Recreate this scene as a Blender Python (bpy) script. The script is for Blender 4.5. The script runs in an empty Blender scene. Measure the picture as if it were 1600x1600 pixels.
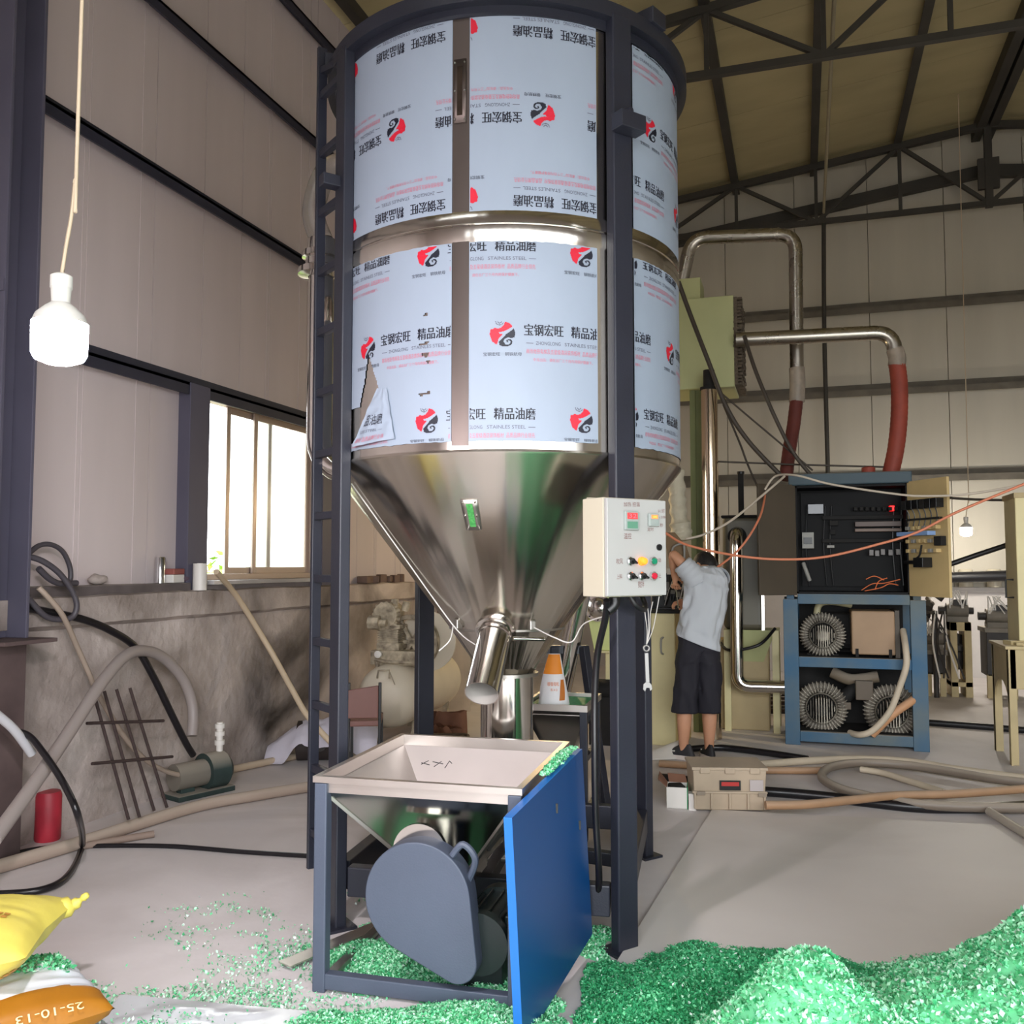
import bpy, bmesh, math, random
import numpy as np
from mathutils import Vector, Matrix, noise
from mathutils.geometry import intersect_point_line

SC = bpy.context.scene
COL = SC.collection
random.seed(4)
R = math.radians
# ------------------------------------------------------------------ camera
F = 1420.0                     # focal length in pixels of the 1600 px frame
PSI = R(17.6)                  # camera heading, left of the long axis of the hall
PITCH = math.atan(85 / F)
EYE = 1.5
cam_d = bpy.data.cameras.new('camera')
cam_d.sensor_width = 36.0
cam_d.lens = 36.0 * F / 1600.0
cam_d.clip_start = 0.05
cam = bpy.data.objects.new('camera', cam_d)
COL.objects.link(cam)
cam.location = (0, 0, EYE)
cam.rotation_euler = (math.pi / 2 + PITCH, 0, PSI)
SC.camera = cam
# ------------------------------------------------------------------ world
W = bpy.data.worlds.new('world')
SC.world = W
W.use_nodes = True
bg = W.node_tree.nodes['Background']
bg.inputs[0].default_value = (0.93, 0.97, 1.0, 1)
bg.inputs[1].default_value = 6.0
SC.view_settings.view_transform = 'Standard'
SC.view_settings.look = 'None'
SC.view_settings.gamma = 1
SC.view_settings.use_curve_mapping = False
SC.view_settings.exposure = 0.62
SC.cycles.use_denoising = True
SC.cycles.max_bounces = 10
SC.cycles.diffuse_bounces = 5
SC.cycles.glossy_bounces = 4
SC.cycles.transmission_bounces = 6
SC.cycles.caustics_reflective = False
SC.cycles.caustics_refractive = False
SC.cycles.sample_clamp_indirect = 8
# the open roller door behind the camera and the window: sampling portals for the sky
def portal(name, loc, rot, sx, sy):
    l = bpy.data.lights.new(name, 'AREA')
    l.shape = 'RECTANGLE'; l.size = sx; l.size_y = sy
    l.cycles.is_portal = True
    o = bpy.data.objects.new(name, l); COL.objects.link(o)
    o.location = loc; o.rotation_euler = rot
portal('door_portal', (2.65, -0.97, 1.8), (R(90), 0, R(0)), 7.9, 3.6)
# ------------------------------------------------------------------ pixel and frame helpers
cp, sp = math.cos(PITCH), math.sin(PITCH)
cs, sn = math.cos(PSI), math.sin(PSI)
def C(x, d, z=0.0):
    """x to the right, d ahead along the camera heading -> world"""
    return Vector((x * cs - d * sn, x * sn + d * cs, z))
def ray(px, py):
    u, v = (px - 800) / F, (800 - py) / F
    return u, cp - v * sp, sp + v * cp          # right, ahead, up
def pc(px, py, d):
    u, a, w = ray(px, py); k = d / a
    return Vector((u * k, d, EYE + w * k))      # in the camera-aligned frame
def pz(px, py, z=0.0):
    u, a, w = ray(px, py); k = (z - EYE) / w
    return Vector((u * k, a * k, z))
def at(px, py, d): return C(*pc(px, py, d))
def atz(px, py, z=0.0): return C(*pz(px, py, z))
def _pl(px, py, ax, val):
    u, a, w = ray(px, py); r = C(u, a); k = val / r[ax]
    return Vector((r[0] * k, r[1] * k, EYE + w * k))
def atx(px, py, X): return _pl(px, py, 0, X)
def aty(px, py, Y): return _pl(px, py, 1, Y)
# ------------------------------------------------------------------ materials
def lin(c):
    return tuple(((x / 255) / 12.92 if x / 255 <= 0.04045 else ((x / 255 + 0.055) / 1.055) ** 2.4) for x in c)
def mat(name, col, rough=0.6, metal=0.0, var=0.0, vscale=6.0, col2=None, bump=0.0, bscale=40.0, spec=0.5,
        stretch=None, trans=0.0, emit=None, estr=0.0, aniso=0.0, coat=0.0, alpha=1.0, dust=0.0, rvar=0.0):
    m = bpy.data.materials.new(name); m.use_nodes = True
    nt = m.node_tree; N = nt.nodes; b = N['Principled BSDF']
    c = (*lin(col), 1)
    b.inputs['Base Color'].default_value = c
    b.inputs['Roughness'].default_value = rough
    b.inputs['Metallic'].default_value = metal
    b.inputs['Specular IOR Level'].default_value = spec
    if trans: b.inputs['Transmission Weight'].default_value = trans
    if aniso: b.inputs['Anisotropic'].default_value = aniso
    if coat: b.inputs['Coat Weight'].default_value = coat
    if alpha < 1: b.inputs['Alpha'].default_value = alpha
    if emit:
        b.inputs['Emission Color'].default_value = (*lin(emit), 1); b.inputs['Emission Strength'].default_value = estr
    tc = None
    def coords(scale):
        nonlocal tc
        if tc is None: tc = N.new('ShaderNodeTexCoord')
        mp = N.new('ShaderNodeMapping'); nt.links.new(tc.outputs['Object'], mp.inputs[0])
        s = stretch or (1, 1, 1)
        mp.inputs['Scale'].default_value = (s[0] * scale, s[1] * scale, s[2] * scale)
        return mp.outputs[0]
    def noi(scale, detail=5):
        n = N.new('ShaderNodeTexNoise'); n.inputs['Scale'].default_value = 1.0; n.inputs['Detail'].default_value = detail
        nt.links.new(coords(scale), n.inputs['Vector']); return n.outputs['Fac']
    last = None
    if var > 0 or col2:
        f = noi(vscale)
        rp = N.new('ShaderNodeValToRGB'); nt.links.new(f, rp.inputs[0])
        rp.color_ramp.elements[0].position = 0.32; rp.color_ramp.elements[1].position = 0.68
        c2 = (*lin(col2), 1) if col2 else tuple(max(0, min(1, x * (1 + var))) for x in c[:3]) + (1,)
        c1 = c if col2 else tuple(x * (1 - var) for x in c[:3]) + (1,)
        rp.color_ramp.elements[0].color = c1; rp.color_ramp.elements[1].color = c2
        last = rp.outputs[0]; nt.links.new(last, b.inputs['Base Color'])
    if dust > 0:                                   # pale dust that settles on faces turned up
        g = N.new('ShaderNodeNewGeometry'); sx = N.new('ShaderNodeSeparateXYZ'); nt.links.new(g.outputs['Normal'], sx.inputs[0])
        mr = N.new('ShaderNodeMapRange'); mr.inputs[1].default_value = 0.2; mr.inputs[2].default_value = 0.9; mr.inputs[4].default_value = dust
        nt.links.new(sx.outputs['Z'], mr.inputs[0])
        mx = N.new('ShaderNodeMix'); mx.data_type = 'RGBA'
        nt.links.new(mr.outputs[0], mx.inputs['Factor'])
        if last: nt.links.new(last, mx.inputs['A'])
        else: mx.inputs['A'].default_value = c
        mx.inputs['B'].default_value = (*lin((196, 186, 172)), 1)
        nt.links.new(mx.outputs['Result'], b.inputs['Base Color'])
    if rvar > 0:
        f = noi(vscale * 1.7)
        mr = N.new('ShaderNodeMapRange'); mr.inputs[3].default_value = max(0.02, rough - rvar); mr.inputs[4].default_value = rough + rvar
        nt.links.new(f, mr.inputs[0]); nt.links.new(mr.outputs[0], b.inputs['Roughness'])
    if bump > 0:
        f = noi(bscale, 6)
        bp = N.new('ShaderNodeBump'); bp.inputs['Strength'].default_value = 1.0; bp.inputs['Distance'].default_value = bump
        nt.links.new(f, bp.inputs['Height']); nt.links.new(bp.outputs[0], b.inputs['Normal'])
    return m
# ------------------------------------------------------------------ mesh builder
def V(*a): return Vector(a if len(a) > 1 else a[0])
class MB:
    def __init__(s): s.v = []; s.f = []; s.m = []
    def add(s, vs, fs, mi=0):
        o = len(s.v); s.v += [tuple(v) for v in vs]
        s.f += [tuple(i + o for i in f) for f in fs]; s.m += [mi] * len(fs); return s
    def box(s, c, sz, rot=None, mi=0):
        c = V(c); h = [x / 2 for x in sz]
        M = Matrix.Rotation(rot, 3, 'Z') if isinstance(rot, (int, float)) else rot
        vs = []
        for x, y, z in ((-1,-1,-1),(1,-1,-1),(1,1,-1),(-1,1,-1),(-1,-1,1),(1,-1,1),(1,1,1),(-1,1,1)):
            p = V(x * h[0], y * h[1], z * h[2]); vs.append(c + (M @ p if M else p))
        return s.add(vs, [(0,3,2,1),(4,5,6,7),(0,1,5,4),(1,2,6,5),(2,3,7,6),(3,0,4,7)], mi)
    def bb(s, a, b, mi=0):
        return s.box([(p + q) / 2 for p, q in zip(a, b)], [abs(q - p) for p, q in zip(a, b)], None, mi)
    def bar(s, p, q, w, h, up=(0, 0, 1), mi=0):
        p, q = V(p), V(q); y = (q - p); L = y.length; y.normalize(); u = V(up)
        x = y.cross(u)
        if x.length < 1e-4: x = y.cross(V(1, 0, 0))
        x.normalize(); z = x.cross(y)
        return s.box((p + q) / 2, (w, L, h), Matrix((x, y, z)).transposed(), mi)
    def tube(s, pts, r, n=8, mi=0, caps=True, closed=False):
        pts = [V(p) for p in pts]; m = len(pts)
        rs = r if isinstance(r, (list, tuple)) else [r] * m
        T = []
        for i in range(m):
            a = pts[(i - 1) % m] if (closed or i > 0) else pts[i]; b = pts[(i + 1) % m] if (closed or i < m - 1) else pts[i]
            T.append((b - a).normalized() if (b - a).length > 1e-9 else V(0, 0, 1))
        u = T[0].orthogonal().normalized(); vs = []
        for i in range(m):
            u = (u - T[i] * u.dot(T[i]))
            u = u.normalized() if u.length > 1e-6 else T[i].orthogonal().normalized()
            w = T[i].cross(u)
            for k in range(n):
                a = 2 * math.pi * k / n
                vs.append(pts[i] + (u * math.cos(a) + w * math.sin(a)) * rs[i])
        fs = []
        for i in range(m if closed else m - 1):
            for k in range(n):
                j = (i + 1) % m; l = (k + 1) % n
                fs.append((i * n + k, i * n + l, j * n + l, j * n + k))
        if caps and not closed:
            fs.append(tuple(range(n - 1, -1, -1))); fs.append(tuple((m - 1) * n + k for k in range(n)))
        return s.add(vs, fs, mi)
    def cyl(s, p, q, r, r2=None, n=20, mi=0, caps=True):
        return s.tube([p, q], [r, r if r2 is None else r2], n, mi, caps)
    def lathe(s, prof, n=48, M=None, mi=0, a0=0.0, a1=2 * math.pi):
        full = abs(a1 - a0 - 2 * math.pi) < 1e-6; cnt = n if full else n + 1
        vs = []; m = len(prof)
        for k in range(cnt):
            a = a0 + (a1 - a0) * k / n
            for r, z in prof:
                p = V(r * math.sin(a), -r * math.cos(a), z); vs.append(M @ p if M else p)
        fs = []
        for k in range(n):
            l = (k + 1) % cnt
            for i in range(m - 1): fs.append((k * m + i, l * m + i, l * m + i + 1, k * m + i + 1))
        return s.add(vs, fs, mi)
    def prism(s, poly, z0, z1, M=None, mi=0):
        n = len(poly)
        vs = [V(x, y, z0) for x, y in poly] + [V(x, y, z1) for x, y in poly]
        if M: vs = [M @ v for v in vs]
        fs = [tuple(range(n - 1, -1, -1)), tuple(range(n, 2 * n))] + [(i, (i + 1) % n, n + (i + 1) % n, n + i) for i in range(n)]
        return s.add(vs, fs, mi)
    def ball(s, c, r, nu=16, nv=10, M=None, mi=0):
        r = r if isinstance(r, (list, tuple)) else (r, r, r); c = V(c)
        vs = [V(0, 0, 1)]
        for j in range(1, nv):
            t = math.pi * j / nv
            for i in range(nu):
                a = 2 * math.pi * i / nu; vs.append(V(math.sin(t) * math.cos(a), math.sin(t) * math.sin(a), math.cos(t)))
        vs.append(V(0, 0, -1))
        vs = [V(p.x * r[0], p.y * r[1], p.z * r[2]) for p in vs]
        vs = [c + (M @ p if M else p) for p in vs]
        fs = [(0, 1 + i, 1 + (i + 1) % nu) for i in range(nu)]
        for j in range(nv - 2):
            for i in range(nu):
                a = 1 + j * nu + i; b = 1 + j * nu + (i + 1) % nu
                fs.append((a, a + nu, b + nu, b))
        e = len(vs) - 1; o = 1 + (nv - 2) * nu
        fs += [(e, o + (i + 1) % nu, o + i) for i in range(nu)]
        return s.add(vs, fs, mi)
    def grid(s, fn, nu, nv, mi=0):
        vs = [fn(i / nu, j / nv) for j in range(nv + 1) for i in range(nu + 1)]
        fs = [(j * (nu + 1) + i, j * (nu + 1) + i + 1, (j + 1) * (nu + 1) + i + 1, (j + 1) * (nu + 1) + i) for j in range(nv) for i in range(nu)]
        return s.add(vs, fs, mi)
    def build(s, name, mats, parent=None, smooth=38, bevel=0.0, seg=2, loc=None, rot=None, solid=0.0, sub=0, flip=True):
        me = bpy.data.meshes.new(name); me.from_pydata(s.v, [], s.f)
        for m in (mats if isinstance(mats, (list, tuple)) else [mats]): me.materials.append(m)
        if any(s.m): me.polygons.foreach_set('material_index', s.m)
        if flip:
            bm = bmesh.new(); bm.from_mesh(me); bmesh.ops.recalc_face_normals(bm, faces=bm.faces[:]); bm.to_mesh(me); bm.free()
        if smooth:
            me.shade_smooth(); me.set_sharp_from_angle(angle=R(smooth))
        me.update()
        o = bpy.data.objects.new(name, me); COL.objects.link(o)
        if parent: o.parent = parent
        if loc is not None: o.location = loc
        if rot is not None: o.rotation_euler = rot
        if solid: 
            md = o.modifiers.new('thickness', 'SOLIDIFY'); md.thickness = solid; md.offset = 0
        if bevel:
            md = o.modifiers.new('edges', 'BEVEL'); md.width = bevel; md.segments = seg; md.limit_method = 'ANGLE'; md.angle_limit = R(40)
        if sub:
            md = o.modifiers.new('smooth', 'SUBSURF'); md.levels = sub; md.render_levels = sub
        return o
def tag(o, label=None, cat=None, group=None, kind=None):
    if label: o['label'] = label
    if cat: o['category'] = cat
    if group: o['group'] = group
    if kind: o['kind'] = kind
    return o
def thing(name, label, cat, x=0, d=0, z=0, rot=0.0, group=None, world=None):
    """an Empty at the base; children are built in its own frame (x right, y ahead of the camera heading unless rot turns it)"""
    o = bpy.data.objects.new(name, None); COL.objects.link(o)
    o.location = world if world is not None else C(x, d, z)
    o.rotation_euler = (0, 0, PSI + rot if world is None else rot)
    o.empty_display_size = 0.1
    return tag(o, label, cat, group)
def struct(name, world=(0, 0, 0)):
    o = bpy.data.objects.new(name, None); COL.objects.link(o); o.location = world; o['kind'] = 'structure'; return o
def copy_tree(o, parent=None):
    c = o.copy(); COL.objects.link(c)
    if parent: c.parent = parent
    for ch in o.children: copy_tree(ch, c)
    return c
def spline(pts, n=8, closed=False):
    P = [V(p) for p in pts]; out = []; m = len(P)
    for i in range(m if closed else m - 1):
        if closed: a, b, c, d = P[(i - 1) % m], P[i], P[(i + 1) % m], P[(i + 2) % m]
        else: a, b, c, d = P[max(i - 1, 0)], P[i], P[i + 1], P[min(i + 2, m - 1)]
        for k in range(n):
            t = k / n
            out.append(0.5 * ((2 * b) + (c - a) * t + (2 * a - 5 * b + 4 * c - d) * t * t + (3 * b - a - 3 * c + d) * t ** 3))
    if not closed: out.append(P[-1])
    return out
def hose(name, label, cat, pts, r, m, n=8, seg=8, group=None):
    """a cable or hose through world points: one mesh, its origin on its first point"""
    P = spline(pts, seg); o0 = P[0].copy()
    o = MB().tube([p - o0 for p in P], r, n).build(name, m, None, 60, loc=o0)
    return tag(o, label, cat, group)
# text as flat mesh data (the font that ships with Blender), cached
_TX = {}
def text_tris(s):
    if s not in _TX:
        cu = bpy.data.curves.new('lettering', 'FONT'); cu.body = s; cu.size = 1.0; cu.resolution_u = 3
        ob = bpy.data.objects.new('lettering', cu); COL.objects.link(ob)
        dg = bpy.context.evaluated_depsgraph_get(); me = ob.evaluated_get(dg).to_mesh()
        me.calc_loop_triangles()
        vs = [(v.co.x, v.co.y) for v in me.vertices]; ts = [tuple(t.vertices) for t in me.loop_triangles]
        ob.evaluated_get(dg).to_mesh_clear(); bpy.data.objects.remove(ob); bpy.data.curves.remove(cu)
        if vs:
            x0 = min(v[0] for v in vs); x1 = max(v[0] for v in vs); y0 = min(v[1] for v in vs); y1 = max(v[1] for v in vs)
        else: x0 = y0 = 0; x1 = y1 = 1
        _TX[s] = ([(a - x0, b - y0) for a, b in vs], ts, x1 - x0, y1 - y0)
    return _TX[s]
def put_text(mb, s, fn, x, y, w, h, mi=0, ang=0.0):
    """text s stretched to w x h, its lower left corner at x, y (turned by ang about it); fn maps flat to 3-D"""
    vs, ts, tw, th = text_tris(s)
    ca, sa = math.cos(ang), math.sin(ang); out = []
    for a, b in vs:
        a = a / tw * w; b = b / th * h
        out.append(fn(x + a * ca - b * sa, y + a * sa + b * ca))
    mb.add(out, ts, mi)
# ------------------------------------------------------------------ shared materials
M_clad = mat('wall_cladding', (204, 192, 192), 0.55, var=0.05, vscale=0.9, stretch=(1, 3, 0.35), bump=0.0006, bscale=3)
M_cladb = mat('back_cladding', (192, 186, 172), 0.55, var=0.06, vscale=0.8, stretch=(3, 1, 0.3), bump=0.0006, bscale=3)
M_roof = mat('roof_panel', (172, 160, 122), 0.7, var=0.08, vscale=0.9, stretch=(1, 3, 1))
M_steel = mat('painted_steel', (46, 47, 62), 0.5, var=0.12, vscale=3)
M_steelb = mat('dark_truss_steel', (58, 55, 50), 0.6, var=0.15, vscale=3)
M_post = mat('column_paint', (84, 82, 98), 0.55, var=0.1, vscale=2)
M_rusty = mat('rusty_column_steel', (72, 58, 58), 0.75, var=0.25, vscale=4, col2=(96, 80, 78))
M_black = mat('black_rubber', (24, 23, 26), 0.45)
M_blackg = mat('black_glossy_hose', (22, 20, 24), 0.3)
M_white = mat('white_plastic', (226, 222, 216), 0.4)
M_alu = mat('window_aluminium', (176, 160, 148), 0.4, 0.6)
def conc(name, a, b, c, sc, rough=0.8, bump=0.004):
    m = bpy.data.materials.new(name); m.use_nodes = True; nt = m.node_tree; N = nt.nodes; bs = N['Principled BSDF']
    tc = N.new('ShaderNodeTexCoord')
    def noi(s, det=8, dist=0.0):
        n = N.new('ShaderNodeTexNoise'); n.inputs['Scale'].default_value = s; n.inputs['Detail'].default_value = det
        n.inputs['Distortion'].default_value = dist; nt.links.new(tc.outputs['Object'], n.inputs['Vector']); return n.outputs['Fac']
    r1 = N.new('ShaderNodeValToRGB'); nt.links.new(noi(sc, 9, 0.6), r1.inputs[0])
    e = r1.color_ramp.elements; e[0].position = 0.3; e[1].position = 0.7
    e[0].color = (*lin(a), 1); e[1].color = (*lin(b), 1)
    r2 = N.new('ShaderNodeValToRGB'); nt.links.new(noi(sc * 0.45, 7, 1.2), r2.inputs[0])
    e = r2.color_ramp.elements; e[0].position = 0.5; e[1].position = 0.72
    e[0].color = (0, 0, 0, 1); e[1].color = (1, 1, 1, 1)
    mx = N.new('ShaderNodeMix'); mx.data_type = 'RGBA'; nt.links.new(r2.outputs[0], mx.inputs['Factor'])
    nt.links.new(r1.outputs[0], mx.inputs['A']); mx.inputs['B'].default_value = (*lin(c), 1)
    nt.links.new(mx.outputs['Result'], bs.inputs['Base Color']); bs.inputs['Roughness'].default_value = rough
    bp = N.new('ShaderNodeBump'); bp.inputs['Distance'].default_value = bump; nt.links.new(noi(sc * 9, 8), bp.inputs['Height'])
    nt.links.new(bp.outputs[0], bs.inputs['Normal']); return m
M_floor = conc('worn_concrete_floor', (204, 198, 197), (226, 220, 220), (186, 178, 174), 1.3, 0.62, 0.002)
M_slab = conc('smooth_concrete_slab', (212, 206, 201), (224, 219, 215), (194, 187, 182), 0.7, 0.55, 0.001)
M_dado = conc('stained_plaster', (128, 116, 108), (206, 194, 188), (62, 55, 51), 1.5, 0.85, 0.018)
M_dadow = conc('pale_plaster', (188, 184, 182), (214, 210, 208), (150, 144, 140), 0.9, 0.8, 0.006)
M_ground = mat('yard_ground', (150, 146, 138), 0.9, var=0.1)

# ------------------------------------------------------------------ the hall
XL, YB, XR, YF = -4.0, 13.7, 9.0, -1.0          # inner faces
RX, RZ, EZ = 2.5, 7.5, 6.68                      # ridge and eaves
def roof_z(x): return RZ - (RZ - EZ) / (RX - XL) * abs(x - RX)
fl = MB().bb((XL - 0.3, YF, -0.2), (XR + 0.3, YB + 0.3, 0)).build('floor', M_floor, smooth=0); fl['kind'] = 'structure'
# newer slab on the right: its edge runs past the right post
e0, e1 = atz(930, 1560), atz(1112, 1268)
e2 = atz(1700, 1300)
poly = [(e0.x, e0.y), (e1.x, e1.y), (e2.x, e2.y), (e2.x + 0.5, e0.y - 1.5), (e0.x + 0.4, e0.y - 1.5)]
ctr = V(sum(p[0] for p in poly) / 5, sum(p[1] for p in poly) / 5, 0)
sl = MB().prism([(p[0] - ctr.x, p[1] - ctr.y) for p in poly], 0.0, 0.014).build('floor_slab', M_slab, smooth=0, bevel=0.004, loc=ctr)
sl['kind'] = 'structure'
gr = MB().bb((-40, -40, -0.35), (40, 50, -0.22)).build('ground', M_ground, smooth=0); gr['kind'] = 'structure'
# left wall: rendered masonry below, cladding above, girts inside
WY0, WY1, WZ0, WZ1 = 5.53, 7.12, 1.40, 2.76
wl = struct('wall_left', (XL, 0, 0))
LZ = 1.30
def wgrid(u, v, y0=YF, y1=YB, z1=LZ):
    y = y0 + (y1 - y0) * u; z = z1 * v
    n = noise.fractal(V(y * 1.7, z * 2.2, 3.1), 1.0, 2.0, 5)
    low = max(0, 1 - z / 0.55)
    return V(-0.012 + 0.012 * n - 0.05 * low * max(0, noise.noise(V(y * 3.1, z * 4, 0.5))), y, z)
MB().grid(wgrid, 340, 34).build('masonry', M_dado, wl, 60)
MB().bb((-0.3, YF, 0), (-0.06, YB, LZ)).build('masonry_core', M_dado, wl, 0)
def ledge_pt(u, v):
    y = YF + (YB - YF) * u; a = v * 4
    prof = [(-0.13, 1.30), (0.0, 1.335), (0.05, 1.325), (0.05, 1.17), (-0.02, 1.14)]
    i = min(int(a), 3); t = a - i
    x = prof[i][0] * (1 - t) + prof[i + 1][0] * t; z = prof[i][1] * (1 - t) + prof[i + 1][1] * t
    w = 0.010 * noise.fractal(V(y * 2.6, z * 5, 9), 1, 2, 4)
    return V(x + w * (1 if v > 0.1 else 0), y, z + w)
MB().grid(ledge_pt, 260, 12).build('ledge', M_dado, wl, 60)
MB().bb((-0.12, YF, LZ), (0.015, 5.29, LZ + 0.088)).build('base_channel', mat('dirty_base_channel', (92, 84, 84), 0.7, var=0.2, vscale=8, dust=0.25), wl, 0, bevel=0.006)
XC = -0.12                                        # cladding face, behind the masonry
y = YF
while y < YB - 0.01:
    y2 = min(y + 1.0, YB)
    segs = [(y, y2, LZ - 0.05, EZ + 0.05)]
    if y2 > WY0 and y < WY1:
        segs = []
        if y < WY0: segs.append((y, WY0, LZ - 0.05, EZ + 0.05))
        if y2 > WY1: segs.append((WY1, y2, LZ - 0.05, EZ + 0.05))
        a, b = max(y, WY0), min(y2, WY1)
        segs += [(a, b, WZ1, EZ + 0.05), (a, b, LZ - 0.05, WZ0)]
    for a, b, z0, z1 in segs:
        mb = MB().bb((XC - 0.07, a + 0.004, z0), (XC, b - 0.004, z1))
        if b - a > 0.7:
            for k in (0.36, 0.40, 0.86): mb.bb((XC, a + k, z0), (XC + 0.004, a + k + 0.03, z1))
        mb.build('panel', M_clad, wl, 0)
    y = y2
MB().bb((XC - 0.075, YF, LZ), (XC - 0.07, WY0, EZ)).bb((XC - 0.075, WY1, LZ), (XC - 0.07, YB + 0.2, EZ)).bb((XC - 0.075, WY0, WZ1), (XC - 0.07, WY1, EZ)).build('backing', M_clad, wl, 0)
for z in (2.78, 4.15, 5.30, 6.3):
    mb = MB()
    y0 = YF if z > 2.8 else 4.2
    mb.bb((XC, y0, z - 0.02), (XC + 0.09, YB, z + 0.0)).bb((XC + 0.075, y0, z - 0.085), (XC + 0.09, YB, z + 0.0)).bb((XC, y0, z + 0.0), (XC + 0.012, YB, z + 0.07))
    mb.build('girt', M_steel, wl, 0)
for yy, z0, z1 in ((WY0 - 0.24, LZ - 0.02, 2.78), (WY1 + 0.02, LZ - 0.02, 2.78)):
    MB().bb((XC, yy, z0), (XC + 0.1, yy + 0.22, z1)).build('window_jamb', M_post, wl, 0, bevel=0.004)
# window 1
w1 = struct('window_1', (XL + XC, 0, 0))
FR = lambda y0, y1, z0, z1, x0, x1, t, nm, m=M_alu, p=w1: MB().bb((x0, y0, z0), (x1, y0 + t, z1)).bb((x0, y1 - t, z0), (x1, y1, z1)).bb((x0, y0 + t, z1 - t), (x1, y1 - t, z1)).bb((x0, y0 + t, z0), (x1, y1 - t, z0 + t)).build(nm, m, p, 0, bevel=0.003)
FR(WY0, WY1, WZ0, WZ1, -0.07, 0.03, 0.045, 'window_frame')
M_pane = mat('window_glass', (240, 246, 244), 0.05, trans=1.0, spec=0.3)
M_panef = mat('dusty_window_glass', (236, 234, 222), 0.35, trans=0.9, spec=0.3)
ya = WY0 + 0.36
for (a, b, x0, g) in ((ya, ya + 0.62, -0.022, M_pane), (ya + 0.33, WY1 - 0.045, 0.0, M_panef)):
    s = FR(a, b, WZ0 + 0.045, WZ1 - 0.045, x0 - 0.02, x0, 0.05, 'sash')
    MB().bb((x0 - 0.012, a + 0.05, WZ0 + 0.095), (x0 - 0.008, b - 0.05, WZ1 - 0.095)).build('pane', g, s, 0)
MB().bb((-0.07, WY0 - 0.02, WZ0 - 0.03), (0.16, WY1 + 0.02, WZ0)).build('window_sill', M_dadow, w1, 0, bevel=0.004)
# what the open window shows: a low wall and a bush in the yard
gw = MB()
for k in range(9):
    gw.box((0, k * 0.42 - 1.6, 0.80 + 0.02 * math.sin(k * 3)), (0.3, 0.41, 1.62 + 0.1 * (k % 2)))
gw = gw.build('yard_wall', mat('yard_wall_stone', (170, 150, 130), 0.9, var=0.2), None, 0, bevel=0.01, loc=(-8.6, 11.4, 0))
tag(gw, 'low stone yard wall seen through the open window', 'wall', kind='thing')
gw.location.z = -0.22
bu = MB(); rr = random.Random(3)
for k in range(900):
    c = V(max(-.6, min(.6, rr.gauss(0, 0.3))), max(-1, min(1, rr.gauss(0, 0.5))), 0.5 + abs(rr.gauss(0.55, 0.3)))
    a = V(rr.uniform(-1, 1), rr.uniform(-1, 1), rr.uniform(-1, 1)).normalized() * 0.07; b = a.orthogonal().normalized() * 0.035
    bu.add([c - a, c + b, c + a, c - b], [(0, 1, 2, 3)])
for k in range(7): bu.tube([(0, 0, 0), (rr.gauss(0, .2), rr.gauss(0, .3), 0.6), (rr.gauss(0, .3), rr.gauss(0, .5), 1.1)], 0.012, 5)
bu = bu.build('garden_bush', mat('bush_leaf', (128, 168, 50), 0.6, var=0.3, vscale=8), None, 0, loc=(-6.4, 8.95, -0.22))
tag(bu, 'bright green leafy bush growing outside the open window', 'bush')
# back wall
wb = struct('wall_back', (0, YB, 0))
MB().bb((XL - 0.2, 0, 0), (XR + 0.2, 0.2, 1.15)).build('masonry', M_dadow, wb, 0)
MB().bb((XL - 0.25, -0.3, 1.2), (XL - 0.14, 0.3, 7.0)).build('corner_post', M_cladb, wb, 0)
M_girt = mat('dusty_girt', (104, 98, 88), 0.7, var=0.15)
MB().bb((XL - 0.2, -0.05, 1.15), (XR + 0.2, 0.2, 1.22)).build('ledge', M_dadow, wb, 0, bevel=0.01)
x = XL
while x < XR - 0.01:
    z1 = min(roof_z(x), roof_z(x + 1)) + 0.1
    MB().bb((x + 0.004, 0.03, 1.22), (x + 0.996, 0.1, z1)).build('panel', M_cladb, wb, 0, bevel=0.003)
    x += 1.0
MB().bb((XL - 0.1, 0.1, 1.2), (XR + 0.1, 0.16, 7.6)).build('backing', M_cladb, wb, 0)
for z in (2.75, 3.98, 5.16):
    MB().bb((XL, -0.09, z - 0.01), (XR, 0.03, z + 0.01)).bb((XL, -0.1, z - 0.08), (XR, -0.085, z + 0.01)).bb((XL, 0.0, z), (XR, 0.03, z + 0.10)).build('girt', M_girt, wb, 0)
for s in (-1, 1):
    MB().bar((RX, -0.1, 6.93), (RX + s * 6.5, -0.1, 6.93 - 0.82), 0.1, 0.16).build('sloped_bar', M_steelb, wb, 0)  # dark sloped bar across the back wall, parallel to the roof
# right wall, front wall with the open roller door (both out of frame)
wr = MB().bb((XR, YF, 0), (XR + 0.15, YB, EZ + 0.1)).build('wall_right', M_cladb, None, 0); wr['kind'] = 'structure'
wf = struct('wall_front', (0, YF, 0))
MB().bb((XL - 0.2, -0.15, 0), (-1.3, 0, EZ)).bb((6.6, -0.15, 0), (XR + 0.2, 0, EZ)).bb((-1.3, -0.15, 3.6), (6.6, 0, 7.6)).build('cladding', M_clad, wf, 0)
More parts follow.
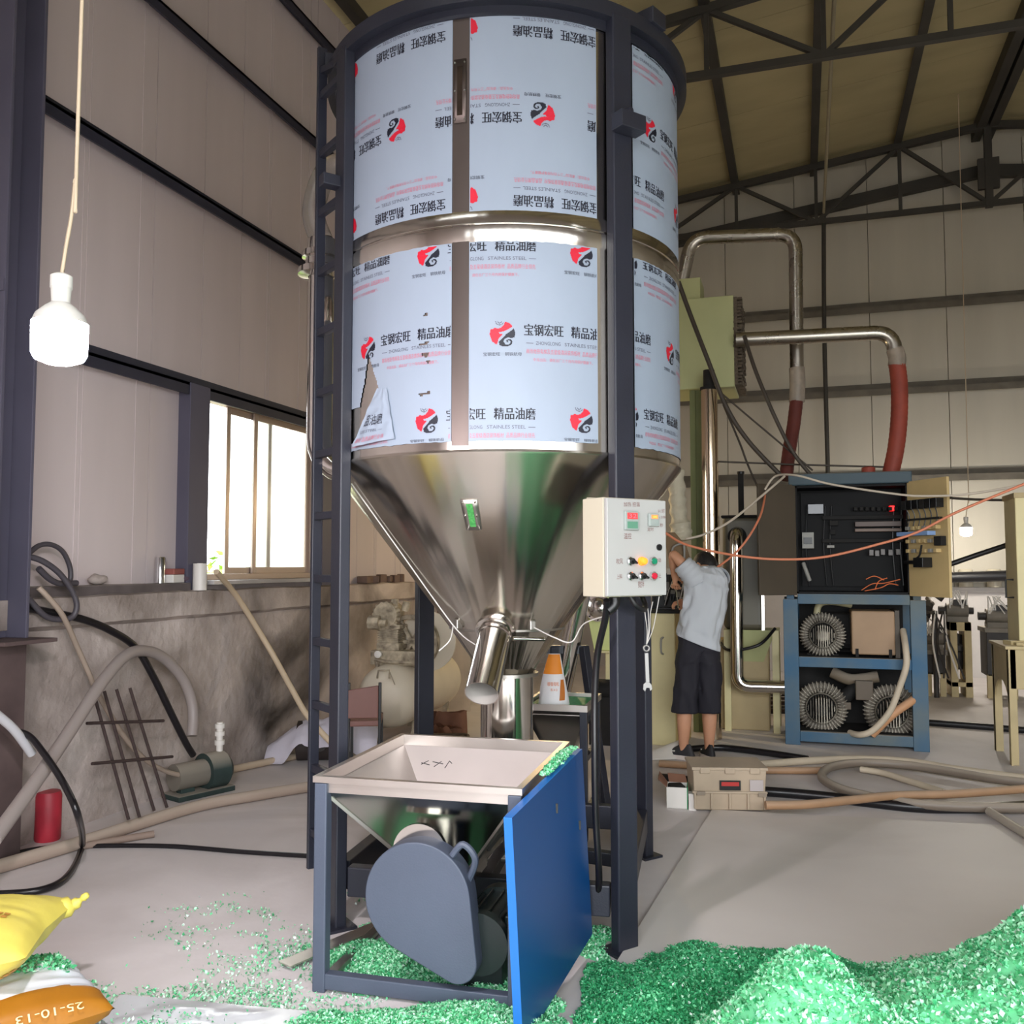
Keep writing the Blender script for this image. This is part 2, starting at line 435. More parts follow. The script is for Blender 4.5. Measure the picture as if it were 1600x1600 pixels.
# ceiling: panels and purlins
ce = struct('ceiling', (RX, 0, RZ))
sl = (RZ - EZ) / (RX - XL)
PX = [0, -1.1, -2.2, -3.3, -4.4, -5.5, -6.4]
for s in (-1, 1):
    me = None
    for k in range(18):
        y0 = YF + k * 0.96
        o = MB()
        o.add([(0, y0 + .004, .09), (s * 6.7, y0 + .004, .09 - 6.7 * sl), (s * 6.7, y0 + .956, .09 - 6.7 * sl), (0, y0 + .956, .09),
               (0, y0 + .004, .17), (s * 6.7, y0 + .004, .17 - 6.7 * sl), (s * 6.7, y0 + .956, .17 - 6.7 * sl), (0, y0 + .956, .17)],
              [(0, 1, 2, 3), (7, 6, 5, 4), (0, 4, 5, 1), (1, 5, 6, 2), (2, 6, 7, 3), (3, 7, 4, 0)])
        o.build('panel', M_roof, ce, 0)
    MB().add([(-0.1 * s, YF, .175), (s * 6.8, YF, .175 - 6.8 * sl), (s * 6.8, YB + .2, .175 - 6.8 * sl), (-0.1 * s, YB + .2, .175)], [(0, 1, 2, 3)]).build('weather_sheet', M_roof, ce, 0)
    for x in PX[1:]:
        xx = x * -s
        zz = -abs(x) * sl
        MB().bb((xx - 0.03, YF, zz - 0.03), (xx + 0.03, YB, zz + 0.085)).bb((xx - 0.07, YF, zz - 0.03), (xx - 0.03, YB, zz - 0.02)).build('purlin', M_steelb, ce, 0)
MB().bb((-0.13, YF, -0.10), (-0.02, YB, 0.09)).bb((0.02, YF, -0.10), (0.13, YB, 0.09)).build('ridge_purlin', M_steelb, ce, 0)
# trusses
def truss(n, yy):
    t = struct('roof_truss_%d' % n, (RX, yy, 0))
    BZ = 6.36; top = lambda x: RZ - 0.06 - abs(x) * sl
    MB().bar((-6.5, 0, BZ), (6.5, 0, BZ), 0.07, 0.07).build('bottom_chord', M_steelb, t, 0)
    for s in (-1, 1):
        MB().bar((0, 0, top(0)), (s * 6.5, 0, top(6.5)), 0.08, 0.09).build('top_chord', M_steelb, t, 0)
        xs = [0, 1.1, 2.2, 3.3, 4.4, 5.5, 6.4]
        for i, x in enumerate(xs[1:6]): MB().bar((s * x, 0, BZ), (s * x, 0, top(x)), 0.045, 0.045).build('web_post', M_steelb, t, 0)
        for i in range(6):
            a, b = xs[i], xs[i + 1]
            p, q = ((a, top(a)), (b, BZ)) if (i % 2 == 1) else ((a, BZ), (b, top(b)))
            MB().bar((s * p[0], 0, p[1]), (s * q[0], 0, q[1]), 0.05, 0.05).build('web_brace', M_steelb, t, 0)
    MB().bar((0, 0, BZ - 0.05), (0, 0, top(0)), 0.09, 0.09).bb((-0.13, -0.03, BZ + 0.2), (0.13, 0.03, BZ + 0.62)).build('king_post', M_steelb, t, 0)
truss(1, 13.3); truss(2, 8.9)
# column on the left wall
co = struct('column', (0, 0, 0))
x0, x1, yc = -4.08, -3.83, 3.55
MB().bb((x0, yc, 1.13), (x1, yc + 0.02, 7.0)).bb((x0, yc + 0.2, 1.13), (x1, yc + 0.22, 7.0)).bb((x0 + 0.1, yc + 0.02, 1.13), (x0 + 0.12, yc + 0.2, 7.0)).build('shaft', M_post, co, 0, bevel=0.003)
MB().bb((x0 - 0.02, yc - 0.06, 1.11), (x1 + 0.14, yc + 0.27, 1.13)).build('splice_plate', M_rusty, co, 0, bevel=0.002)
MB().bb((x0, yc, 0), (x1 - 0.1, yc + 0.02, 1.11)).bb((x1 - 0.1, yc - 0.01, 0), (x1 + 0.01, yc + 0.2, 1.11)).build('stub_column', M_rusty, co, 0, bevel=0.003)
MB().bb((x0, yc - 0.015, 1.60), (x1, yc, 1.63)).bb((x0, yc - 0.01, 2.9), (x1, yc, 2.96)).build('cleat', M_post, co, 0)
# hanging bulbs
M_bulb = mat('lit_bulb', (255, 255, 255), 0.4, emit=(255, 244, 248), estr=480)
M_bulb2 = mat('lit_bulb_small', (255, 255, 255), 0.4, emit=(255, 246, 232), estr=260)
def bulb(label, base, top, s=1.0, kink=0.0, m=M_bulb):
    t = thing('hanging_bulb', label, 'lamp', world=base)
    MB().lathe([(0.0, 0.0), (0.03 * s, 0.003 * s), (0.052 * s, 0.012 * s), (0.059 * s, 0.026 * s), (0.060 * s, 0.095 * s)], 28).build('diffuser', m, t, 50)
    MB().lathe([(0.060 * s, 0.095 * s), (0.052 * s, 0.115 * s), (0.034 * s, 0.133 * s), (0.021 * s, 0.143 * s), (0.0, 0.145 * s)], 28).build('bulb_neck', M_white, t, 50)
    MB().lathe([(0.0, 0.14 * s), (0.020 * s, 0.142 * s), (0.022 * s, 0.175 * s), (0.024 * s, 0.178 * s), (0.024 * s, 0.205 * s), (0.016 * s, 0.21 * s), (0.0, 0.21 * s)], 20).build('lamp_holder', M_white, t, 30)
    h = top - base.z
    MB().tube(spline([(0, 0, 0.205 * s), (0.008 + kink, 0, 0.26 * s), (0.03 * s + kink, 0, 0.42 * s), (0.035 * s + kink, 0, 0.8 * s), (0.05 * s, 0, h)]), 0.0045 * s, 6).build('cord', mat('cream_cord', (206, 186, 160), 0.6), t, 60)
    return t
bulb('large lit LED bulb hanging on a cream cord before the left wall', at(92, 570, 2.05), roof_z(at(92, 570, 2.05).x) + 0.09)
bulb('lit LED bulb hanging out of sight behind the silo, above the cone feeder', C(0.50, 9.3, 2.15), roof_z(C(0.5, 9.3).x) + 0.09, 1.1, m=mat('lit_warm_bulb', (255, 255, 255), 0.4, emit=(255, 224, 170), estr=170))
bulb('small lit LED bulb hanging far off before the white back wall', at(1510, 838, 11.3), roof_z(at(1510, 838, 11.3).x) + 0.09, 1.15, m=M_bulb2)
# ------------------------------------------------------------------ the mixing silo
def streak(name, col, rough, amp, freq, zf, dent=0.0):
    m = bpy.data.materials.new(name); m.use_nodes = True; nt = m.node_tree; N = nt.nodes; L_ = nt.links; b = N['Principled BSDF']
    b.inputs['Base Color'].default_value = (*lin(col), 1); b.inputs['Metallic'].default_value = 1.0; b.inputs['Roughness'].default_value = rough
    tc = N.new('ShaderNodeTexCoord'); sx = N.new('ShaderNodeSeparateXYZ'); L_.new(tc.outputs['Object'], sx.inputs[0])
    at_ = N.new('ShaderNodeMath'); at_.operation = 'ARCTAN2'; L_.new(sx.outputs['X'], at_.inputs[0]); L_.new(sx.outputs['Y'], at_.inputs[1])
    def chan(f, z, amp_):
        mf = N.new('ShaderNodeMath'); mf.operation = 'MULTIPLY'; mf.inputs[1].default_value = f; L_.new(at_.outputs[0], mf.inputs[0])
        mz = N.new('ShaderNodeMath'); mz.operation = 'MULTIPLY'; mz.inputs[1].default_value = z; L_.new(sx.outputs['Z'], mz.inputs[0])
        cx = N.new('ShaderNodeCombineXYZ'); L_.new(mf.outputs[0], cx.inputs[0]); L_.new(mz.outputs[0], cx.inputs[1])
        n = N.new('ShaderNodeTexNoise'); n.inputs['Scale'].default_value = 1.0; n.inputs['Detail'].default_value = 3; L_.new(cx.outputs[0], n.inputs['Vector'])
        return n.outputs['Fac']
    f = chan(freq, zf, amp)
    bp = N.new('ShaderNodeBump'); bp.inputs['Distance'].default_value = amp; L_.new(f, bp.inputs['Height']); L_.new(bp.outputs[0], b.inputs['Normal'])
    g = chan(freq * 9, zf * 1.5, 0); mr = N.new('ShaderNodeMapRange'); mr.inputs[3].default_value = rough * 0.7; mr.inputs[4].default_value = rough * 1.4
    L_.new(g, mr.inputs[0]); L_.new(mr.outputs[0], b.inputs['Roughness'])
    return m
M_ssp = mat('polished_stainless_pipe', (216, 212, 206), 0.13, 1.0)
M_ss = streak('brushed_stainless', (206, 200, 192), 0.16, 0.012, 3, 0.3)
M_ssc = streak('rolled_stainless', (196, 190, 180), 0.2, 0.035, 1.5, 0.25)
M_weld = mat('ground_weld', (180, 176, 170), 0.4, 1.0)
M_film = mat('printed_film', (152, 164, 181), 0.42, spec=0.3, var=0.03, vscale=2.5, stretch=(2, 2, 1), bump=0.0004, bscale=9)
M_ink = mat('film_ink_black', (22, 24, 40), 0.5)
M_inkr = mat('film_ink_red', (206, 26, 52), 0.5)
M_inkp = mat('film_ink_pink', (196, 110, 128), 0.5)
M_inkg = mat('film_ink_grey', (92, 94, 108), 0.5)
M_darkpaint = mat('silo_frame_paint', (38, 40, 51), 0.42, var=0.10, vscale=4, bump=0.0006, bscale=120)
M_green = mat('green_regrind', (70, 178, 110), 0.55, var=0.35, vscale=60, col2=(36, 140, 78))
M_greeng = mat('green_regrind_behind_glass', (48, 130, 62), 0.3, col2=(96, 176, 100), vscale=90)
SX, SD, SR = -0.024, 4.36, 0.82
silo = thing('mixing_silo', 'tall stainless mixing silo with printed film on its barrel and dark steel legs', 'silo', SX, SD)
def pol(a, r, z): return V(r * math.sin(a), -r * math.cos(a), z)      # a = 0 faces the camera side
def cylm(s, z, off=0.0): a = s / SR; return pol(a, SR + off, z)
def px2s(px, py):
    """arc length and height on the barrel under a pixel of the photograph"""
    u, a, w = ray(px, py); o = V(-SX, -SD); dv = V(u, a)
    A = dv.dot(dv); B = 2 * o.dot(dv); Cc = o.dot(o) - SR * SR
    k = (-B - math.sqrt(max(0, B * B - 4 * A * Cc))) / (2 * A); p = o + dv * k
    return math.atan2(p.x, -p.y) * SR, EYE + w * k
ZB, ZT = 1.945, 3.80
DZ = 0.115
MB().lathe([(SR, ZB + 0.012), (SR, 2.79), (SR + 0.006, 2.80), (SR + 0.006, 2.853), (SR + 0.001, 2.857), (SR + 0.001, 2.861), (SR + 0.006, 2.865), (SR + 0.006, 2.91), (SR, 2.92), (SR, ZT)], 128).build('barrel', M_ss, silo, 40)
MB().lathe([(SR + 0.004, ZB + 0.014), (SR + 0.006, ZB + 0.004), (SR + 0.001, ZB - 0.006), (0.275, 1.215), (0.125, 1.0), (0.125, 0.99)], 128).build('cone', M_ssc, silo, 30)
MB().lathe([(0.2705, 1.218), (0.2755, 1.216), (0.2745, 1.206), (0.2675, 1.204)], 96).build('weld_ring', M_weld, silo, 60)
MB().lathe([(0.0, 3.98), (0.25, 3.96), (SR + 0.01, 3.82)], 96).build('lid', M_darkpaint, silo, 40)
MB().lathe([(SR + 0.003, 3.715), (SR + 0.012, 3.715), (SR + 0.012, 3.755), (SR + 0.050, 3.755), (SR + 0.050, 3.82), (SR - 0.02, 3.83)], 128).build('top_ring', M_darkpaint, silo, 30)
for a in (48, 100, -75, 160): 
    p = pol(R(a), SR + 0.02, 3.85); MB().box(p, (0.10, 0.09, 0.07), R(a)).build('lifting_lug', M_darkpaint, silo, 0, bevel=0.003)
MB().cyl((0, 0, 0.16), (0, 0, 1.01), 0.125, n=48).build('centre_pipe', M_ssp, silo, 40)
MB().lathe([(0.127, 1.0), (0.15, 1.0), (0.15, 0.985), (0.127, 0.985)], 48).build('pipe_flange', M_weld, silo, 30)
# four posts and the ring of beams near the floor
PA = [R(-57), R(33.3), R(123.3), R(-147)]
for a in PA:
    p = pol(a, SR + 0.028, 0)
    MB().box((p.x, p.y, 3.78 / 2), (0.10, 0.05, 3.78), a).build('leg', M_darkpaint, silo, 0, bevel=0.006)
    MB().box((p.x, p.y, 0.006), (0.16, 0.12, 0.012), a).build('foot_plate', M_darkpaint, silo, 0)
for i in range(4):
    p, q = pol(PA[i], SR + 0.02, 0.19), pol(PA[(i + 1) % 4], SR + 0.02, 0.19)
    u = (q - p).normalized() * 0.05
    MB().bar(p + u, q - u, 0.06, 0.12).build('base_beam', M_darkpaint, silo, 0, bevel=0.005)
    m_ = (p + q) / 2
    MB().bar(V(0, 0, 0.16) + m_ * 0.16 * V(1, 1, 0).length / 1.414, V(m_.x, m_.y, 0.16) * 0.96, 0.05, 0.06).build('cross_beam', M_darkpaint, silo, 0, bevel=0.004)
MB().bb((-0.24, -0.24, 0.19), (0.24, 0.24, 0.205)).build('base_plate', M_weld, silo, 0, bevel=0.003)
# stub, clamp and bolt on the front right leg
p = pol(PA[1], SR + 0.09, px2s(975, 212)[1]); MB().box(p, (0.13, 0.07, 0.07), PA[1]).build('leg_bracket', M_darkpaint, silo, 0, bevel=0.004)
p = pol(PA[1] + 0.01, SR + 0.055, 3.36); q = pol(PA[1] + 0.02, SR + 0.09, 3.365); MB().cyl(p, q, 0.012, n=10).cyl(p, p + (q - p) * 0.3, 0.022, n=6).build('bolt', M_steel, silo, 30)
p = pol(PA[0] - 0.02, SR + 0.08, 3.18); MB().box(p, (0.06, 0.10, 0.05), PA[0]).build('leg_bracket', M_darkpaint, silo, 0, bevel=0.004)
# ---- printed protective film
def shape(pts): return pts
RED = [(0.2,0.97),(0.55,0.85),(0.80,0.58),(0.5,0.40),(0.1,0.2),(-.28,.12),(-.22,-.02),(0.02,-.02),(-.06,-.14),(-.28,-.34),(-.44,-.88),(-.8,-.6),(-1,-.05),(-.93,.36),(-.75,.36),(-.62,.5),(-.35,.42),(-.05,.52),(.12,.72)]
DARK = [(.90,.44),(1,.1),(.97,-.26),(.72,-.34),(.42,-.28),(.15,-.42),(.10,-.62),(.25,-.85),(.52,-.86),(.66,-.66),(.58,-.52),(.44,-.55),(.46,-.66),(.34,-.68),(.30,-.54),(.46,-.42),(.68,-.44),(.80,-.62),(.72,-.86),(.45,-1.0),(.05,-1.02),(-.22,-.9),(-.28,-.66),(-.05,-.40),(.18,-.16),(.3,-.02),(.62,.2)]
def inpoly(x, y, P):
    c = False; j = len(P) - 1
    for i in range(len(P)):
        if (P[i][1] > y) != (P[j][1] > y) and x < (P[j][0] - P[i][0]) * (y - P[i][1]) / (P[j][1] - P[i][1]) + P[i][0]: c = not c
        j = i
    return c
def logo_runs(N=44):
    runs = []
    for j in range(N):
        y = 1.05 - 2.1 * (j + 0.5) / N; cur = None; x0 = 0
        for i in range(N + 1):
            x = -1.05 + 2.1 * (i + 0.5) / N; k = None
            if i < N:
                r1 = math.hypot(x + .22, y - 1.02)
                if (0.28 < r1 < 0.34 or 0.12 < r1 < 0.19) and y < 0.98 and not (x > 0.0 and y > .9): k = 3
                elif r1 > 0.42 and inpoly(x, y, RED): k = 1
                elif inpoly(x, y, DARK): k = 0
            if k != cur:
                if cur is not None: runs.append((-1.05 + 2.1 * x0 / N, -1.05 + 2.1 * i / N, y - 1.05 / N, y + 1.05 / N, cur))
                cur = k; x0 = i
    return runs
LOGO = logo_runs()
PER = 0.631
def block(fm, s, z, up=1):
    """one repeat of the print with its logo centre at s, z (flat coordinates); up = -1 turns it upside down"""
    f = lambda x, y: (s + up * x, z + up * y, 0)
    r = 0.050
    for x0, x1, y0, y1, k in LOGO:
        fm.add([f(x0 * r, y0 * r), f(x1 * r, y0 * r), f(x1 * r, y1 * r), f(x0 * r, y1 * r)], [(0, 1, 2, 3)], k)
    put_text(fm, '宝钢宏旺', f, -0.075, -0.088, 0.066, 0.015, 0); put_text(fm, '钢铁航母', f, 0.010, -0.088, 0.066, 0.015, 0)
    for dx in (-0.0011, 0, 0.0011):
        put_text(fm, '宝钢宏旺', f, 0.086 + dx, -0.006, 0.158, 0.047, 0); put_text(fm, '精品油磨', f, 0.278 + dx, -0.006, 0.162, 0.047, 0)
    put_text(fm, 'ZHONGLONG', f, 0.132, -0.042, 0.100, 0.014, 3); put_text(fm, 'STAINLES STEEL', f, 0.250, -0.042, 0.152, 0.014, 3)
    for a in (0.094, 0.412): fm.add([f(a, -0.037), f(a + 0.028, -0.037), f(a + 0.028, -0.0345), f(a, -0.0345)], [(0, 1, 2, 3)], 3)
    put_text(fm, '商场地铁电梯及五星级酒店装饰板材', f, 0.094, -0.078, 0.222, 0.020, 2); put_text(fm, '品质品牌行业领先', f, 0.326, -0.078, 0.112, 0.020, 2)
    put_text(fm, '中龙出品：请在出厂三个月内将保护膜撕下。', f, 0.122, -0.108, 0.25, 0.0135, 2)
def clip_flat(mb, s0, s1, z0, z1):
    me = bpy.data.meshes.new('flat'); me.from_pydata(mb.v, [], mb.f); me.polygons.foreach_set('material_index', mb.m)
    bm = bmesh.new(); bm.from_mesh(me); bpy.data.meshes.remove(me)
    for co, no in (((s0, 0, 0), (-1, 0, 0)), ((s1, 0, 0), (1, 0, 0)), ((0, z0, 0), (0, -1, 0)), ((0, z1, 0), (0, 1, 0))):
        bmesh.ops.bisect_plane(bm, geom=bm.verts[:] + bm.edges[:] + bm.faces[:], plane_co=co, plane_no=no, clear_outer=True, dist=1e-6)
    bm.verts.index_update()
    out = MB(); out.v = [tuple(v.co) for v in bm.verts]; out.f = [tuple(v.index for v in f.verts) for f in bm.faces]; out.m = [f.material_index for f in bm.faces]
    bm.free(); return out
def film(s0, s1, z0, z1, rows, holes=(), cell=0.0065, cuts=()):
    """rows: (height of the logo centres, arc position of one logo, direction)"""
    mb = MB(); nu = max(2, int((s1 - s0) / cell)); nv = max(2, int((z1 - z0) / cell)); idx = {}
    def vid(i, j):
        if (i, j) not in idx:
            s = s0 + (s1 - s0) * i / nu; z = z0 + (z1 - z0) * j / nv
            if j == 0: z += 0.004 * noise.noise(V(s * 25, z0, 2))
            if j == nv: z -= 0.006 * abs(noise.noise(V(s * 25, z1, 5)))
            idx[(i, j)] = len(mb.v)
            mb.v.append(tuple(cylm(s, z, 0.0035)))
        return idx[(i, j)]
    keep = lambda s, z: not any(inpoly(s, z, h) for h in holes)
    for j in range(nv):
        for i in range(nu):
            if holes and not keep(s0 + (s1 - s0) * (i + .5) / nu, z0 + (z1 - z0) * (j + .5) / nv): continue
            mb.f.append((vid(i, j), vid(i + 1, j), vid(i + 1, j + 1), vid(i, j + 1))); mb.m.append(0)
    fm = MB()
    for z, s, up in rows:
        k0 = math.floor((s0 - s - 0.5) / PER); k1 = math.ceil((s1 - s + 0.5) / PER)
        for k in range(k0, k1 + 1): block(fm, s + k * PER, z, up)
    fm = clip_flat(fm, s0 + 0.004, s1 - 0.004, z0 + 0.004, z1 - 0.006)
    if holes:
        ff = [(f, m) for f, m in zip(fm.f, fm.m) if keep(sum(fm.v[i][0] for i in f) / len(f), sum(fm.v[i][1] for i in f) / len(f))]
        fm.f = [f for f, _ in ff]; fm.m = [m for _, m in ff]
    fm.v = [tuple(cylm(x, y, 0.0046)) for x, y, _ in fm.v]
    mb.add(fm.v, fm.f); mb.m[len(mb.m) - len(fm.f):] = [m + 1 for m in fm.m]
    return mb.build('protective_film', [M_film, M_ink, M_inkr, M_inkp, M_inkg], silo, 60, flip=False)
sA, sB = px2s(549, 520)[0], px2s(706, 520)[0]
sC, sD = px2s(733, 520)[0], px2s(933, 520)[0]
sE, sF = px2s(990, 520)[0], 1.62 * SR
UR = [(px2s(848, 180)[1], px2s(848, 180)[0], -1), (px2s(730, 46)[1], px2s(728, 46)[0], -1), (px2s(728, 310)[1], px2s(728, 310)[0], -1)]
LR = [(px2s(908, 398)[1], px2s(908, 398)[0], 1), (px2s(785, 522)[1], px2s(785, 522)[0], 1), (px2s(908, 657)[1], px2s(908, 657)[0], 1)]
UR2 = [(px2s(1015, 203)[1], px2s(1015, 203)[0], 1), (px2s(1015, 203)[1] + 0.32, px2s(1015, 203)[0] + 0.31, 1), (px2s(1066, 352)[1], px2s(1015, 203)[0] + 0.31, 1)]
LR2 = [(px2s(1046, 552)[1], px2s(1046, 552)[0], 1), (px2s(1046, 552)[1] + 0.32, px2s(1046, 552)[0] - 0.33, 1), (px2s(1046, 552)[1] - 0.32, px2s(1046, 552)[0] - 0.33, 1)]
zU0, zU1 = px2s(830, 331)[1], px2s(830, 17)[1]
zL0, zL1 = px2s(830, 689)[1], px2s(830, 377)[1]
hole = [px2s(*p) for p in ((577, 553), (593, 608), (588, 625), (584, 652), (574, 664), (566, 672), (561, 694), (545, 694), (545, 640), (563, 637), (570, 600))]
slits = [[px2s(*p) for p in q] for q in (((655, 539), (673, 532), (670, 537), (660, 541)), ((656, 554), (672, 551), (668, 559)), ((667, 565), (676, 562), (669, 568)), ((655, 616), (674, 611), (671, 616), (657, 619)), ((655, 493), (670, 489), (668, 494)))]
film(sA, sB, zU0, zU1, UR)
film(sC, sD, zU0, zU1, UR)
film(sE, sF, zU0, zU1 - 0.03, UR2)
film(sA, sB, zL0, zL1, LR, [hole] + slits)
film(sC, sD, zL0, zL1, LR)
film(sE, sF, zL0, zL1, LR2)
# film on the back half, out of sight of the lettering
MB().lathe([(SR + 0.003, zL0), (SR + 0.003, zL1)], 40, a0=2.3, a1=5.2).lathe([(SR + 0.003, zU0), (SR + 0.003, zU1)], 40, a0=2.3, a1=5.2).build('protective_film', M_film, silo, 60, flip=False)
# curled flap of torn film
fp = [px2s(*p) for p in ((592, 607), (607, 608), (620, 686), (562, 700))]
def flap(u, v):
    a = V(fp[0]).lerp(V(fp[1]), u); b = V(fp[3]).lerp(V(fp[2]), u); p = a.lerp(b, v)
    w = 0.010 + 0.022 * (1 - u) * v + 0.006 * noise.noise(V(u * 5, v * 7, 1)) + 0.006 * v
    return cylm(p.x, p.y, w)
fm = MB()
def ftx(x, y):
    u = max(0, min(1, x)); return V(flap(u, 1 - y)) + pol(-0.68, 0.002, 0)
put_text(fm, '品油磨', ftx, 0.12, 0.33, 0.62, 0.20, 0); put_text(fm, 'LES STEEL —', ftx, 0.10, 0.21, 0.62, 0.05, 3); put_text(fm, '板材 品质品牌行业领', ftx, 0.06, 0.05, 0.72, 0.085, 2)
fm.m = [m + 1 for m in fm.m]; fm.grid(flap, 18, 30)
fm.build('torn_film_flap', [M_film, M_ink, M_inkr, M_inkp, M_inkg], silo, 60, flip=False)
# bare seam strip with its sight slot and screws
q0, q1 = px2s(712, 95), px2s(731, 192)
mid = (px2s(706, 150)[0] + px2s(733, 150)[0]) / 2
mb = MB()
def strip(s0, s1, z0, z1, off): 
    m_ = MB(); m_.grid(lambda u, v: cylm(s0 + (s1 - s0) * u, z0 + (z1 - z0) * v, off), 8, 2)
    return m_
M_bare = mat('bare_steel_strip', (96, 86, 82), 0.42, 0.7, var=0.08, vscale=2, stretch=(3, 3, 1))
strip(sB + 0.001, sC - 0.001, ZB + 0.03, 3.715, 0.0022).build('seam_strip', M_bare, silo, 60, flip=False)
g = strip(mid - 0.026, mid + 0.026, q1[1], q0[1], 0.006).build('sight_frame', M_bare, silo, 60, solid=0.006)
strip(mid - 0.011, mid + 0.011, q1[1] + .03, q0[1] - .03, 0.0105).build('sight_glass', mat('dark_sight_glass', (44, 36, 30), 0.08, var=0.5, vscale=12), g, 60, flip=False)
for zz in (q1[1] + .015, (q0[1] + q1[1]) / 2, q0[1] - .015):
    for s_ in (-0.02, 0.02):
        p = cylm(mid + s_, zz, 0.008); q = cylm(mid + s_, zz, 0.014)
        MB().cyl(p, q, 0.005, 0.003, 8).build('screw', M_weld, g, 30)
# sight window on the cone
def conem(a, t, off=0.0):
    """a: angle, t: 0 at the top of the cone, 1 at the weld"""
    r = SR + (0.275 - SR) * t; z = ZB + (1.215 - ZB) * t
    n = V(0.795, 0.606)          # outward and downward normal (r, z) of the cone
    return pol(a, r + off * 0.795, z - off * 0.606)
ca, ct = R(-12.6), 0.315
def cpl(s0, s1, t0, t1, off):
    return MB().grid(lambda u, v: conem(ca + (s0 + (s1 - s0) * u) / 0.65 + (v - .5) * 0.0, t0 + (t1 - t0) * v, off), 4, 4)
cw = cpl(-0.034, 0.034, ct - 0.082, ct + 0.082, 0.006).build('cone_window', M_weld, silo, 60, solid=0.008)
cpl(-0.013, 0.013, ct - 0.062, ct + 0.062, 0.0112).build('glass_with_flakes', M_greeng, cw, 60, flip=False)
for tt in (-0.072, 0, 0.072):
    for s_ in (-0.025, 0.025):
        MB().cyl(conem(ca + s_ / 0.65, ct + tt, 0.008), conem(ca + s_ / 0.65, ct + tt, 0.018), 0.005, 0.003, 8).build('screw', M_ssp, cw, 30)
# discharge spout
sp0 = pc(775, 984, 4.06) - V(SX, SD, 0); sp1 = pc(752.5, 1084, 3.80) - V(SX, SD, 0)
ax = (sp1 - sp0).normalized(); u = ax.orthogonal().normalized(); w = ax.cross(u)
MS = Matrix((u, w, ax)).transposed().to_4x4(); MS.translation = sp0
L = (sp1 - sp0).length
spout = MB().lathe([(0.069, L), (0.072, L), (0.072, -0.10)], 56, MS).build('discharge_spout', M_ssp, silo, 50)
MB().lathe([(0.0688, L - .001), (0.0688, -0.06)], 56, MS).build('spout_bore', mat('dull_bore', (200, 194, 188), 0.6, 0.5), spout, 50, flip=False)
MB().lathe([(0.0725, 0.02), (0.092, 0.015), (0.092, 0.0), (0.0725, -0.01)], 56, MS).lathe([(0.0725, 0.05), (0.078, 0.048), (0.078, 0.035), (0.0725, 0.033)], 56, MS).build('spout_collar', M_ssp, spout, 40)
# gate rod, lugs and the wire round them
h0, h1 = pc(802, 998, 4.0) - V(SX, SD, 0), pc(850, 999, 4.04) - V(SX, SD, 0)
MB().cyl(h0, h1, 0.0095, n=14).cyl(h1, h1 + (h1 - h0) * 0.02, 0.011, n=14).build('gate_rod', M_ssp, silo, 40)
for a in (R(-48), R(22)):
    p = conem(a, 0.955, 0.0); MB().box(p + V(0, 0, -0.01), (0.03, 0.035, 0.045), a).build('cone_lug', M_weld, silo, 0, bevel=0.005)
wp = [conem(R(-62), 0.10, 0.012), conem(R(-60), 0.5, 0.012), conem(R(-48), 0.95, 0.03)]
wr_ = [V(p) for p in wp] + [pc(742, 1007, 3.98) - V(SX, SD, 0)]
M_wire = mat('white_wire', (224, 220, 214), 0.5)
MB().tube(spline(wr_, 8), 0.003, 5).build('tie_wire', M_wire, silo, 60)
wr2 = [conem(R(22), 0.955, 0.03), pc(866, 996, 3.95) - V(SX, SD, 0), pc(893, 1003, 3.9) - V(SX, SD, 0), pc(912, 975, 3.85) - V(SX, SD, 0), pc(948, 962, 3.7) - V(SX, SD, 0)]
MB().tube(spline(wr2, 8), 0.003, 5).build('tie_wire', M_wire, silo, 60)
wr3 = [conem(R(-48), 0.95, 0.03), pc(703, 1000, 4.05) - V(SX, SD, 0), pc(686, 1017, 4.05) - V(SX, SD, 0)]
MB().tube(spline(wr3, 6), 0.003, 5).build('tie_wire', M_wire, silo, 60)
# ladder on the left post
lp = V(-0.884 - SX, 4.10 - SD, 0); pp = pol(PA[0], SR + 0.028, 0)
la = math.atan2(pp.y - lp.y, pp.x - lp.x)
lad = MB().box((lp.x, lp.y, 0.17 + 3.74 / 2), (0.022, 0.045, 3.74), la).build('ladder_rail', M_darkpaint, silo, 0, bevel=0.003)
for k in range(13):
    z = 0.33 + k * 0.279
    MB().bar((lp.x, lp.y, z), (pp.x, pp.y, z), 0.03, 0.034).build('rung', M_darkpaint, silo, 0, bevel=0.003)
MB().bar((lp.x, lp.y, 3.80), (pp.x * 1.0, pp.y + 0.02, 3.75), 0.03, 0.03).build('ladder_stay', M_darkpaint, silo, 0)
# hot-air pipe at the left of the barrel
ax_, ad_ = -0.985 - SX, 4.62 - SD
pts = [(ax_, ad_, 3.05), (ax_, ad_, 2.15)]
for k in range(1, 7):
    t = k / 6 * math.pi / 2
    pts.append((ax_ + 0.17 * (1 - math.cos(t)), ad_ - 0.05 * (1 - math.cos(t)), 2.15 - 0.17 * math.sin(t)))
pts.append((-0.70, ad_ - 0.07, 1.98))
ap = MB().tube(pts, 0.066, 28).build('air_pipe', M_ssp, silo, 50)
MB().lathe([(0.0, 3.20), (0.07, 3.19), (0.075, 3.13), (0.10, 3.12), (0.10, 3.09), (0.082, 3.085), (0.082, 3.05), (0.12, 3.03), (0.12, 3.0), (0.068, 2.99)], 28, Matrix.Translation((ax_, ad_, 0))).build('pipe_cap', M_ssp, ap, 30)
M_clear = mat('clear_duct', (214, 206, 196), 0.25, trans=0.75)
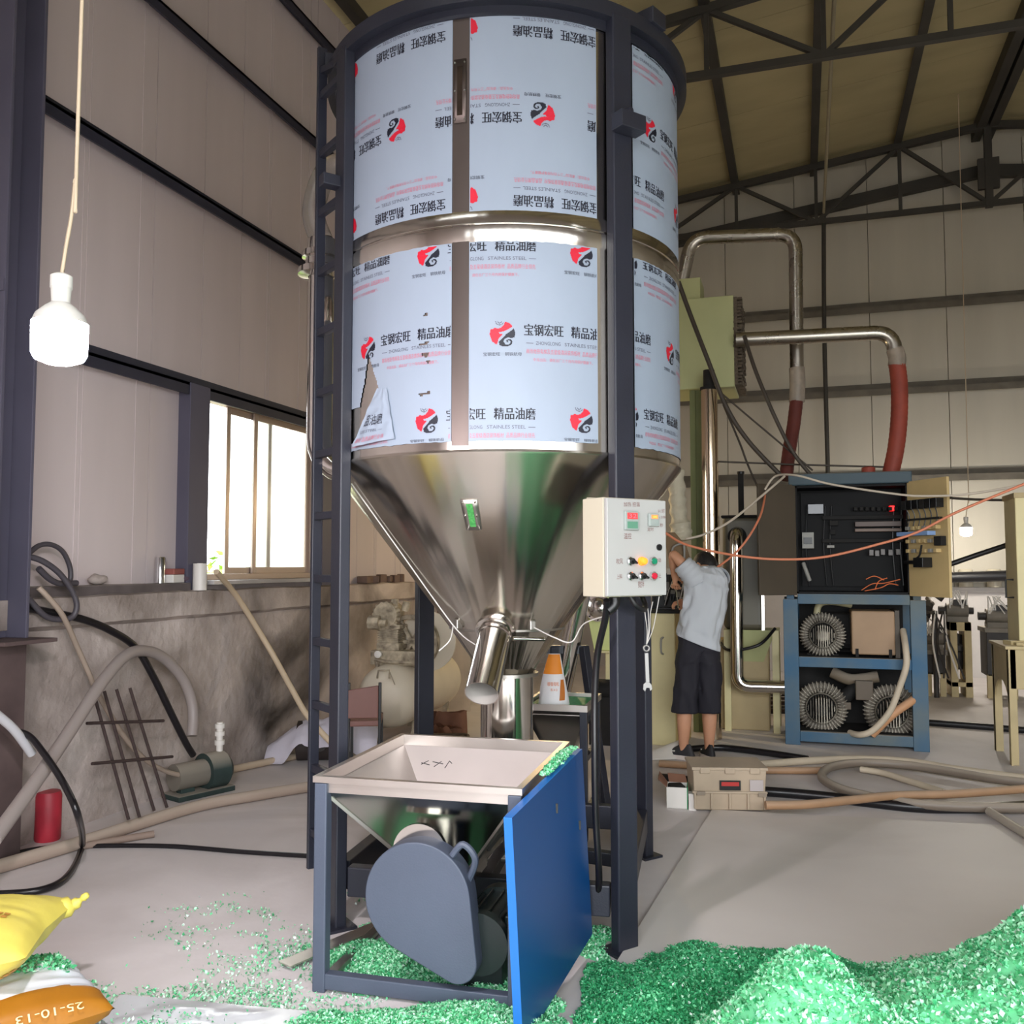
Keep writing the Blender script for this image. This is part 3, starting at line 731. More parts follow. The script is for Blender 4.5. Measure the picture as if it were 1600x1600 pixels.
MB().tube(spline([(ax_, ad_, 3.18), (ax_ - 0.05, ad_ + 0.02, 3.35), (ax_ + 0.02, ad_ + 0.04, 3.58), (ax_ + 0.2, ad_ + 0.05, 3.62)], 8), 0.06, 16).build('clear_duct', M_clear, ap, 50)
# ------------------------------------------------------------------ control cabinet on the front right leg
M_cab = mat('cabinet_grey_paint', (172, 172, 170), 0.45)
M_cabs = mat('cabinet_cream_side', (196, 188, 168), 0.45)
M_marker = mat('marker_ink', (120, 78, 74), 0.6)
M_chrome = mat('chrome_ring', (220, 220, 222), 0.15, 1.0)
M_blk = mat('black_plastic', (20, 20, 22), 0.35)
a = PA[1]
tng = V(math.cos(a), math.sin(a), 0); out = V(math.sin(a), -math.cos(a), 0)
cc = V(SX, SD, 0) + out * (SR + 0.055) - tng * 0.073
cab = thing('control_cabinet', 'pale grey control cabinet with knobs and a lit orange lamp fixed to a silo leg', 'cabinet', cc.x, cc.y, 1.385, a)
CW, CD, CH = 0.295, 0.15, 0.375
MB().bb((-CW / 2, -CD + 0.022, 0), (CW / 2, 0, CH)).build('cabinet_body', M_cabs, cab, 0, bevel=0.004)
MB().bb((-CW / 2 + 0.0, -CD, 0.004), (CW / 2 - 0.0, -CD + 0.018, CH - 0.004)).build('door', M_cab, cab, 0, bevel=0.003)
yf = -CD
fx = lambda px: (px - 992.5) / 95.0 * CW              # door face measured in the photograph
fz = lambda py: CH * (929 - py) / 153.0
M_dispg = mat('display_case_grey', (150, 160, 156), 0.4); M_dispgr = mat('display_keys_green', (90, 140, 116), 0.5)
M_red = mat('red_led_digits', (255, 60, 60), 0.4, emit=(255, 50, 60), estr=4); M_org = mat('orange_led_digits', (255, 150, 60), 0.4, emit=(255, 110, 40), estr=4)
M_redd = mat('dark_red_screen', (170, 60, 60), 0.4, emit=(200, 50, 50), estr=0.8); M_orgd = mat('orange_screen', (220, 110, 70), 0.4, emit=(240, 110, 50), estr=1.2)
def disp(x0, x1, y0, y1, scr, dig, txt, keys):
    b = MB().bb((fx(x0), yf - 0.014, fz(y1)), (fx(x1), yf, fz(y0))).build('display', M_dispg, cab, 0, bevel=0.002)
    h = y1 - y0
    MB().bb((fx(x0 + 3), yf - 0.016, fz(y0 + h * .42)), (fx(x1 - 3), yf - 0.013, fz(y0 + 2.5))).build('screen', scr, b, 0)
    t = MB(); put_text(t, txt, lambda x, z: (x, yf - 0.0165, z), fx(x0 + 5), fz(y0 + h * .36), fx(x1 - 5) - fx(x0 + 5), fz(y0 + 4) - fz(y0 + h * .36))
    t.build('digits', dig, b, 0)
    MB().bb((fx(x0 + 3), yf - 0.016, fz(y1 - 2.5)), (fx(x1 - 3), yf - 0.013, fz(y0 + h * .55))).build('keypad', keys, b, 0)
disp(970, 992, 797, 826, M_redd, M_red, '32', M_dispgr)
disp(1009, 1025, 799, 819, M_orgd, M_org, '045', M_dispg)
def knob(px, py):
    x, z = fx(px), fz(py)
    k = MB().cyl((x, yf, z), (x, yf - 0.010, z), 0.0165, n=24).cyl((x, yf - 0.010, z), (x, yf - 0.014, z), 0.0165, 0.013, n=24).build('selector_switch', M_chrome, cab, 35)
    MB().cyl((x, yf - 0.012, z), (x, yf - 0.022, z), 0.0115, n=20).bar((x - 0.010, yf - 0.027, z + 0.006), (x + 0.012, yf - 0.027, z - 0.008), 0.014, 0.007, up=(0, 0, 1)).build('selector_lever', M_blk, k, 30, bevel=0.001)
def button(px, py, m):
    x, z = fx(px), fz(py)
    k = MB().cyl((x, yf, z), (x, yf - 0.014, z), 0.0165, n=24).build('push_button', M_chrome, cab, 35)
    MB().cyl((x, yf - 0.013, z), (x, yf - 0.018, z), 0.0125, 0.0115, n=20).build('button_cap', m, k, 30)
knob(980, 874); knob(980, 897); knob(998, 897)
button(1016, 874, mat('green_button', (20, 130, 96), 0.3)); button(1016, 897, mat('red_button', (190, 30, 56), 0.3))
x, z = fx(998), fz(874)
MB().cyl((x, yf, z), (x, yf - 0.01, z), 0.0165, n=24).lathe([(0.0145, 0), (0.0145, 0.012), (0.011, 0.019), (0, 0.021)], 24, Matrix.Translation((x, yf - 0.008, z)) @ Matrix.Rotation(R(90), 4, 'X')).build('signal_lamp', mat('lit_orange_lamp', (255, 150, 50), 0.3, emit=(255, 96, 16), estr=1.3), cab, 40)
MB().cyl((fx(1027.5), yf, fz(852)), (fx(1027.5), yf - 0.006, fz(852)), 0.0125, n=20).cyl((fx(1027.5), yf - 0.006, fz(852)), (fx(1027.5), yf - 0.009, fz(852)), 0.007, n=16).build('door_lock', M_blk, cab, 35)
tm = MB()
for s_, x0, x1, y0, y1 in (('加热 控温', 971, 997, 783, 790), ('温控', 971, 983, 831, 840), ('定时', 1009, 1019, 821, 827), ('H 时', 1027, 1038, 791, 798), ('m 分钟', 1027, 1039, 802, 807), ('S 秒', 1026, 1035, 814, 820),
                           ('吹风', 959, 969, 870, 879), ('启动', 1021, 1031, 869, 876), ('上料', 959, 968, 894, 902), ('停止', 1022, 1031, 893, 901), ('搅拌', 993, 1003, 905, 915)):
    put_text(tm, s_, lambda x, z: (x, yf - 0.0006, z), fx(x0), fz(y1), fx(x1) - fx(x0), fz(y0) - fz(y1), ang=R(2))
tm.build('marker_writing', M_marker, cab, 0)['kind'] = 'stuff'
MB().bb((-0.13, -0.02, CH), (0.13, -0.005, CH + 0.006)).build('rain_lip', M_cabs, cab, 0)
o_ = V(cc.x, cc.y, 0)
def inl(p, o, rot):                                     # camera-frame point -> frame of a thing turned by rot
    q = V(p) - o; return Matrix.Rotation(-rot, 3, 'Z') @ q
def cabp(px, py, d): return inl(pc(px, py, d), V(cc.x, cc.y, 1.385), a)
gl = MB().tube(spline([(-0.05, -0.07, -0.004), (-0.05, -0.07, -0.03), (-0.075, -0.06, -0.055)], 6), 0.022, 12).build('cable_gland', M_blk, cab, 40)
MB().tube(spline([(0.03, -0.07, 0), (0.05, -0.08, -0.035), (0.10, -0.07, -0.055), (0.15, -0.02, -0.035), (0.17, 0.03, 0.01)], 8), 0.011, 8).build('cable_loop', M_black, cab, 60)
hose('power_cable', 'thick black cable running down beside the front right silo leg', 'cable',
     [at(948, 938, 3.47), at(946, 965, 3.52), at(934, 1020, 3.6), at(929, 1090, 3.62), at(929, 1180, 3.6), at(931, 1280, 3.6), at(936, 1370, 3.62), at(932, 1420, 3.75)], 0.0135, M_blackg)
# ------------------------------------------------------------------ the feed hopper in front
HR = R(-14.4); HX, HD = -0.232, 3.62
hop = thing('feed_hopper', 'square stainless feed hopper on a dark grey stand with a teardrop belt guard', 'hopper', HX, HD, 0, HR)
M_sheet = mat('dull_stainless_sheet', (214, 206, 200), 0.38, 1.0, var=0.03, vscale=4, rvar=0.06)
M_sheetd = mat('hopper_outside', (190, 188, 182), 0.17, 1.0, rvar=0.05, vscale=3)
M_guard = mat('belt_guard_paint', (72, 80, 96), 0.5, var=0.05, vscale=5, bump=0.0005, bscale=150)
M_motor = mat('dark_green_motor', (24, 34, 34), 0.35)
A_, B_, HZ = 0.385, 0.43, 0.752
# rim: an angle frame, four sides mitred
rim = MB()
def ring4(mb, a0, b0, z0, a1, b1, z1):
    P = [(-a0, -b0, z0), (a0, -b0, z0), (a0, b0, z0), (-a0, b0, z0), (-a1, -b1, z1), (a1, -b1, z1), (a1, b1, z1), (-a1, b1, z1)]
    mb.add(P, [(i, (i + 1) % 4, 4 + (i + 1) % 4, 4 + i) for i in range(4)])
ring4(rim, A_, B_, HZ - 0.022, A_, B_, HZ); ring4(rim, A_, B_, HZ, A_ - 0.024, B_ - 0.024, HZ); ring4(rim, A_ - 0.024, B_ - 0.024, HZ, A_ - 0.024, B_ - 0.024, HZ - 0.05)
ring4(rim, A_, B_, HZ - 0.022, A_ - 0.02, B_ - 0.02, HZ - 0.022); ring4(rim, A_ - 0.02, B_ - 0.02, HZ - 0.022, A_ - 0.02, B_ - 0.02, HZ - 0.06)
rim.build('rim', M_sheet, hop, 0, flip=False)
M_sheetin = mat('dull_hopper_inside', (206, 198, 194), 0.55, 0.85, var=0.03, vscale=5, rvar=0.05)
fun = MB()
ring4(fun, A_ - 0.022, B_ - 0.022, HZ - 0.05, 0.10, 0.14, 0.36); ring4(fun, 0.10, 0.14, 0.36, 0.10, 0.14, 0.30)
fun.build('funnel', M_sheetd, hop, 0, flip=False)
fun = MB()
ring4(fun, A_ - 0.026, B_ - 0.026, HZ - 0.045, 0.098, 0.138, 0.362); fun.bb((-0.098, -0.138, 0.355), (0.098, 0.138, 0.362))
fun.build('funnel_lining', M_sheetin, hop, 0, flip=False)
for sx_, sy_ in ((-1, -1), (1, -1), (1, 1), (-1, 1)):
    MB().bar((sx_ * (A_ - 0.026), sy_ * (B_ - 0.026), HZ - 0.056), (sx_ * 0.102, sy_ * 0.142, 0.36), 0.012, 0.012).build('corner_weld', M_weld, hop, 0)
tx = MB()
pts_ = [[(0, 0), (.03, .05)], [(.04, .0), (.0, .02)], [(.06, -.02), (.09, .05)], [(.05, .04), (.10, .02)], [(.11, -.03), (.125, .06), (.14, .03)]]
def bkw(x, y):                                         # on the inner back slope
    t = 0.14 + (0.06 - y) * 0.9; z = (HZ - 0.05) + (0.36 - HZ + 0.05) * t; v = (B_ - 0.022) + (0.14 - B_ + 0.022) * t
    return V(-0.26 + x, v - 0.004, z + 0.002)
for st in pts_:
    for i in range(len(st) - 1): tx.bar(bkw(*st[i]), bkw(*st[i + 1]), 0.0055, 0.003)
tx.build('pen_scribble', M_blk, hop, 0)
for sx_, sy_ in ((-1, -1), (1, -1), (1, 1), (-1, 1)):
    MB().bb((sx_ * (A_ - 0.052), sy_ * (B_ - 0.052), 0), (sx_ * (A_ - 0.004), sy_ * (B_ - 0.004), HZ - (0.024 if sy_ < 0 else 0.10))).build('leg', M_guard, hop, 0, bevel=0.005)
for sy_ in (-1, 1):
    MB().bb((-A_ + 0.05, sy_ * (B_ - 0.048), 0.012), (A_ - 0.05, sy_ * (B_ - 0.008), 0.066)).build('bottom_rail', M_guard, hop, 0, bevel=0.004)
for sx_ in (-1, 1):
    MB().bb((sx_ * (A_ - 0.048), -B_ + 0.05, 0.012), (sx_ * (A_ - 0.008), B_ - 0.05, 0.03)).build('bottom_rail', M_weld if sx_ < 0 else M_guard, hop, 0, bevel=0.004)
# screw trough under the funnel
MB().cyl((0, -0.33, 0.37), (0, 0.52, 0.37), 0.105, n=32).build('screw_trough', M_sheetd, hop, 40)
# belt guard: two circles and their tangents
def hopp(p): return inl(p, V(HX, HD, 0), HR)
g1 = hopp(pc(652, 1404, 3.19)); g2 = hopp(pc(712, 1507, 3.14))
r1, r2 = 0.190, 0.070
dv = V(g2.x - g1.x, g2.z - g1.z); dl = dv.length; base_a = math.atan2(dv.y, dv.x); off = math.acos((r1 - r2) / dl)
outl = []
for k in range(41):
    t = base_a + off + (2 * math.pi - 2 * off) * k / 40; outl.append((g1.x + r1 * math.cos(t), g1.z + r1 * math.sin(t)))
for k in range(21):
    t = base_a - off + 2 * off * k / 20; outl.append((g2.x + r2 * math.cos(t), g2.z + r2 * math.sin(t)))
yg = (g1.y + g2.y) / 2
MX = Matrix(((1, 0, 0, 0), (0, 0, 1, 0), (0, 1, 0, 0), (0, 0, 0, 1)))     # x,y -> x,z ; depth along y
bg_ = MB().prism(outl, yg, yg + 0.085, MX).build('belt_guard', M_guard, hop, 50, bevel=0.004)
MB().tube(spline([(g1.x + 0.12, yg + 0.02, g1.z + 0.15), (g1.x + 0.16, yg + 0.02, g1.z + 0.19), (g1.x + 0.20, yg + 0.03, g1.z + 0.14), (g1.x + 0.17, yg + 0.05, g1.z + 0.06)], 6), 0.012, 8).build('guard_handle', M_guard, bg_, 40)
MB().cyl((g1.x - 0.02, yg + 0.08, g1.z + 0.13), (g1.x - 0.02, yg + 0.10, g1.z + 0.13), 0.10, n=40).build('bearing_flange', M_ssp, hop, 40)
# motor behind the guard
mx_, mz_ = g2.x + 0.055, g2.z + 0.04
mt = MB().cyl((mx_, yg + 0.09, mz_), (mx_, yg + 0.36, mz_), 0.085, n=32).cyl((mx_, yg + 0.07, mz_), (mx_, yg + 0.11, mz_), 0.105, n=32).build('motor', M_motor, hop, 35)
for k in range(14):
    t = 2 * math.pi * k / 14; c_, s_ = math.cos(t), math.sin(t)
    MB().bar((mx_ + 0.09 * c_, yg + 0.13, mz_ + 0.09 * s_), (mx_ + 0.09 * c_, yg + 0.34, mz_ + 0.09 * s_), 0.006, 0.016, up=(c_, 0, s_)).build('cooling_fin', M_motor, mt, 0)
MB().lathe([(0.045, 0.0), (0.10, 0.0), (0.10, 0.055), (0.0, 0.06)], 32, Matrix.Translation((mx_, yg + 0.35, mz_)) @ Matrix.Rotation(R(-90), 4, 'X')).build('fan_cover', M_motor, mt, 35)
MB().bb((mx_ + 0.07, yg + 0.16, mz_ - 0.02), (mx_ + 0.14, yg + 0.26, mz_ + 0.07)).build('terminal_box', M_motor, mt, 0, bevel=0.006)
MB().bb((mx_ - 0.07, yg + 0.13, 0.012), (mx_ + 0.07, yg + 0.30, mz_ - 0.06)).build('motor_foot', M_motor, mt, 0, bevel=0.004)
# loose sheet strip on the floor by the hopper's left foot
p = pz(540, 1475, 0.0)
fs = MB().bb((-0.30, -0.035, 0.012), (0.30, 0.035, 0.018)).build('floor_strip', M_sheet, None, 0, loc=C(p.x, p.y, 0.006), rot=(0, 0, PSI + R(52)))
tag(fs, 'flat steel strip lying on the floor by the left foot of the hopper', 'strip')
# ------------------------------------------------------------------ the blue panel
M_blue = mat('blue_panel_face', (14, 68, 124), 0.34, var=0.03, vscale=2)
M_bluee = mat('blue_panel_edge', (26, 102, 180), 0.4)
NT, FT, NB, FB = V(0.0, 2.93, 0.705), V(0.276, 3.62, 0.785), V(0.035, 2.93, 0.002), V(0.312, 3.62, 0.075)
tv = V(0.027, -0.0075, 0)                                   # thickness, across the panel to the left
bp_ = MB()
bp_.add([NT, FT, FB, NB, NT - tv, FT - tv, FB - tv, NB - tv], [(0, 3, 2, 1), (4, 5, 6, 7)], 0)
bp_.add([NT, FT, FB, NB, NT - tv, FT - tv, FB - tv, NB - tv], [(0, 1, 5, 4), (1, 2, 6, 5), (2, 3, 7, 6), (3, 0, 4, 7)], 1)
bp_.v = [tuple(V(v) - V(0.15, 3.27, 0)) for v in bp_.v]
pnl = thing('blue_panel', 'tall flat blue painted panel leaning on the right side of the feed hopper', 'panel', 0.15, 3.27, 0)
bp_.build('sheet', [M_blue, M_bluee], pnl, 0, bevel=0.002)
def onp(u, v): return (NT.lerp(FT, u)).lerp(NB.lerp(FB, u), v) - V(0.15, 3.27, 0)
for u_, v_ in ((0.55, 0.16), (0.88, 0.37)):
    p = onp(u_, v_); MB().bar(p + V(0.001, 0, .017), p + V(0.001, 0, -.017), 0.004, 0.012, up=(1, 0, 0)).build('slot', M_blk, pnl, 0)
# ------------------------------------------------------------------ second hopper behind, with a sack on it
h2c = pc(880, 1095, 5.24)
hop2 = thing('feed_hopper', 'second smaller stainless hopper on dark legs standing behind the silo, sack on it', 'hopper', h2c.x, h2c.y + 0.10, 0, R(-14))
Z2 = h2c.z
rim = MB(); a2, b2 = 0.19, 0.26
ring4(rim, a2, b2, Z2 - 0.035, a2, b2, Z2); ring4(rim, a2, b2, Z2, a2 - 0.02, b2 - 0.02, Z2); ring4(rim, a2 - 0.02, b2 - 0.02, Z2, a2 - 0.02, b2 - 0.02, Z2 - 0.06)
rim.build('rim', M_sheet, hop2, 0, flip=False)
fun = MB(); ring4(fun, a2 - 0.01, b2 - 0.01, Z2 - 0.035, 0.07, 0.10, Z2 - 0.30); fun.build('funnel', M_sheetd, hop2, 0, solid=0.003, flip=False)
for sx_, sy_ in ((-1, -1), (1, -1), (1, 1), (-1, 1)):
    MB().bb((sx_ * (a2 - 0.045), sy_ * (b2 - 0.045), 0), (sx_ * (a2 - 0.004), sy_ * (b2 - 0.004), Z2 - 0.03)).build('leg', M_darkpaint, hop2, 0, bevel=0.003)
for z_ in (0.12, 0.42):
    for sx_ in (-1, 1): MB().bb((sx_ * (a2 - 0.04), -b2 + 0.04, z_), (sx_ * (a2 - 0.01), b2 - 0.04, z_ + 0.03)).build('side_rail', M_darkpaint, hop2, 0)
MB().bb((-a2 + 0.03, -b2 + 0.03, Z2 - 0.025), (a2 - 0.03, b2 - 0.03, Z2 - 0.02)).build('flakes_inside', M_green, hop2, 0)
# the sack
M_sack = mat('white_woven_sack', (232, 228, 230), 0.6, bump=0.002, bscale=14)
M_sacko = mat('orange_sack_print', (236, 140, 36), 0.6, bump=0.002, bscale=14)
sk0 = pc(866, 1100, 5.25)
sack = thing('plastic_sack', 'white sack with an orange top standing half empty on the second hopper', 'sack', sk0.x, sk0.y, sk0.z)
def sackp(u, v):
    t = 2 * math.pi * u; h = v
    rx = 0.088 * (1 - 0.62 * h ** 1.3) * (1 + 0.06 * noise.noise(V(math.cos(t) * 2, math.sin(t) * 2, h * 4)))
    ry = 0.07 * (1 - 0.75 * h ** 1.2)
    return V(rx * math.sin(t) - 0.018 * h + 0.02 * h * h, -ry * math.cos(t), h * 0.285)
MB().grid(sackp, 36, 26).build('sack_body', M_sack, sack, 60)
MB().grid(lambda u, v: V(sackp(0.80 + u * 0.36, 0.60 + 0.38 * v)) * 1.015 + V(0, -0.002, 0), 16, 10).build('orange_print', M_sacko, sack, 60)
MB().grid(lambda u, v: V(sackp(0.10 + u * 0.07 - 0.05 * (1 - v), 0.10 + 0.4 * v)) + V(0, -0.003, 0), 3, 8).build('orange_fold', mat('orange_fold_print', (190, 110, 40), 0.6), sack, 60)
tx = MB(); sf = lambda x, y: V(sackp(0.97 + x, y)) + V(0, -0.004, 0)
put_text(tx, '增强母粒', sf, -0.06, 0.38, 0.16, 0.08); put_text(tx, '料 A O', sf, -0.01, 0.28, 0.08, 0.06)
tx.build('lettering', mat('sack_lettering', (226, 120, 40), 0.6), sack, 0)
# tall stainless screw conveyor leaning behind the silo
q0, q1 = pc(872, 1108, 5.85), pc(902, 955, 5.75)
scv = thing('screw_conveyor', 'slanting polished steel screw conveyor tube behind the silo cone, on splayed dark legs', 'conveyor', q0.x, q0.y, 0)
L_ = lambda p: V(p) - V(q0.x, q0.y, 0)
dirn = (q1 - q0).normalized()
MB().cyl(L_(q0 - dirn * 0.45), L_(q1 + dirn * 0.25), 0.062, n=28).build('tube', M_ssp, scv, 40)
g0, g1_ = pc(912, 1010, 5.75), pc(948, 1190, 5.6)
for dx in (0.0, -0.30):
    MB().bar(L_(V(g0.x + dx * .6, g0.y, g0.z)), L_(V(g1_.x + dx, g1_.y + (0.2 if dx else 0), 0.0)), 0.05, 0.05).build('splayed_leg', M_darkpaint, scv, 0, bevel=0.003)
MB().bar(L_(V(g0.x - 0.30, g0.y + .02, g0.z - 0.02)), L_(V(g0.x + 0.03, g0.y + .02, g0.z - 0.02)), 0.05, 0.05).build('head_bar', M_darkpaint, scv, 0)
# spanner hung on wire from the rear right leg
pl = pc(1013, 935, 4.60)
sw = thing('hanging_spanner', 'steel open-ended spanner hanging on loops of wire from a silo leg', 'spanner', *pc(1010, 1082, 4.60))
s0 = pc(1010, 1082, 4.60); Ls = lambda px, py: pc(px, py, 4.60) - s0
M_span = mat('spanner_steel', (150, 148, 146), 0.45, 0.8)
MB().bar(Ls(1012, 1068), Ls(1010, 1020), 0.020, 0.008, up=(0, 1, 0)).build('shank', M_span, sw, 0, bevel=0.002)
jw = MB()
c_ = Ls(1011.5, 1073)
jw.prism([(-.020, .012), (-.010, .022), (.010, .022), (.021, .010), (.024, -.012), (.014, -.022), (.009, -.006), (-.004, -.005), (-.012, -.024), (-.022, -.014)], -0.005, 0.005, Matrix.Translation(c_) @ Matrix.Rotation(R(90), 4, 'X'))
jw.build('open_jaw', M_span, sw, 0, bevel=0.001)
MB().tube([V(c2) for c2 in [Ls(1010, 1013) + V(0.014 * math.cos(t), 0, 0.014 * math.sin(t)) for t in [2 * math.pi * k / 16 for k in range(16)]]], 0.006, 8, closed=True).build('ring_end', M_span, sw, 60)
for xa, xb, ya_ in ((1008, 1006, 945), (1013, 1012, 950), (1016, 1020, 940), (1025, 1030, 932)):
    MB().tube(spline([Ls(1010, 1008), Ls((xa + 1010) / 2 + 2, 985), Ls(xa, 960), Ls(xb, ya_)], 5), 0.0022, 5).build('wire', M_wire, sw, 60)
# ------------------------------------------------------------------ green regrind: heaps and scatter
M_gl = mat('flake_mint', (178, 238, 198), 0.5, var=0.08, vscale=40)
M_gm = mat('flake_green', (112, 208, 150), 0.5, var=0.1, vscale=40)
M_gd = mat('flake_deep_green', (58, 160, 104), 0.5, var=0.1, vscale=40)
M_gw = mat('flake_clear', (214, 228, 220), 0.35)
rg = np.random.default_rng(7)
def flakes(P, Nn, size, name, parent=None, base=None, tilt=0.9, mixw=(0.36, 0.38, 0.22, 0.04)):
    """P: n x 3 points; curled shards of four corners each, as one mesh"""
    n = len(P)
    a = rg.normal(size=(n, 3)); a /= np.linalg.norm(a, axis=1)[:, None]
    b = rg.normal(size=(n, 3)) * np.array([1, 1, tilt]); b -= a * (a * b).sum(1)[:, None]; b /= np.linalg.norm(b, axis=1)[:, None]
    s = size * rg.uniform(0.5, 1.25, (n, 1)); w = s * rg.uniform(0.35, 0.8, (n, 1))
    up = np.cross(a, b) * s * 0.3
    v = np.stack([P - a * s + up, P - b * w, P + a * s + up, P + b * w], 1).reshape(-1, 3)
    me = bpy.data.meshes.new(name)
    nb = 0 if base is None else len(base[0])
    if base is not None: v = np.concatenate([base[0], v])
    nf = n + (0 if base is None else len(base[1]))
    me.vertices.add(len(v)); me.vertices.foreach_set('co', v.astype(np.float32).ravel())
    idx = (np.arange(n * 4) + nb)
    if base is not None: idx = np.concatenate([np.array(base[1]).ravel(), idx])
    me.loops.add(nf * 4); me.loops.foreach_set('vertex_index', idx.astype(np.int32))
    me.polygons.add(nf); me.polygons.foreach_set('loop_start', np.arange(0, nf * 4, 4, dtype=np.int32))
    mi = rg.choice(4, n, p=mixw)
    if base is not None: mi = np.concatenate([np.full(len(base[1]), 2 if mixw[2] > 0.5 else 1), mi])
    me.polygons.foreach_set('material_index', mi.astype(np.int32))
    for m in (M_gl, M_gm, M_gd, M_gw): me.materials.append(m)
    me.update(calc_edges=True)
    o = bpy.data.objects.new(name, me); COL.objects.link(o)
    if parent: o.parent = parent
    return o
def field(fn, x0, x1, d0, d1, cell, count, size, name, label, thr=0.004, mixw=(0.36, 0.38, 0.22, 0.04)):
    nx, nd = int((x1 - x0) / cell), int((d1 - d0) / cell)
    X = np.linspace(x0, x1, nx + 1); D = np.linspace(d0, d1, nd + 1)
    H = np.array([[fn(x, d) for x in X] for d in D])
    xx, dd = np.meshgrid(X, D)
    base_v = np.stack([xx, dd, H], 2).reshape(-1, 3)
    fs = []
    for j in range(nd):
        for i in range(nx):
            if max(H[j, i], H[j, i + 1], H[j + 1, i + 1], H[j + 1, i]) > thr:
                q = j * (nx + 1) + i; fs.append((q, q + 1, q + nx + 2, q + nx + 1))
    # shards: drawn where the heap is, lying on its surface
    u = rg.uniform(0, 1, (count * 4, 2)); xs = x0 + (x1 - x0) * u[:, 0]; ds = d0 + (d1 - d0) * u[:, 1]
    fi = (xs - x0) / (x1 - x0) * nx; fj = (ds - d0) / (d1 - d0) * nd
    i = np.clip(fi.astype(int), 0, nx - 1); j = np.clip(fj.astype(int), 0, nd - 1); a = fi - i; b = fj - j
    hz = H[j, i] * (1 - a) * (1 - b) + H[j, i + 1] * a * (1 - b) + H[j + 1, i + 1] * a * b + H[j + 1, i] * (1 - a) * b
    keep = hz > thr * 0.3
    P = np.stack([xs, ds, hz + size * 0.45], 1)[keep][:count]
    P[:, 2] += rg.uniform(0, size * 0.8, len(P))
    # to world
    def w(v): 
        return np.stack([v[:, 0] * cs - v[:, 1] * sn, v[:, 0] * sn + v[:, 1] * cs, v[:, 2]], 1)
    o = flakes(w(P), None, size, name, None, (w(base_v), fs), mixw=mixw)
    return tag(o, label, 'flakes', kind='stuff')
gs = lambda x, d, cx, cd, sx, sd, h: h * math.exp(-((x - cx) / sx) ** 2 - ((d - cd) / sd) ** 2)
def rough(x, d, s=3.0, z=0.0): return noise.fractal(V(x * s, d * s, z), 1.0, 2.0, 4)
def heap(x, d):
    h = gs(x, d, 2.15, 2.45, 1.02, 0.72, 0.88) + gs(x, d, 0.76, 2.50, 0.25, 0.40, 0.27) + gs(x, d, 0.62, 2.1, 0.35, 0.5, 0.14) + gs(x, d, 1.2, 2.2, 0.5, 0.5, 0.10)
    h -= gs(x, d, 0.955, 2.58, 0.075, 0.16, 0.13)
    h += 0.035 * rough(x, d, 3.5) * min(1, h * 6) + 0.012 * rough(x, d, 14, 2) * min(1, h * 6)
    return max(-0.03, h - 0.05)
field(heap, 0.05, 3.3, 1.35, 3.6, 0.02, 90000, 0.0085, 'green_flake_heap', 'big bright green heap of shredded plastic flakes at the front right')
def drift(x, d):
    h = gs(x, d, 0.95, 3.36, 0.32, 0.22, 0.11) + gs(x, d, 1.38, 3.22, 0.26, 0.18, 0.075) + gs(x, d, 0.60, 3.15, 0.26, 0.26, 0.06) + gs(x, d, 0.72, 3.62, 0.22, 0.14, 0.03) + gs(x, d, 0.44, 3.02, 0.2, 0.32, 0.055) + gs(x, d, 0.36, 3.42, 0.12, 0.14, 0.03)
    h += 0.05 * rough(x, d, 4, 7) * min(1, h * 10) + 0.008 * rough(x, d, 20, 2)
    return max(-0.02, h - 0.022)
field(drift, 0.1, 2.2, 2.7, 3.95, 0.02, 36000, 0.0075, 'green_flake_drift', 'low green drift of plastic flakes behind the big heap, shade put into its colour', mixw=(0.03, 0.12, 0.84, 0.01))  # shade behind the heap and beside the panel put into the flake colours
def spill(x, d):
    h = gs(x, d, -0.35, 3.05, 0.45, 0.10, 0.05) + gs(x, d, -0.1, 2.9, 0.35, 0.12, 0.045) + gs(x, d, -0.55, 3.55, 0.20, 0.20, 0.03) + gs(x, d, -0.3, 3.5, 0.30, 0.26, 0.025) + gs(x, d, -0.05, 3.3, 0.2, 0.25, 0.05) + gs(x, d, 0.25, 3.75, 0.2, 0.2, 0.03) + gs(x, d, -0.62, 3.85, 0.22, 0.16, 0.012)
    h += 0.018 * rough(x, d, 7, 4)
    return max(-0.01, h - 0.016)
field(spill, -1.1, 0.5, 2.75, 4.2, 0.02, 26000, 0.0075, 'green_flake_spill', 'green plastic flakes spilt round the feet of the feed hopper')
def thin(x, d):
    h = 0.009 * rough(x, d, 2.6, 11) + 0.006 * rough(x, d, 9, 3) + gs(x, d, -0.95, 3.26, 0.30, 0.10, 0.016) + gs(x, d, -0.80, 3.5, 0.30, 0.35, 0.007) + gs(x, d, -1.2, 3.15, 0.25, 0.10, 0.012)
    return h - 0.0065
# loose shards lying singly on the floor
def scatter(fn, x0, x1, d0, d1, n, size, name, label, mixw):
    P = []
    while len(P) < n:
        x, d = rg.uniform(x0, x1), rg.uniform(d0, d1)
        if fn(x, d) * 60 > rg.uniform(-0.30, 0.6): P.append((*C(x, d)[:2], 0.004 + rg.uniform(0, 0.003)))
    return tag(flakes(np.array(P), None, size, name, mixw=mixw, tilt=0.15), label, 'flakes', kind='stuff')
scatter(thin, -1.6, -0.1, 2.7, 4.3, 5200, 0.007, 'scattered_flakes', 'single green and clear flakes strewn over the floor left of the hopper', (0.3, 0.3, 0.15, 0.25))
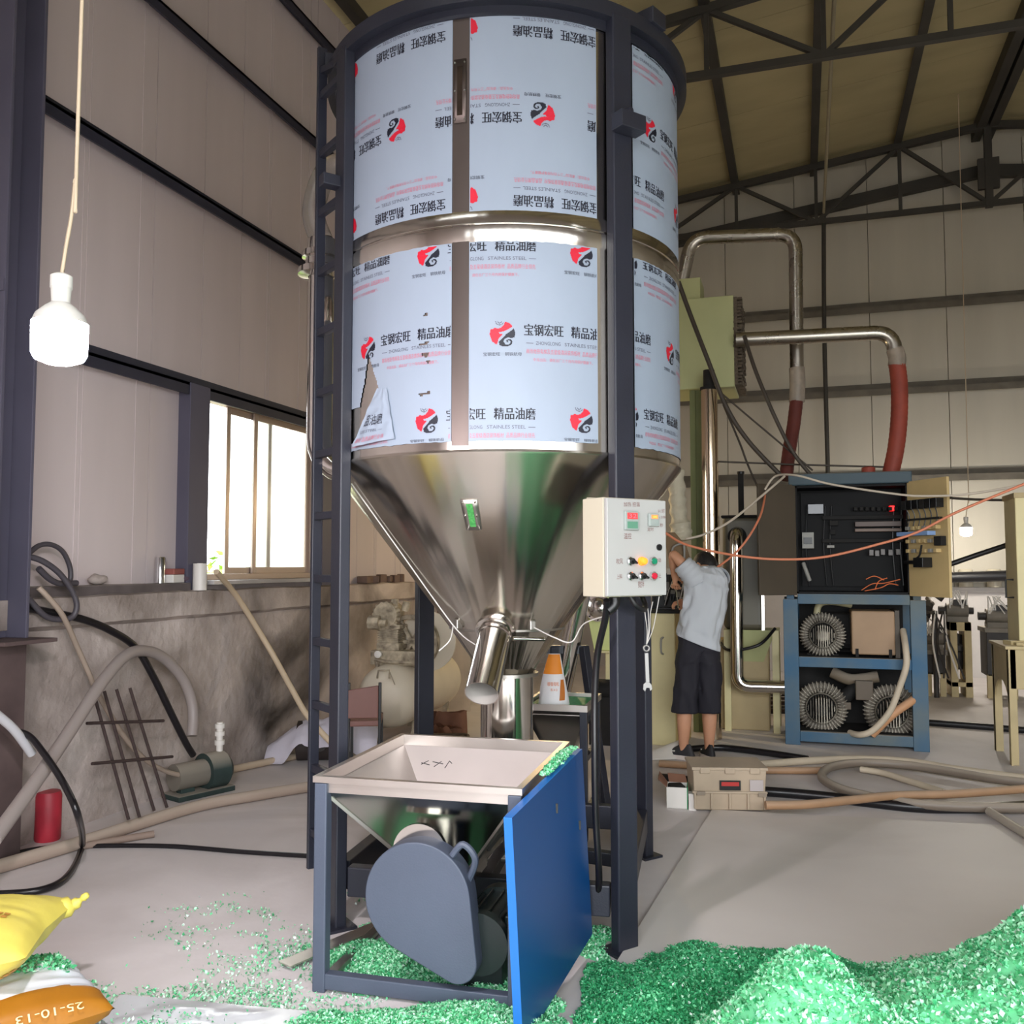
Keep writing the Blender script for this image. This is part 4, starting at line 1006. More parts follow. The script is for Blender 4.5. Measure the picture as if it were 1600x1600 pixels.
# flakes caught on the hopper's right rim
P = []
for k in range(1500):
    t = rg.uniform(0.0, 1.0) ** 1.0; p = NT.lerp(FT, 0.52 + 0.46 * t); w_ = (1 - abs(2 * t - 1)) 
    q = C(p.x - 0.03 + rg.uniform(-0.018, 0.018) , p.y, p.z + 0.012 + rg.uniform(-0.01, 0.028) * w_); P.append(q)
tag(flakes(np.array(P), None, 0.006, 'rim_flakes'), 'line of green flakes caught on the rim between hopper and blue panel', 'flakes', kind='stuff')
# ------------------------------------------------------------------ sacks at the front left
def pillow(L, Wd, H, nu=56, nv=40, e=0.55, wr=0.006, seed=0, rib=1.6):
    mb = MB()
    def fn(sgn):
        def f(u, v):
            x, y = 2 * u - 1, 2 * v - 1
            prof = max(0, (1 - abs(x) ** 3.2)) ** e * max(0, (1 - abs(y) ** 3.0)) ** e
            edge = 1 - 0.06 * (abs(x) ** 2) * (1 - abs(y))
            n = wr * noise.fractal(V(x * 3 + seed, y * 5, sgn), 1, 2, 4) + wr * rib * (abs(x) ** 4) * math.sin(y * 22 + seed)
            return V(x * L * edge, y * Wd * (1 - 0.05 * abs(x)), sgn * (H * prof + n * prof))
        return f
    mb.grid(fn(1), nu, nv); mb.grid(fn(-1), nu, nv); return mb
M_yel = mat('yellow_sack', (214, 200, 92), 0.5, var=0.04, vscale=3, bump=0.003, bscale=9)
M_yelo = mat('yellow_sack_print', (198, 142, 62), 0.55)
M_sackw = mat('white_sack_film', (214, 220, 228), 0.4, bump=0.003, bscale=10)
M_sackb = mat('amber_sack_band', (158, 102, 20), 0.45, var=0.08, vscale=5, bump=0.003, bscale=10)
# white sack with an amber band
w0 = V(-1.72, 2.86, 0.0); wa = R(41)
ws = thing('flake_sack', 'white plastic sack with an amber band, lying at the front left under the yellow sack', 'sack', w0.x, w0.y, 0, wa)
WL, WW, WH = 0.42, 0.235, 0.098
pm = pillow(WL, WW, WH, e=0.42, seed=3)
pm.v = [(x, y, z + 0.102) for x, y, z in pm.v]
pm.m = [1 if (sum(pm.v[i][0] for i in f) / 4 > 0.07 and sum(pm.v[i][1] for i in f) / 4 < -0.13) else 0 for f in pm.f]
pm.build('sack_body', [M_sackw, M_sackb], ws, 70, sub=0)
# ------------------------------------------------------------------ yellow sack
y0 = V(-1.955, 3.0, 0.0)
ys = thing('flake_sack', 'full bright yellow sack with a tied corner lying on the white sack', 'sack', y0.x, y0.y, 0.0, R(8))
pm = pillow(0.46, 0.26, 0.12, e=0.6, seed=9, rib=0.5)
tl = Matrix.Rotation(R(-9), 3, 'Y')
def ylow(p):
    q = tl @ V(p); return q + V(0, 0, 0.245)
pm.v = [tuple(ylow(v)) for v in pm.v]
pm.build('sack_body', M_yel, ys, 70)
def onsack(x, y, sgn=1, off=0.003, seed=9, L=0.46, Wd=0.26, H=0.12, e=0.6):
    prof = max(0, (1 - abs(x) ** 3.2)) ** e * max(0, (1 - abs(y) ** 3.0)) ** e; edge = 1 - 0.06 * (abs(x) ** 2) * (1 - abs(y))
    n = 0.006 * noise.fractal(V(x * 3 + seed, y * 5, sgn), 1, 2, 4) + 0.006 * 0.5 * (abs(x) ** 4) * math.sin(y * 22 + seed)
    return ylow((x * L * edge, y * Wd * (1 - 0.05 * abs(x)), sgn * (H * prof + n * prof) + sgn * off))
for (xa, xb, ya_, yb, sg) in ((0.15, 0.80, -0.34, -0.12, 1), (0.30, 0.90, -0.80, -0.45, -1)):
    mb = MB()
    for r_ in range(2):
        for k in range(13):
            u0 = xa + (xb - xa) * k / 13; u1 = u0 + (xb - xa) / 13 * 0.78
            v0 = ya_ + (yb - ya_) * r_ / 2; v1 = v0 + (yb - ya_) / 2 * 0.72
            mb.grid(lambda u, v: onsack(u0 + (u1 - u0) * u, v0 + (v1 - v0) * v, sg), 2, 2)
    o = mb.build('printed_band', M_yelo, ys, 60); o['kind'] = 'stuff'
tp = ylow((0.455, 0.20, 0.0))
MB().tube(spline([ylow((0.40, 0.17, 0)), tp, tp + V(0.03, 0.0, 0.02), tp + V(0.05, 0.0, 0.035)], 5), [0.035] * 5 + [0.02] * 3 + [0.012, 0.008, 0.01, 0.014, 0.012, 0.012, 0.01, 0.006], 10).build('tied_corner', M_yel, ys, 60)
# the date on the amber band, upside down
tx = MB()
def band(x, y):                                            # along the sack's near long side
    X = 0.345 - x; yy = -0.98 + (0.10 - y) * 0.0
    sgn = 1; t = y                                         # t: 0 at the seam, up the side
    Y = -WW * (0.985 - 0.22 * t)
    xn, yn = X / WL, Y / WW
    prof = max(0, (1 - abs(xn) ** 3.2)) ** 0.42 * max(0, (1 - abs(yn) ** 3.0)) ** 0.42
    return V(X, Y - 0.004, WH * prof + 0.102 + 0.004)
put_text(tx, '25-10-13', lambda x, y: band(x, 0.50 - y), 0.02, 0.12, 0.19, 0.30)
tx.build('date_print', mat('pale_date_ink', (236, 214, 160), 0.5), ws, 0)
# flakes lying on the white sack
P = []
for k in range(2600):
    x, y = rg.uniform(-0.25, 0.36), rg.uniform(-0.08, 0.20) + 0.05 * noise.noise(V(k * .1, 0, 0))
    lim = 0.02 + 0.07 * noise.noise(V(x * 14, 3, 1))
    if y < lim - 0.02: continue
    xn, yn = x / WL, y / WW
    prof = max(0, (1 - abs(xn) ** 3.2)) ** 0.42 * max(0, (1 - abs(yn) ** 3.0)) ** 0.42
    p = Matrix.Rotation(wa, 3, 'Z') @ V(x, y, WH * prof + 0.10 + rg.uniform(0, 0.012))
    P.append(C(p.x + w0.x, p.y + w0.y, p.z))
tag(flakes(np.array(P), None, 0.009, 'sack_flakes', mixw=(0.2, 0.4, 0.38, 0.02)), 'green flakes strewn on top of the white sack', 'flakes', kind='stuff')
# clear plastic sheet on the floor
M_sheetp = mat('clear_polythene', (222, 226, 230), 0.18, trans=0.15, spec=0.9)
def pol_sheet(u, v):
    p = V(-1.36 + 0.74 * u, 2.66 + 0.60 * v - 0.16 * u * (v - 0.2), 0)
    n = noise.fractal(V(p.x * 3.2, p.y * 5, 4), 1, 2, 3)
    e = min(u, 1 - u, v, 1 - v)
    return V(p.x, p.y, 0.012 + 0.018 * max(0, n) * min(1, e * 7) + 0.05 * math.exp(-((p.y - 2.80) / 0.06) ** 2 - ((u - .55) / .3) ** 2))
sh = thing('plastic_sheet', 'crumpled clear plastic sheet lying on the floor before the hopper', 'sheet', -0.87, 2.8, 0)
mb = MB().grid(pol_sheet, 70, 40); mb.v = [(x + 0.87, y - 2.8, z) for x, y, z in mb.v]
mb.build('sheet', M_sheetp, sh, 60)
P = []
for k in range(1700):
    x, d = rg.normal(-1.13, 0.10), rg.normal(2.86, 0.10)
    P.append(C(x, d, 0.028 + rg.uniform(0, 0.01)))
tag(flakes(np.array(P), None, 0.007, 'sheet_flakes', mixw=(0.25, 0.35, 0.3, 0.1), tilt=0.3), 'green flakes lying on the clear plastic sheet beside the white sack', 'flakes', kind='stuff')
# ------------------------------------------------------------------ blue blower rack with the open switch cabinet
M_bluef = mat('dusty_blue_frame', (34, 88, 124), 0.6, var=0.2, vscale=2.2, col2=(92, 104, 106), dust=0.6)
M_dustal = mat('dusty_cast_aluminium', (96, 88, 78), 0.7, 0.0, vscale=5, col2=(196, 188, 172), dust=0.3)
M_cast = mat('grimy_casting', (70, 62, 54), 0.7, vscale=5, col2=(120, 112, 100), dust=0.3)
M_dustd = mat('dark_grime_and_backing', (20, 18, 17), 0.8, var=0.3, vscale=12)
M_tan = mat('tan_sheet_box', (164, 134, 104), 0.6, var=0.12, vscale=3)
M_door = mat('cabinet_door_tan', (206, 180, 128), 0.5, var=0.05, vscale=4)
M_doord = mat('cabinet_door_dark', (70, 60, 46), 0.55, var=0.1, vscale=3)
M_cabin = mat('cabinet_inside_black', (10, 10, 12), 0.6, spec=0.2, var=0.2, vscale=5)
M_teal = mat('dark_teal_canopy', (50, 70, 80), 0.55, dust=0.35)
M_comp = mat('component_grey', (150, 148, 142), 0.5)
M_redh = mat('red_silicone_hose', (140, 58, 42), 0.65, var=0.15, vscale=10)
M_redhd = mat('dark_red_hose', (92, 40, 34), 0.6, var=0.15, vscale=10)
M_tanh = mat('dusty_beige_hose', (196, 182, 160), 0.6, var=0.06, vscale=6, dust=0.2)
M_brnh = mat('brown_hose', (166, 130, 98), 0.5, var=0.08, vscale=6, dust=0.25)
M_orhose = mat('orange_brown_hose', (196, 146, 106), 0.55, dust=0.2)
RY = 8.12
ro = atz(1240, 1160, 0); ro = V(aty(1236, 1158, RY).x, RY, 0)
rack = thing('blower_rack', 'dusty blue steel rack carrying three ring blowers and a tan box', 'rack', world=ro)
def rp(px, py, dy=0.0):                                   # point on the rack's front plane, set back by dy
    p = aty(px, py, RY + dy); return p - ro
xl, xr = rp(1236, 1000).x, rp(1436, 1000).x; zt, zm, zb = rp(1236, 936).z, rp(1300, 1036).z, 0.045
RDp = 0.62
for x_ in (xl, xr):
    for y_ in (0, RDp): MB().bb((x_ - 0.06, y_, 0), (x_ + 0.06, y_ + 0.06, zt)).build('post', M_bluef, rack, 0, bevel=0.004)
for z_ in (zt - 0.04, zm - 0.04, 0.03):
    for y_ in (0.0, RDp): MB().bb((xl + 0.06, y_ + 0.005, z_), (xr - 0.06, y_ + 0.055, z_ + 0.085)).build('rail', M_bluef, rack, 0, bevel=0.004)
    for x_ in (xl, xr): MB().bb((x_ - 0.03, 0.06, z_), (x_ + 0.03, RDp, z_ + 0.08)).build('rail', M_bluef, rack, 0)
MB().bb((xl + 0.06, RDp - 0.03, 0.1), (xr - 0.06, RDp - 0.02, zt - 0.05)).build('darkening_sheet', M_dustd, rack, 0)  # sheet added to darken the gap behind the blowers
for z_ in (zm + 0.03, 0.10): MB().bb((xl, 0.06, z_), (xr, RDp, z_ + 0.012)).build('shelf', M_dustd, rack, 0)
MB().bar((xl + 0.05, 0.3, zt - 0.04), (xl + 0.05, 0.58, zm + 0.35), 0.04, 0.04).build('brace', M_bluef, rack, 0)
def blower(label, px, py, r, dy, grime):
    c = aty(px, py, RY + dy)
    z0 = c.z - r * 1.04
    t = thing('ring_blower', label, 'blower', world=(c.x, c.y, z0), group='ring blowers on the blue rack')
    Mx = Matrix.Translation((0, 0, c.z - z0)) @ Matrix.Rotation(R(90), 4, 'X')      # lathe axis -> -y
    pr = []
    for k in range(15):
        a = math.pi * k / 14; pr.append((r * 0.79 - r * 0.20 * math.cos(a), 0.02 + r * 0.30 * math.sin(a)))
    MB().lathe(pr, 40, Mx).build('housing', M_cast, t, 40)
    MB().lathe([(0, 0.03), (r * 0.62, 0.03), (r * 0.62, -0.10), (0, -0.10)], 40, Mx).build('back_plate', M_dustd, t, 40)
    MB().lathe([(r * .565, .10), (r * .60, .11), (r * .62, .09), (r * .58, .07), (r * .565, .10)], 40, Mx).build('inner_ring', M_dustal, t, 40)
    fb = MB()
    for k in range(40):
        a = 2 * math.pi * k / 40; ca_, sa_ = math.cos(a), math.sin(a); P = []
        for j in range(7):
            b = math.pi * (0.04 + 0.92 * j / 6); rr_ = r * 0.79 - r * 0.205 * math.cos(b); yy = -(0.02 + r * 0.325 * math.sin(b)); P.append((rr_ * ca_, yy, rr_ * sa_ + c.z - z0))
        for j in range(6): fb.bar(P[j], P[j + 1], 0.022, 0.009, up=(-sa_, 0, ca_))
    o = fb.build('cooling_fins', M_dustal, t, 0); o['kind'] = 'stuff'
    MB().lathe([(r * 0.30, 0.04), (r * 0.30, 0.20), (r * 0.22, 0.225), (0, 0.23)], 28, Mx).build('motor_body', M_dustal if not grime else M_dustd, t, 35)
    fb = MB()
    for k in range(11):
        x_ = r * 0.5 * (k / 5 - 1); h = math.sqrt(max(0.0004, (r * 0.50) ** 2 - x_ * x_))
        fb.bb((x_ - 0.004, -0.235 if abs(x_) < r * 0.3 else -0.12, c.z - z0 - h), (x_ + 0.004, -0.03, c.z - z0 + h))
    o = fb.build('motor_fins', M_dustal, t, 0); o['kind'] = 'stuff'
    for k in range(3):
        a = R(90 + 120 * k); MB().cyl((r * 0.62 * math.cos(a), -0.03, c.z - z0 + r * 0.62 * math.sin(a)), (r * 0.62 * math.cos(a), -r * 0.36, c.z - z0 + r * 0.62 * math.sin(a)), 0.014, n=10).build('bolt_boss', M_dustal, t, 30)
    MB().bb((-r * 0.7, -0.02, 0), (r * 0.7, 0.10, r * 0.14)).build('mounting_foot', M_dustd, t, 0, bevel=0.004)
    return t
blower('ring blower with pale fins on the upper shelf of the blue rack', 1285, 991, 0.185, 0.26, False)
blower('ring blower with darker grimy fins on the lower shelf, left', 1283, 1104, 0.213, 0.26, True)
blower('ring blower on the lower shelf behind the two slanting hoses', 1392, 1110, 0.218, 0.28, True)
a_, b_ = rp(1331, 954), rp(1402, 1029)
bt = thing('tan_box', 'plain tan sheet-metal box on the upper shelf of the blue rack', 'box', world=(ro.x + (a_.x + b_.x) / 2, RY + 0.12, zm + 0.045))
hb = a_.z - b_.z; wb_ = (b_.x - a_.x) / 2
MB().bb((-wb_, 0, 0.02), (wb_, 0.40, hb)).build('box_body', M_tan, bt, 0, bevel=0.012)
MB().bb((wb_, 0.0, 0.0), (wb_ + 0.035, 0.4, hb * 1.02)).build('side_flange', M_doord, bt, 0)
for x_ in (-wb_ + .04, wb_ - .04): MB().bb((x_ - .012, -0.01, 0), (x_ + .012, 0.05, 0.07)).build('clip', M_dustd, bt, 0)
mf = MB()
pm_ = lambda px, py, dy: rp(px, py, dy)
MB().tube(spline([pm_(1300, 1050, .35), pm_(1330, 1062, .32), pm_(1372, 1057, .32)], 6), 0.05, 14).build('manifold_pipe', mat('grimy_manifold', (120, 106, 88), 0.6, dust=0.4), rack, 50)
MB().tube(spline([pm_(1318, 1090, .3), pm_(1336, 1075, .32), pm_(1345, 1060, .34)], 6), 0.06, 14).build('manifold_pipe', M_dustd, rack, 50)
MB().tube(spline([pm_(1276, 960, .4), pm_(1280, 945, .4), pm_(1296, 940, .4), pm_(1330, 945, .45)], 6), 0.03, 10).build('blower_hose', mat('cream_pipe', (200, 190, 150), 0.5), rack, 50)
MB().box(pm_(1310, 985, .45), (0.3, 0.2, 0.32)).build('dark_drum', M_dustd, rack, 0, bevel=0.05)
MB().box(pm_(1350, 1078, .25), (0.14, 0.12, 0.16)).box(pm_(1322, 1103, .2), (0.08, 0.02, 0.06)).build('junction_box', mat('grimy_box', (96, 84, 70), 0.6, dust=0.4), rack, 0, bevel=0.006)
wp_ = lambda px, py, dy: rp(px, py, dy) + ro
hose('suction_hose', 'beige suction hose curving down in front of the lower right blower', 'hose', [wp_(1411, 985, .12), wp_(1415, 1012, -.06), wp_(1416, 1040, -.09), wp_(1405, 1075, -.08), wp_(1390, 1112, -.08), wp_(1365, 1140, -.09), wp_(1345, 1148, -.07), wp_(1328, 1145, .05)], 0.026, M_tanh, 12)
hose('suction_hose', 'orange-brown hose slanting across the lower right blower', 'hose', [wp_(1442, 1083, .16), wp_(1425, 1095, .02), wp_(1400, 1112, -.035), wp_(1382, 1128, -.035), wp_(1362, 1148, -.02)], [0.036] * 33 if False else 0.034, M_orhose, 12)
# switch cabinet
cz0 = zt + 0.045
cx0, cx1 = rp(1243, 850).x, rp(1421, 850).x; cz1 = rp(1330, 757).z
sc = thing('switch_cabinet', 'black-lined electrical switch cabinet with both doors open on top of the blue rack', 'cabinet', world=(ro.x, RY, cz0))
Hc = cz1 - cz0; Dc = 0.34
MB().bb((cx0, Dc - 0.015, 0), (cx1, Dc, Hc)).bb((cx0, 0, 0), (cx0 + 0.02, Dc, Hc)).bb((cx1 - 0.02, 0, 0), (cx1, Dc, Hc)).bb((cx0, 0, Hc - 0.02), (cx1, Dc, Hc)).bb((cx0, 0, 0), (cx1, Dc, 0.02)).build('shell', M_cabin, sc, 0, bevel=0.002)
MB().bb((cx0 - 0.05, -0.03, Hc + 0.0), (cx1 + 0.03, Dc, Hc + 0.10)).build('canopy', M_teal, sc, 0, bevel=0.01)
MB().bb((cx0 + 0.05, Dc - 0.06, 0.06), (cx1 - 0.05, Dc - 0.016, Hc - 0.04)).build('mounting_plate', M_cabin, sc, 0)
cpx = lambda px, py: (rp(px, py, 0.2).x, rp(px, py, 0.2).z - cz0)
def comp(nm, x0, y0, x1, y1, m, dep=0.07):
    a, b = cpx(x0, y0), cpx(x1, y1); return MB().bb((a[0], Dc - 0.06 - dep, b[1]), (b[0], Dc - 0.055, a[1])).build(nm, m, sc, 0, bevel=0.003)
comp('touch_screen', 1262, 788, 1287, 803, mat('screen_slate', (62, 64, 70), 0.2), 0.1)
br = comp('circuit_breaker', 1253, 832, 1272, 857, M_comp, 0.1)
a = cpx(1256, 840); b = cpx(1269, 850); MB().bb((a[0], Dc - 0.175, b[1]), (b[0], Dc - 0.16, a[1])).build('breaker_lever', M_blk, br, 0)
comp('terminal_strip', 1336, 815, 1409, 822, mat('terminal_brown', (92, 76, 70), 0.5)); comp('terminal_strip', 1336, 826, 1409, 830, mat('terminal_tan', (116, 96, 84), 0.5))
comp('power_supply', 1390, 790, 1398, 798, mat('red_lamp', (220, 30, 30), 0.4, emit=(255, 20, 20), estr=1.5), 0.08)
for k in range(8): comp('control_relay', 1334 + k * 9, 792, 1340 + k * 9, 798, M_dustd, 0.09)
for k, (x_, y_) in enumerate(((1358, 859), (1367, 860), (1376, 858), (1388, 859), (1400, 858))): comp('contactor', x_, y_, x_ + 7, y_ + 9, mat('contactor_grey', (120, 116, 114), 0.5) if k == 0 else bpy.data.materials['contactor_grey'], 0.09)
comp('fuse_block', 1292, 852, 1304, 856, M_comp); comp('fuse_block', 1297, 827, 1306, 835, M_dustd); comp('fuse_block', 1296, 813, 1310, 821, M_dustd)
comp('cable_duct', 1285, 842, 1412, 847, M_dustd, 0.05); comp('cable_duct', 1285, 806, 1412, 810, M_dustd, 0.05)
a = cpx(1255, 880); MB().tube(spline([(a[0], 0.12, a[1]), (a[0] + 0.02, 0.10, a[1] - 0.06), (a[0] + 0.05, 0.12, a[1] - 0.15)], 5), 0.018, 8).build('loose_conduit', M_comp, sc, 50)
mw = mat('orange_wire', (230, 120, 70), 0.5)
for q in (((1345, 922), (1362, 912), (1380, 911), (1405, 905)), ((1350, 923), (1375, 918), (1388, 912), (1402, 914)), ((1352, 905), (1365, 900), (1380, 906)), ((1366, 921), (1372, 908), (1385, 903))):
    MB().tube(spline([(cpx(*p)[0], 0.12, cpx(*p)[1]) for p in q], 5), 0.004, 5).build('loose_wire', mw, sc, 60)
for x_ in (1262, 1290, 1300, 1398, 1410):
    a, b = cpx(x_, 790), cpx(x_ + 3, 915); MB().tube(spline([(a[0], Dc - 0.08, a[1]), (a[0] - 0.02, Dc - 0.10, (a[1] + b[1]) / 2), (b[0], Dc - 0.08, b[1])], 5), 0.006, 5).build('wire_bundle', M_blk, sc, 60)
# doors
def door(hx, fxy, nm, mi, mo):
    d = MB(); q = V(fxy[0], fxy[1], 0); L = q.length; ang = math.atan2(q.y, q.x)
    o = d.bb((0, -0.012, 0), (L, 0.012, Hc + 0.02)).build(nm, [mi], sc, 0, bevel=0.003, loc=(hx, 0, -0.01), rot=(0, 0, ang)); return o, L
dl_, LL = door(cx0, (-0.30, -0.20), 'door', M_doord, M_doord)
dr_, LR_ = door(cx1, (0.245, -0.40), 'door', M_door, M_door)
# devices on the inside of the right door (its left, camera-facing side)
def dd(nm, u0, v0, u1, v1, m, dep=0.05):
    z0_ = (1 - v1) * Hc; z1_ = (1 - v0) * Hc
    return MB().bb((u0 * LR_, -0.012 - dep, z0_), (u1 * LR_, -0.010, z1_)).build(nm, m, dr_, 0, bevel=0.003)
for k in range(6): dd('switch_back', 0.02 + k * 0.155, 0.155, 0.14 + k * 0.155, 0.235, M_blk if k % 3 else M_dustd, 0.07)
dd('wire_rail', 0.03, 0.315, 0.88, 0.332, M_dustd, 0.03)
for k in range(6):
    for v in (0.385, 0.50, 0.585): dd('terminal', 0.05 + k * 0.14, v, 0.125 + k * 0.14, v + 0.032, M_door if (k + int(v * 10)) % 3 else M_comp, 0.045)
    MB().tube(spline([(LR_ * (0.08 + k * 0.145), -0.05, Hc * 0.77), (LR_ * (0.10 + k * 0.14), -0.03, Hc * 0.70), (LR_ * (0.07 + k * 0.14), -0.04, Hc * 0.60)], 4), 0.0045, 5).build('door_wire', M_blk, dr_, 60)
dd('blue_tag', -0.10, 0.432, 0.70, 0.468, mat('pale_blue_strip', (140, 172, 220), 0.5), 0.075)
dd('emergency_stop_back', 0.36, 0.66, 0.60, 0.745, M_blk, 0.09); dd('switch_back', 0.04, 0.685, 0.30, 0.715, M_blk, 0.06); dd('switch_back', 0.78, 0.48, 0.95, 0.56, M_dustd, 0.05)
MB().tube(spline([(LR_ * .45, -0.05, Hc * .45), (LR_ * .42, -0.06, Hc * .36), (LR_ * .25, -0.04, Hc * .33)], 5), 0.008, 6).build('door_wire', M_dustd, dr_, 60)
# ------------------------------------------------------------------ ducts and red hoses above the rack
M_duct = mat('dull_duct', (176, 170, 160), 0.28, 1.0, rvar=0.08, vscale=4)
M_shrink = mat('clear_wrap', (206, 192, 176), 0.25, trans=0.6, var=0.1, vscale=20)
def elbow(pts, rad, n=6):
    """round the corners of a polyline"""
    out = [V(pts[0])]
    for i in range(1, len(pts) - 1):
        a, b, c = V(pts[i - 1]), V(pts[i]), V(pts[i + 1]); u = (a - b).normalized(); w = (c - b).normalized()
        for k in range(n + 1):
            t = k / n; out.append((b + u * rad) * (1 - t) ** 2 + b * 2 * t * (1 - t) + (b + w * rad) * t * t)
    out.append(V(pts[-1])); return out
def duct(label, pipe, r, wrap, hs, mh, rh):
    o = pipe[0]; t = thing('air_duct', label, 'duct', world=o)
    P = elbow([p - o for p in pipe], 0.16)
    MB().tube(P, r, 22).build('steel_duct', M_duct, t, 45)
    for k in (8, len(P) - 9):
        if 0 <= k < len(P) - 1:
            a, b = P[k], P[k + 1]; u = (b - a).normalized() * 0.008; MB().cyl(a - u, a + u, r * 1.06, n=22).build('duct_seam', M_duct, t, 40)
    MB().tube(spline([p - o for p in wrap], 5), r * 1.12, 16).build('clear_sleeve', M_shrink, t, 50)
    H_ = spline([p - o for p in hs], 12); m = len(H_)
    MB().tube(H_, [rh * (1 + 0.035 * (k % 2)) for k in range(m)], 18).build('flexible_hose', mh, t, 40)
D1 = 8.35
Yd = lambda px, py, Y=D1: aty(px, py, Y)
duct('polished duct bending over and down into a dark red hose above the rack', [Yd(1066, 440, 8.62), Yd(1080, 372, 8.62), Yd(1243, 366, 8.62), Yd(1245, 580, 8.62)], 0.062, [Yd(1245, 575, 8.62), Yd(1246, 600, 8.62), Yd(1245, 628, 8.62)], [Yd(1245, 622, 8.62), Yd(1240, 665, 8.55), Yd(1233, 705, 8.45), Yd(1228, 748, 8.35)], M_redhd, 0.058)
duct('lower dull duct running from the green radiator to a bright red hose', [Yd(1152, 531), Yd(1396, 519), Yd(1398, 548)], 0.064, [Yd(1398, 546), Yd(1402, 560), Yd(1401, 572)], [Yd(1401, 566), Yd(1405, 600), Yd(1405, 650), Yd(1400, 700), Yd(1391, 742)], M_redh, 0.068)
st = Yd(1357, 742, 8.3); o = MB().cyl((0, 0, -0.02), (0, 0, 0.035), 0.055, n=20).cyl((0, 0, 0.035), (0, 0, 0.045), 0.05, 0.03, n=20).build('capped_stub', M_redh, None, 40, loc=(st.x, st.y, cz0 + Hc + 0.12)); tag(o, 'short red hose stub with a cap on top of the switch cabinet', 'cap')
# ------------------------------------------------------------------ pale green machine tower behind the silo
M_pgreen = mat('pale_green_paint', (180, 182, 132), 0.5, var=0.06, vscale=2, dust=0.15)
M_cream = mat('cream_machine_paint', (222, 210, 160), 0.5, var=0.08, vscale=3, bump=0.0006, bscale=30)
M_olive = mat('olive_post', (122, 128, 80), 0.55, var=0.1, vscale=3)
M_core = mat('brown_radiator_core', (92, 80, 66), 0.8, var=0.4, vscale=60, bump=0.01, bscale=60)
TY = 8.4
t0 = aty(1100, 1000, TY); to = V(t0.x, TY, 0)
tw = thing('dryer_tower', 'pale green radiator box raised on an olive post behind the silo', 'machine', world=to)
tp_ = lambda px, py, dy=0.0: aty(px, py, TY + dy) - to
a, b = tp_(1040, 470), tp_(1148, 604)
MB().bb((a.x, 0, b.z), (b.x, 0.62, a.z)).build('radiator_case', M_pgreen, tw, 0, bevel=0.008)
co_ = MB(); rr = random.Random(5)
for k in range(26):
    for j in range(5):
        zz = b.z + 0.03 + (a.z - b.z - 0.06) * k / 25; co_.box((b.x + 0.03, 0.06 + j * 0.12 + rr.uniform(-.02, .02), zz), (0.06 + rr.uniform(0, 0.03), 0.09, 0.022))
co_.bb((b.x, 0.0, b.z + .02), (b.x + 0.03, 0.62, a.z - .02))
o = co_.build('radiator_core', M_core, tw, 0); o['kind'] = 'stuff'
a2_, b2_ = tp_(1040, 430), tp_(1092, 475)
MB().bb((a2_.x, 0.15, b.z), (b2_.x, 0.5, a2_.z)).build('air_box', M_pgreen, tw, 0, bevel=0.006)
a, b = tp_(1076, 604), tp_(1095, 1000)
MB().bb((a.x, 0.06, 0), (b.x - 0.03, 0.2, a.z)).build('olive_post', M_olive, tw, 0, bevel=0.004)
MB().bb((b.x - 0.03, 0.08, 0), (b.x + 0.02, 0.12, a.z)).build('post_flange', M_olive, tw, 0)
cpb = aty(1113, 1000, 8.2)
cpz = thing('steel_column_pipe', 'tall polished steel pipe standing beside the olive post', 'pipe', world=(cpb.x, 8.2, 0))
ztop = aty(1113, 606, 8.2).z
MB().cyl((0, 0, 0), (0, 0, ztop), 0.073, n=32).build('pipe', mat('warm_polished_pipe', (214, 196, 170), 0.12, 1.0), cpz, 40)
MB().cyl((0, 0, ztop - 0.02), (0, 0, ztop + 0.005), 0.08, n=32).cyl((0, 0, ztop), (0, 0, ztop + 0.16), 0.05, n=20).build('pipe_head', M_dustd, cpz, 40)
# grey drum and its polished down pipe
M_drum = mat('grey_drum', (96, 90, 74), 0.4, 0.0, var=0.08, vscale=3)
dY = 8.6; db = aty(1160, 1040, dY)
dm = thing('dosing_drum', 'dull grey steel drum over a cream cone stand beside the person', 'machine', world=(db.x, dY, 0))
dp = lambda px, py, dy=0.0: aty(px, py, dY + dy) - V(db.x, dY, 0)
a, b = dp(1128, 806), dp(1194, 985)
MB().bb((a.x, 0, b.z), (b.x, 0.36, a.z)).build('drum_body', M_drum, dm, 0, bevel=0.05, seg=4)
MB().bb((a.x - 0.01, -0.01, a.z - 0.02), (b.x + 0.01, 0.37, a.z + 0.004)).build('drum_lid', M_dustd, dm, 0, bevel=0.01)
MB().bb((b.x - 0.02, -0.015, b.z), (b.x + 0.006, 0.0, a.z - 0.04)).build('corner_strip', M_ssp, dm, 0)
cz_ = dp(1160, 1045).z
ring = MB(); P4 = [(a.x, 0, b.z), (b.x + 0.1, 0, b.z), (b.x + 0.1, 0.4, b.z), (a.x, 0.4, b.z), (-0.02, 0.12, cz_), (0.16, 0.12, cz_), (0.16, 0.28, cz_), (-0.02, 0.28, cz_)]
ring.add(P4, [(i, (i + 1) % 4, 4 + (i + 1) % 4, 4 + i) for i in range(4)] + [(4, 5, 6, 7), (3, 2, 1, 0)]).build('cone_hopper', M_pgreen, dm, 0)
for x_ in (dp(1206, 985).x, a.x):
    for y_ in (0, 0.4): MB().bb((x_, y_, 0), (x_ + 0.06, y_ + 0.05, b.z)).build('leg', M_cream, dm, 0, bevel=0.003)
a_, b_ = dp(1156, 738), dp(1156, 806)
MB().bb((a_.x - 0.025, 0.1, b_.z), (a_.x + 0.025, 0.15, a_.z)).build('level_probe', M_dustd, dm, 0)
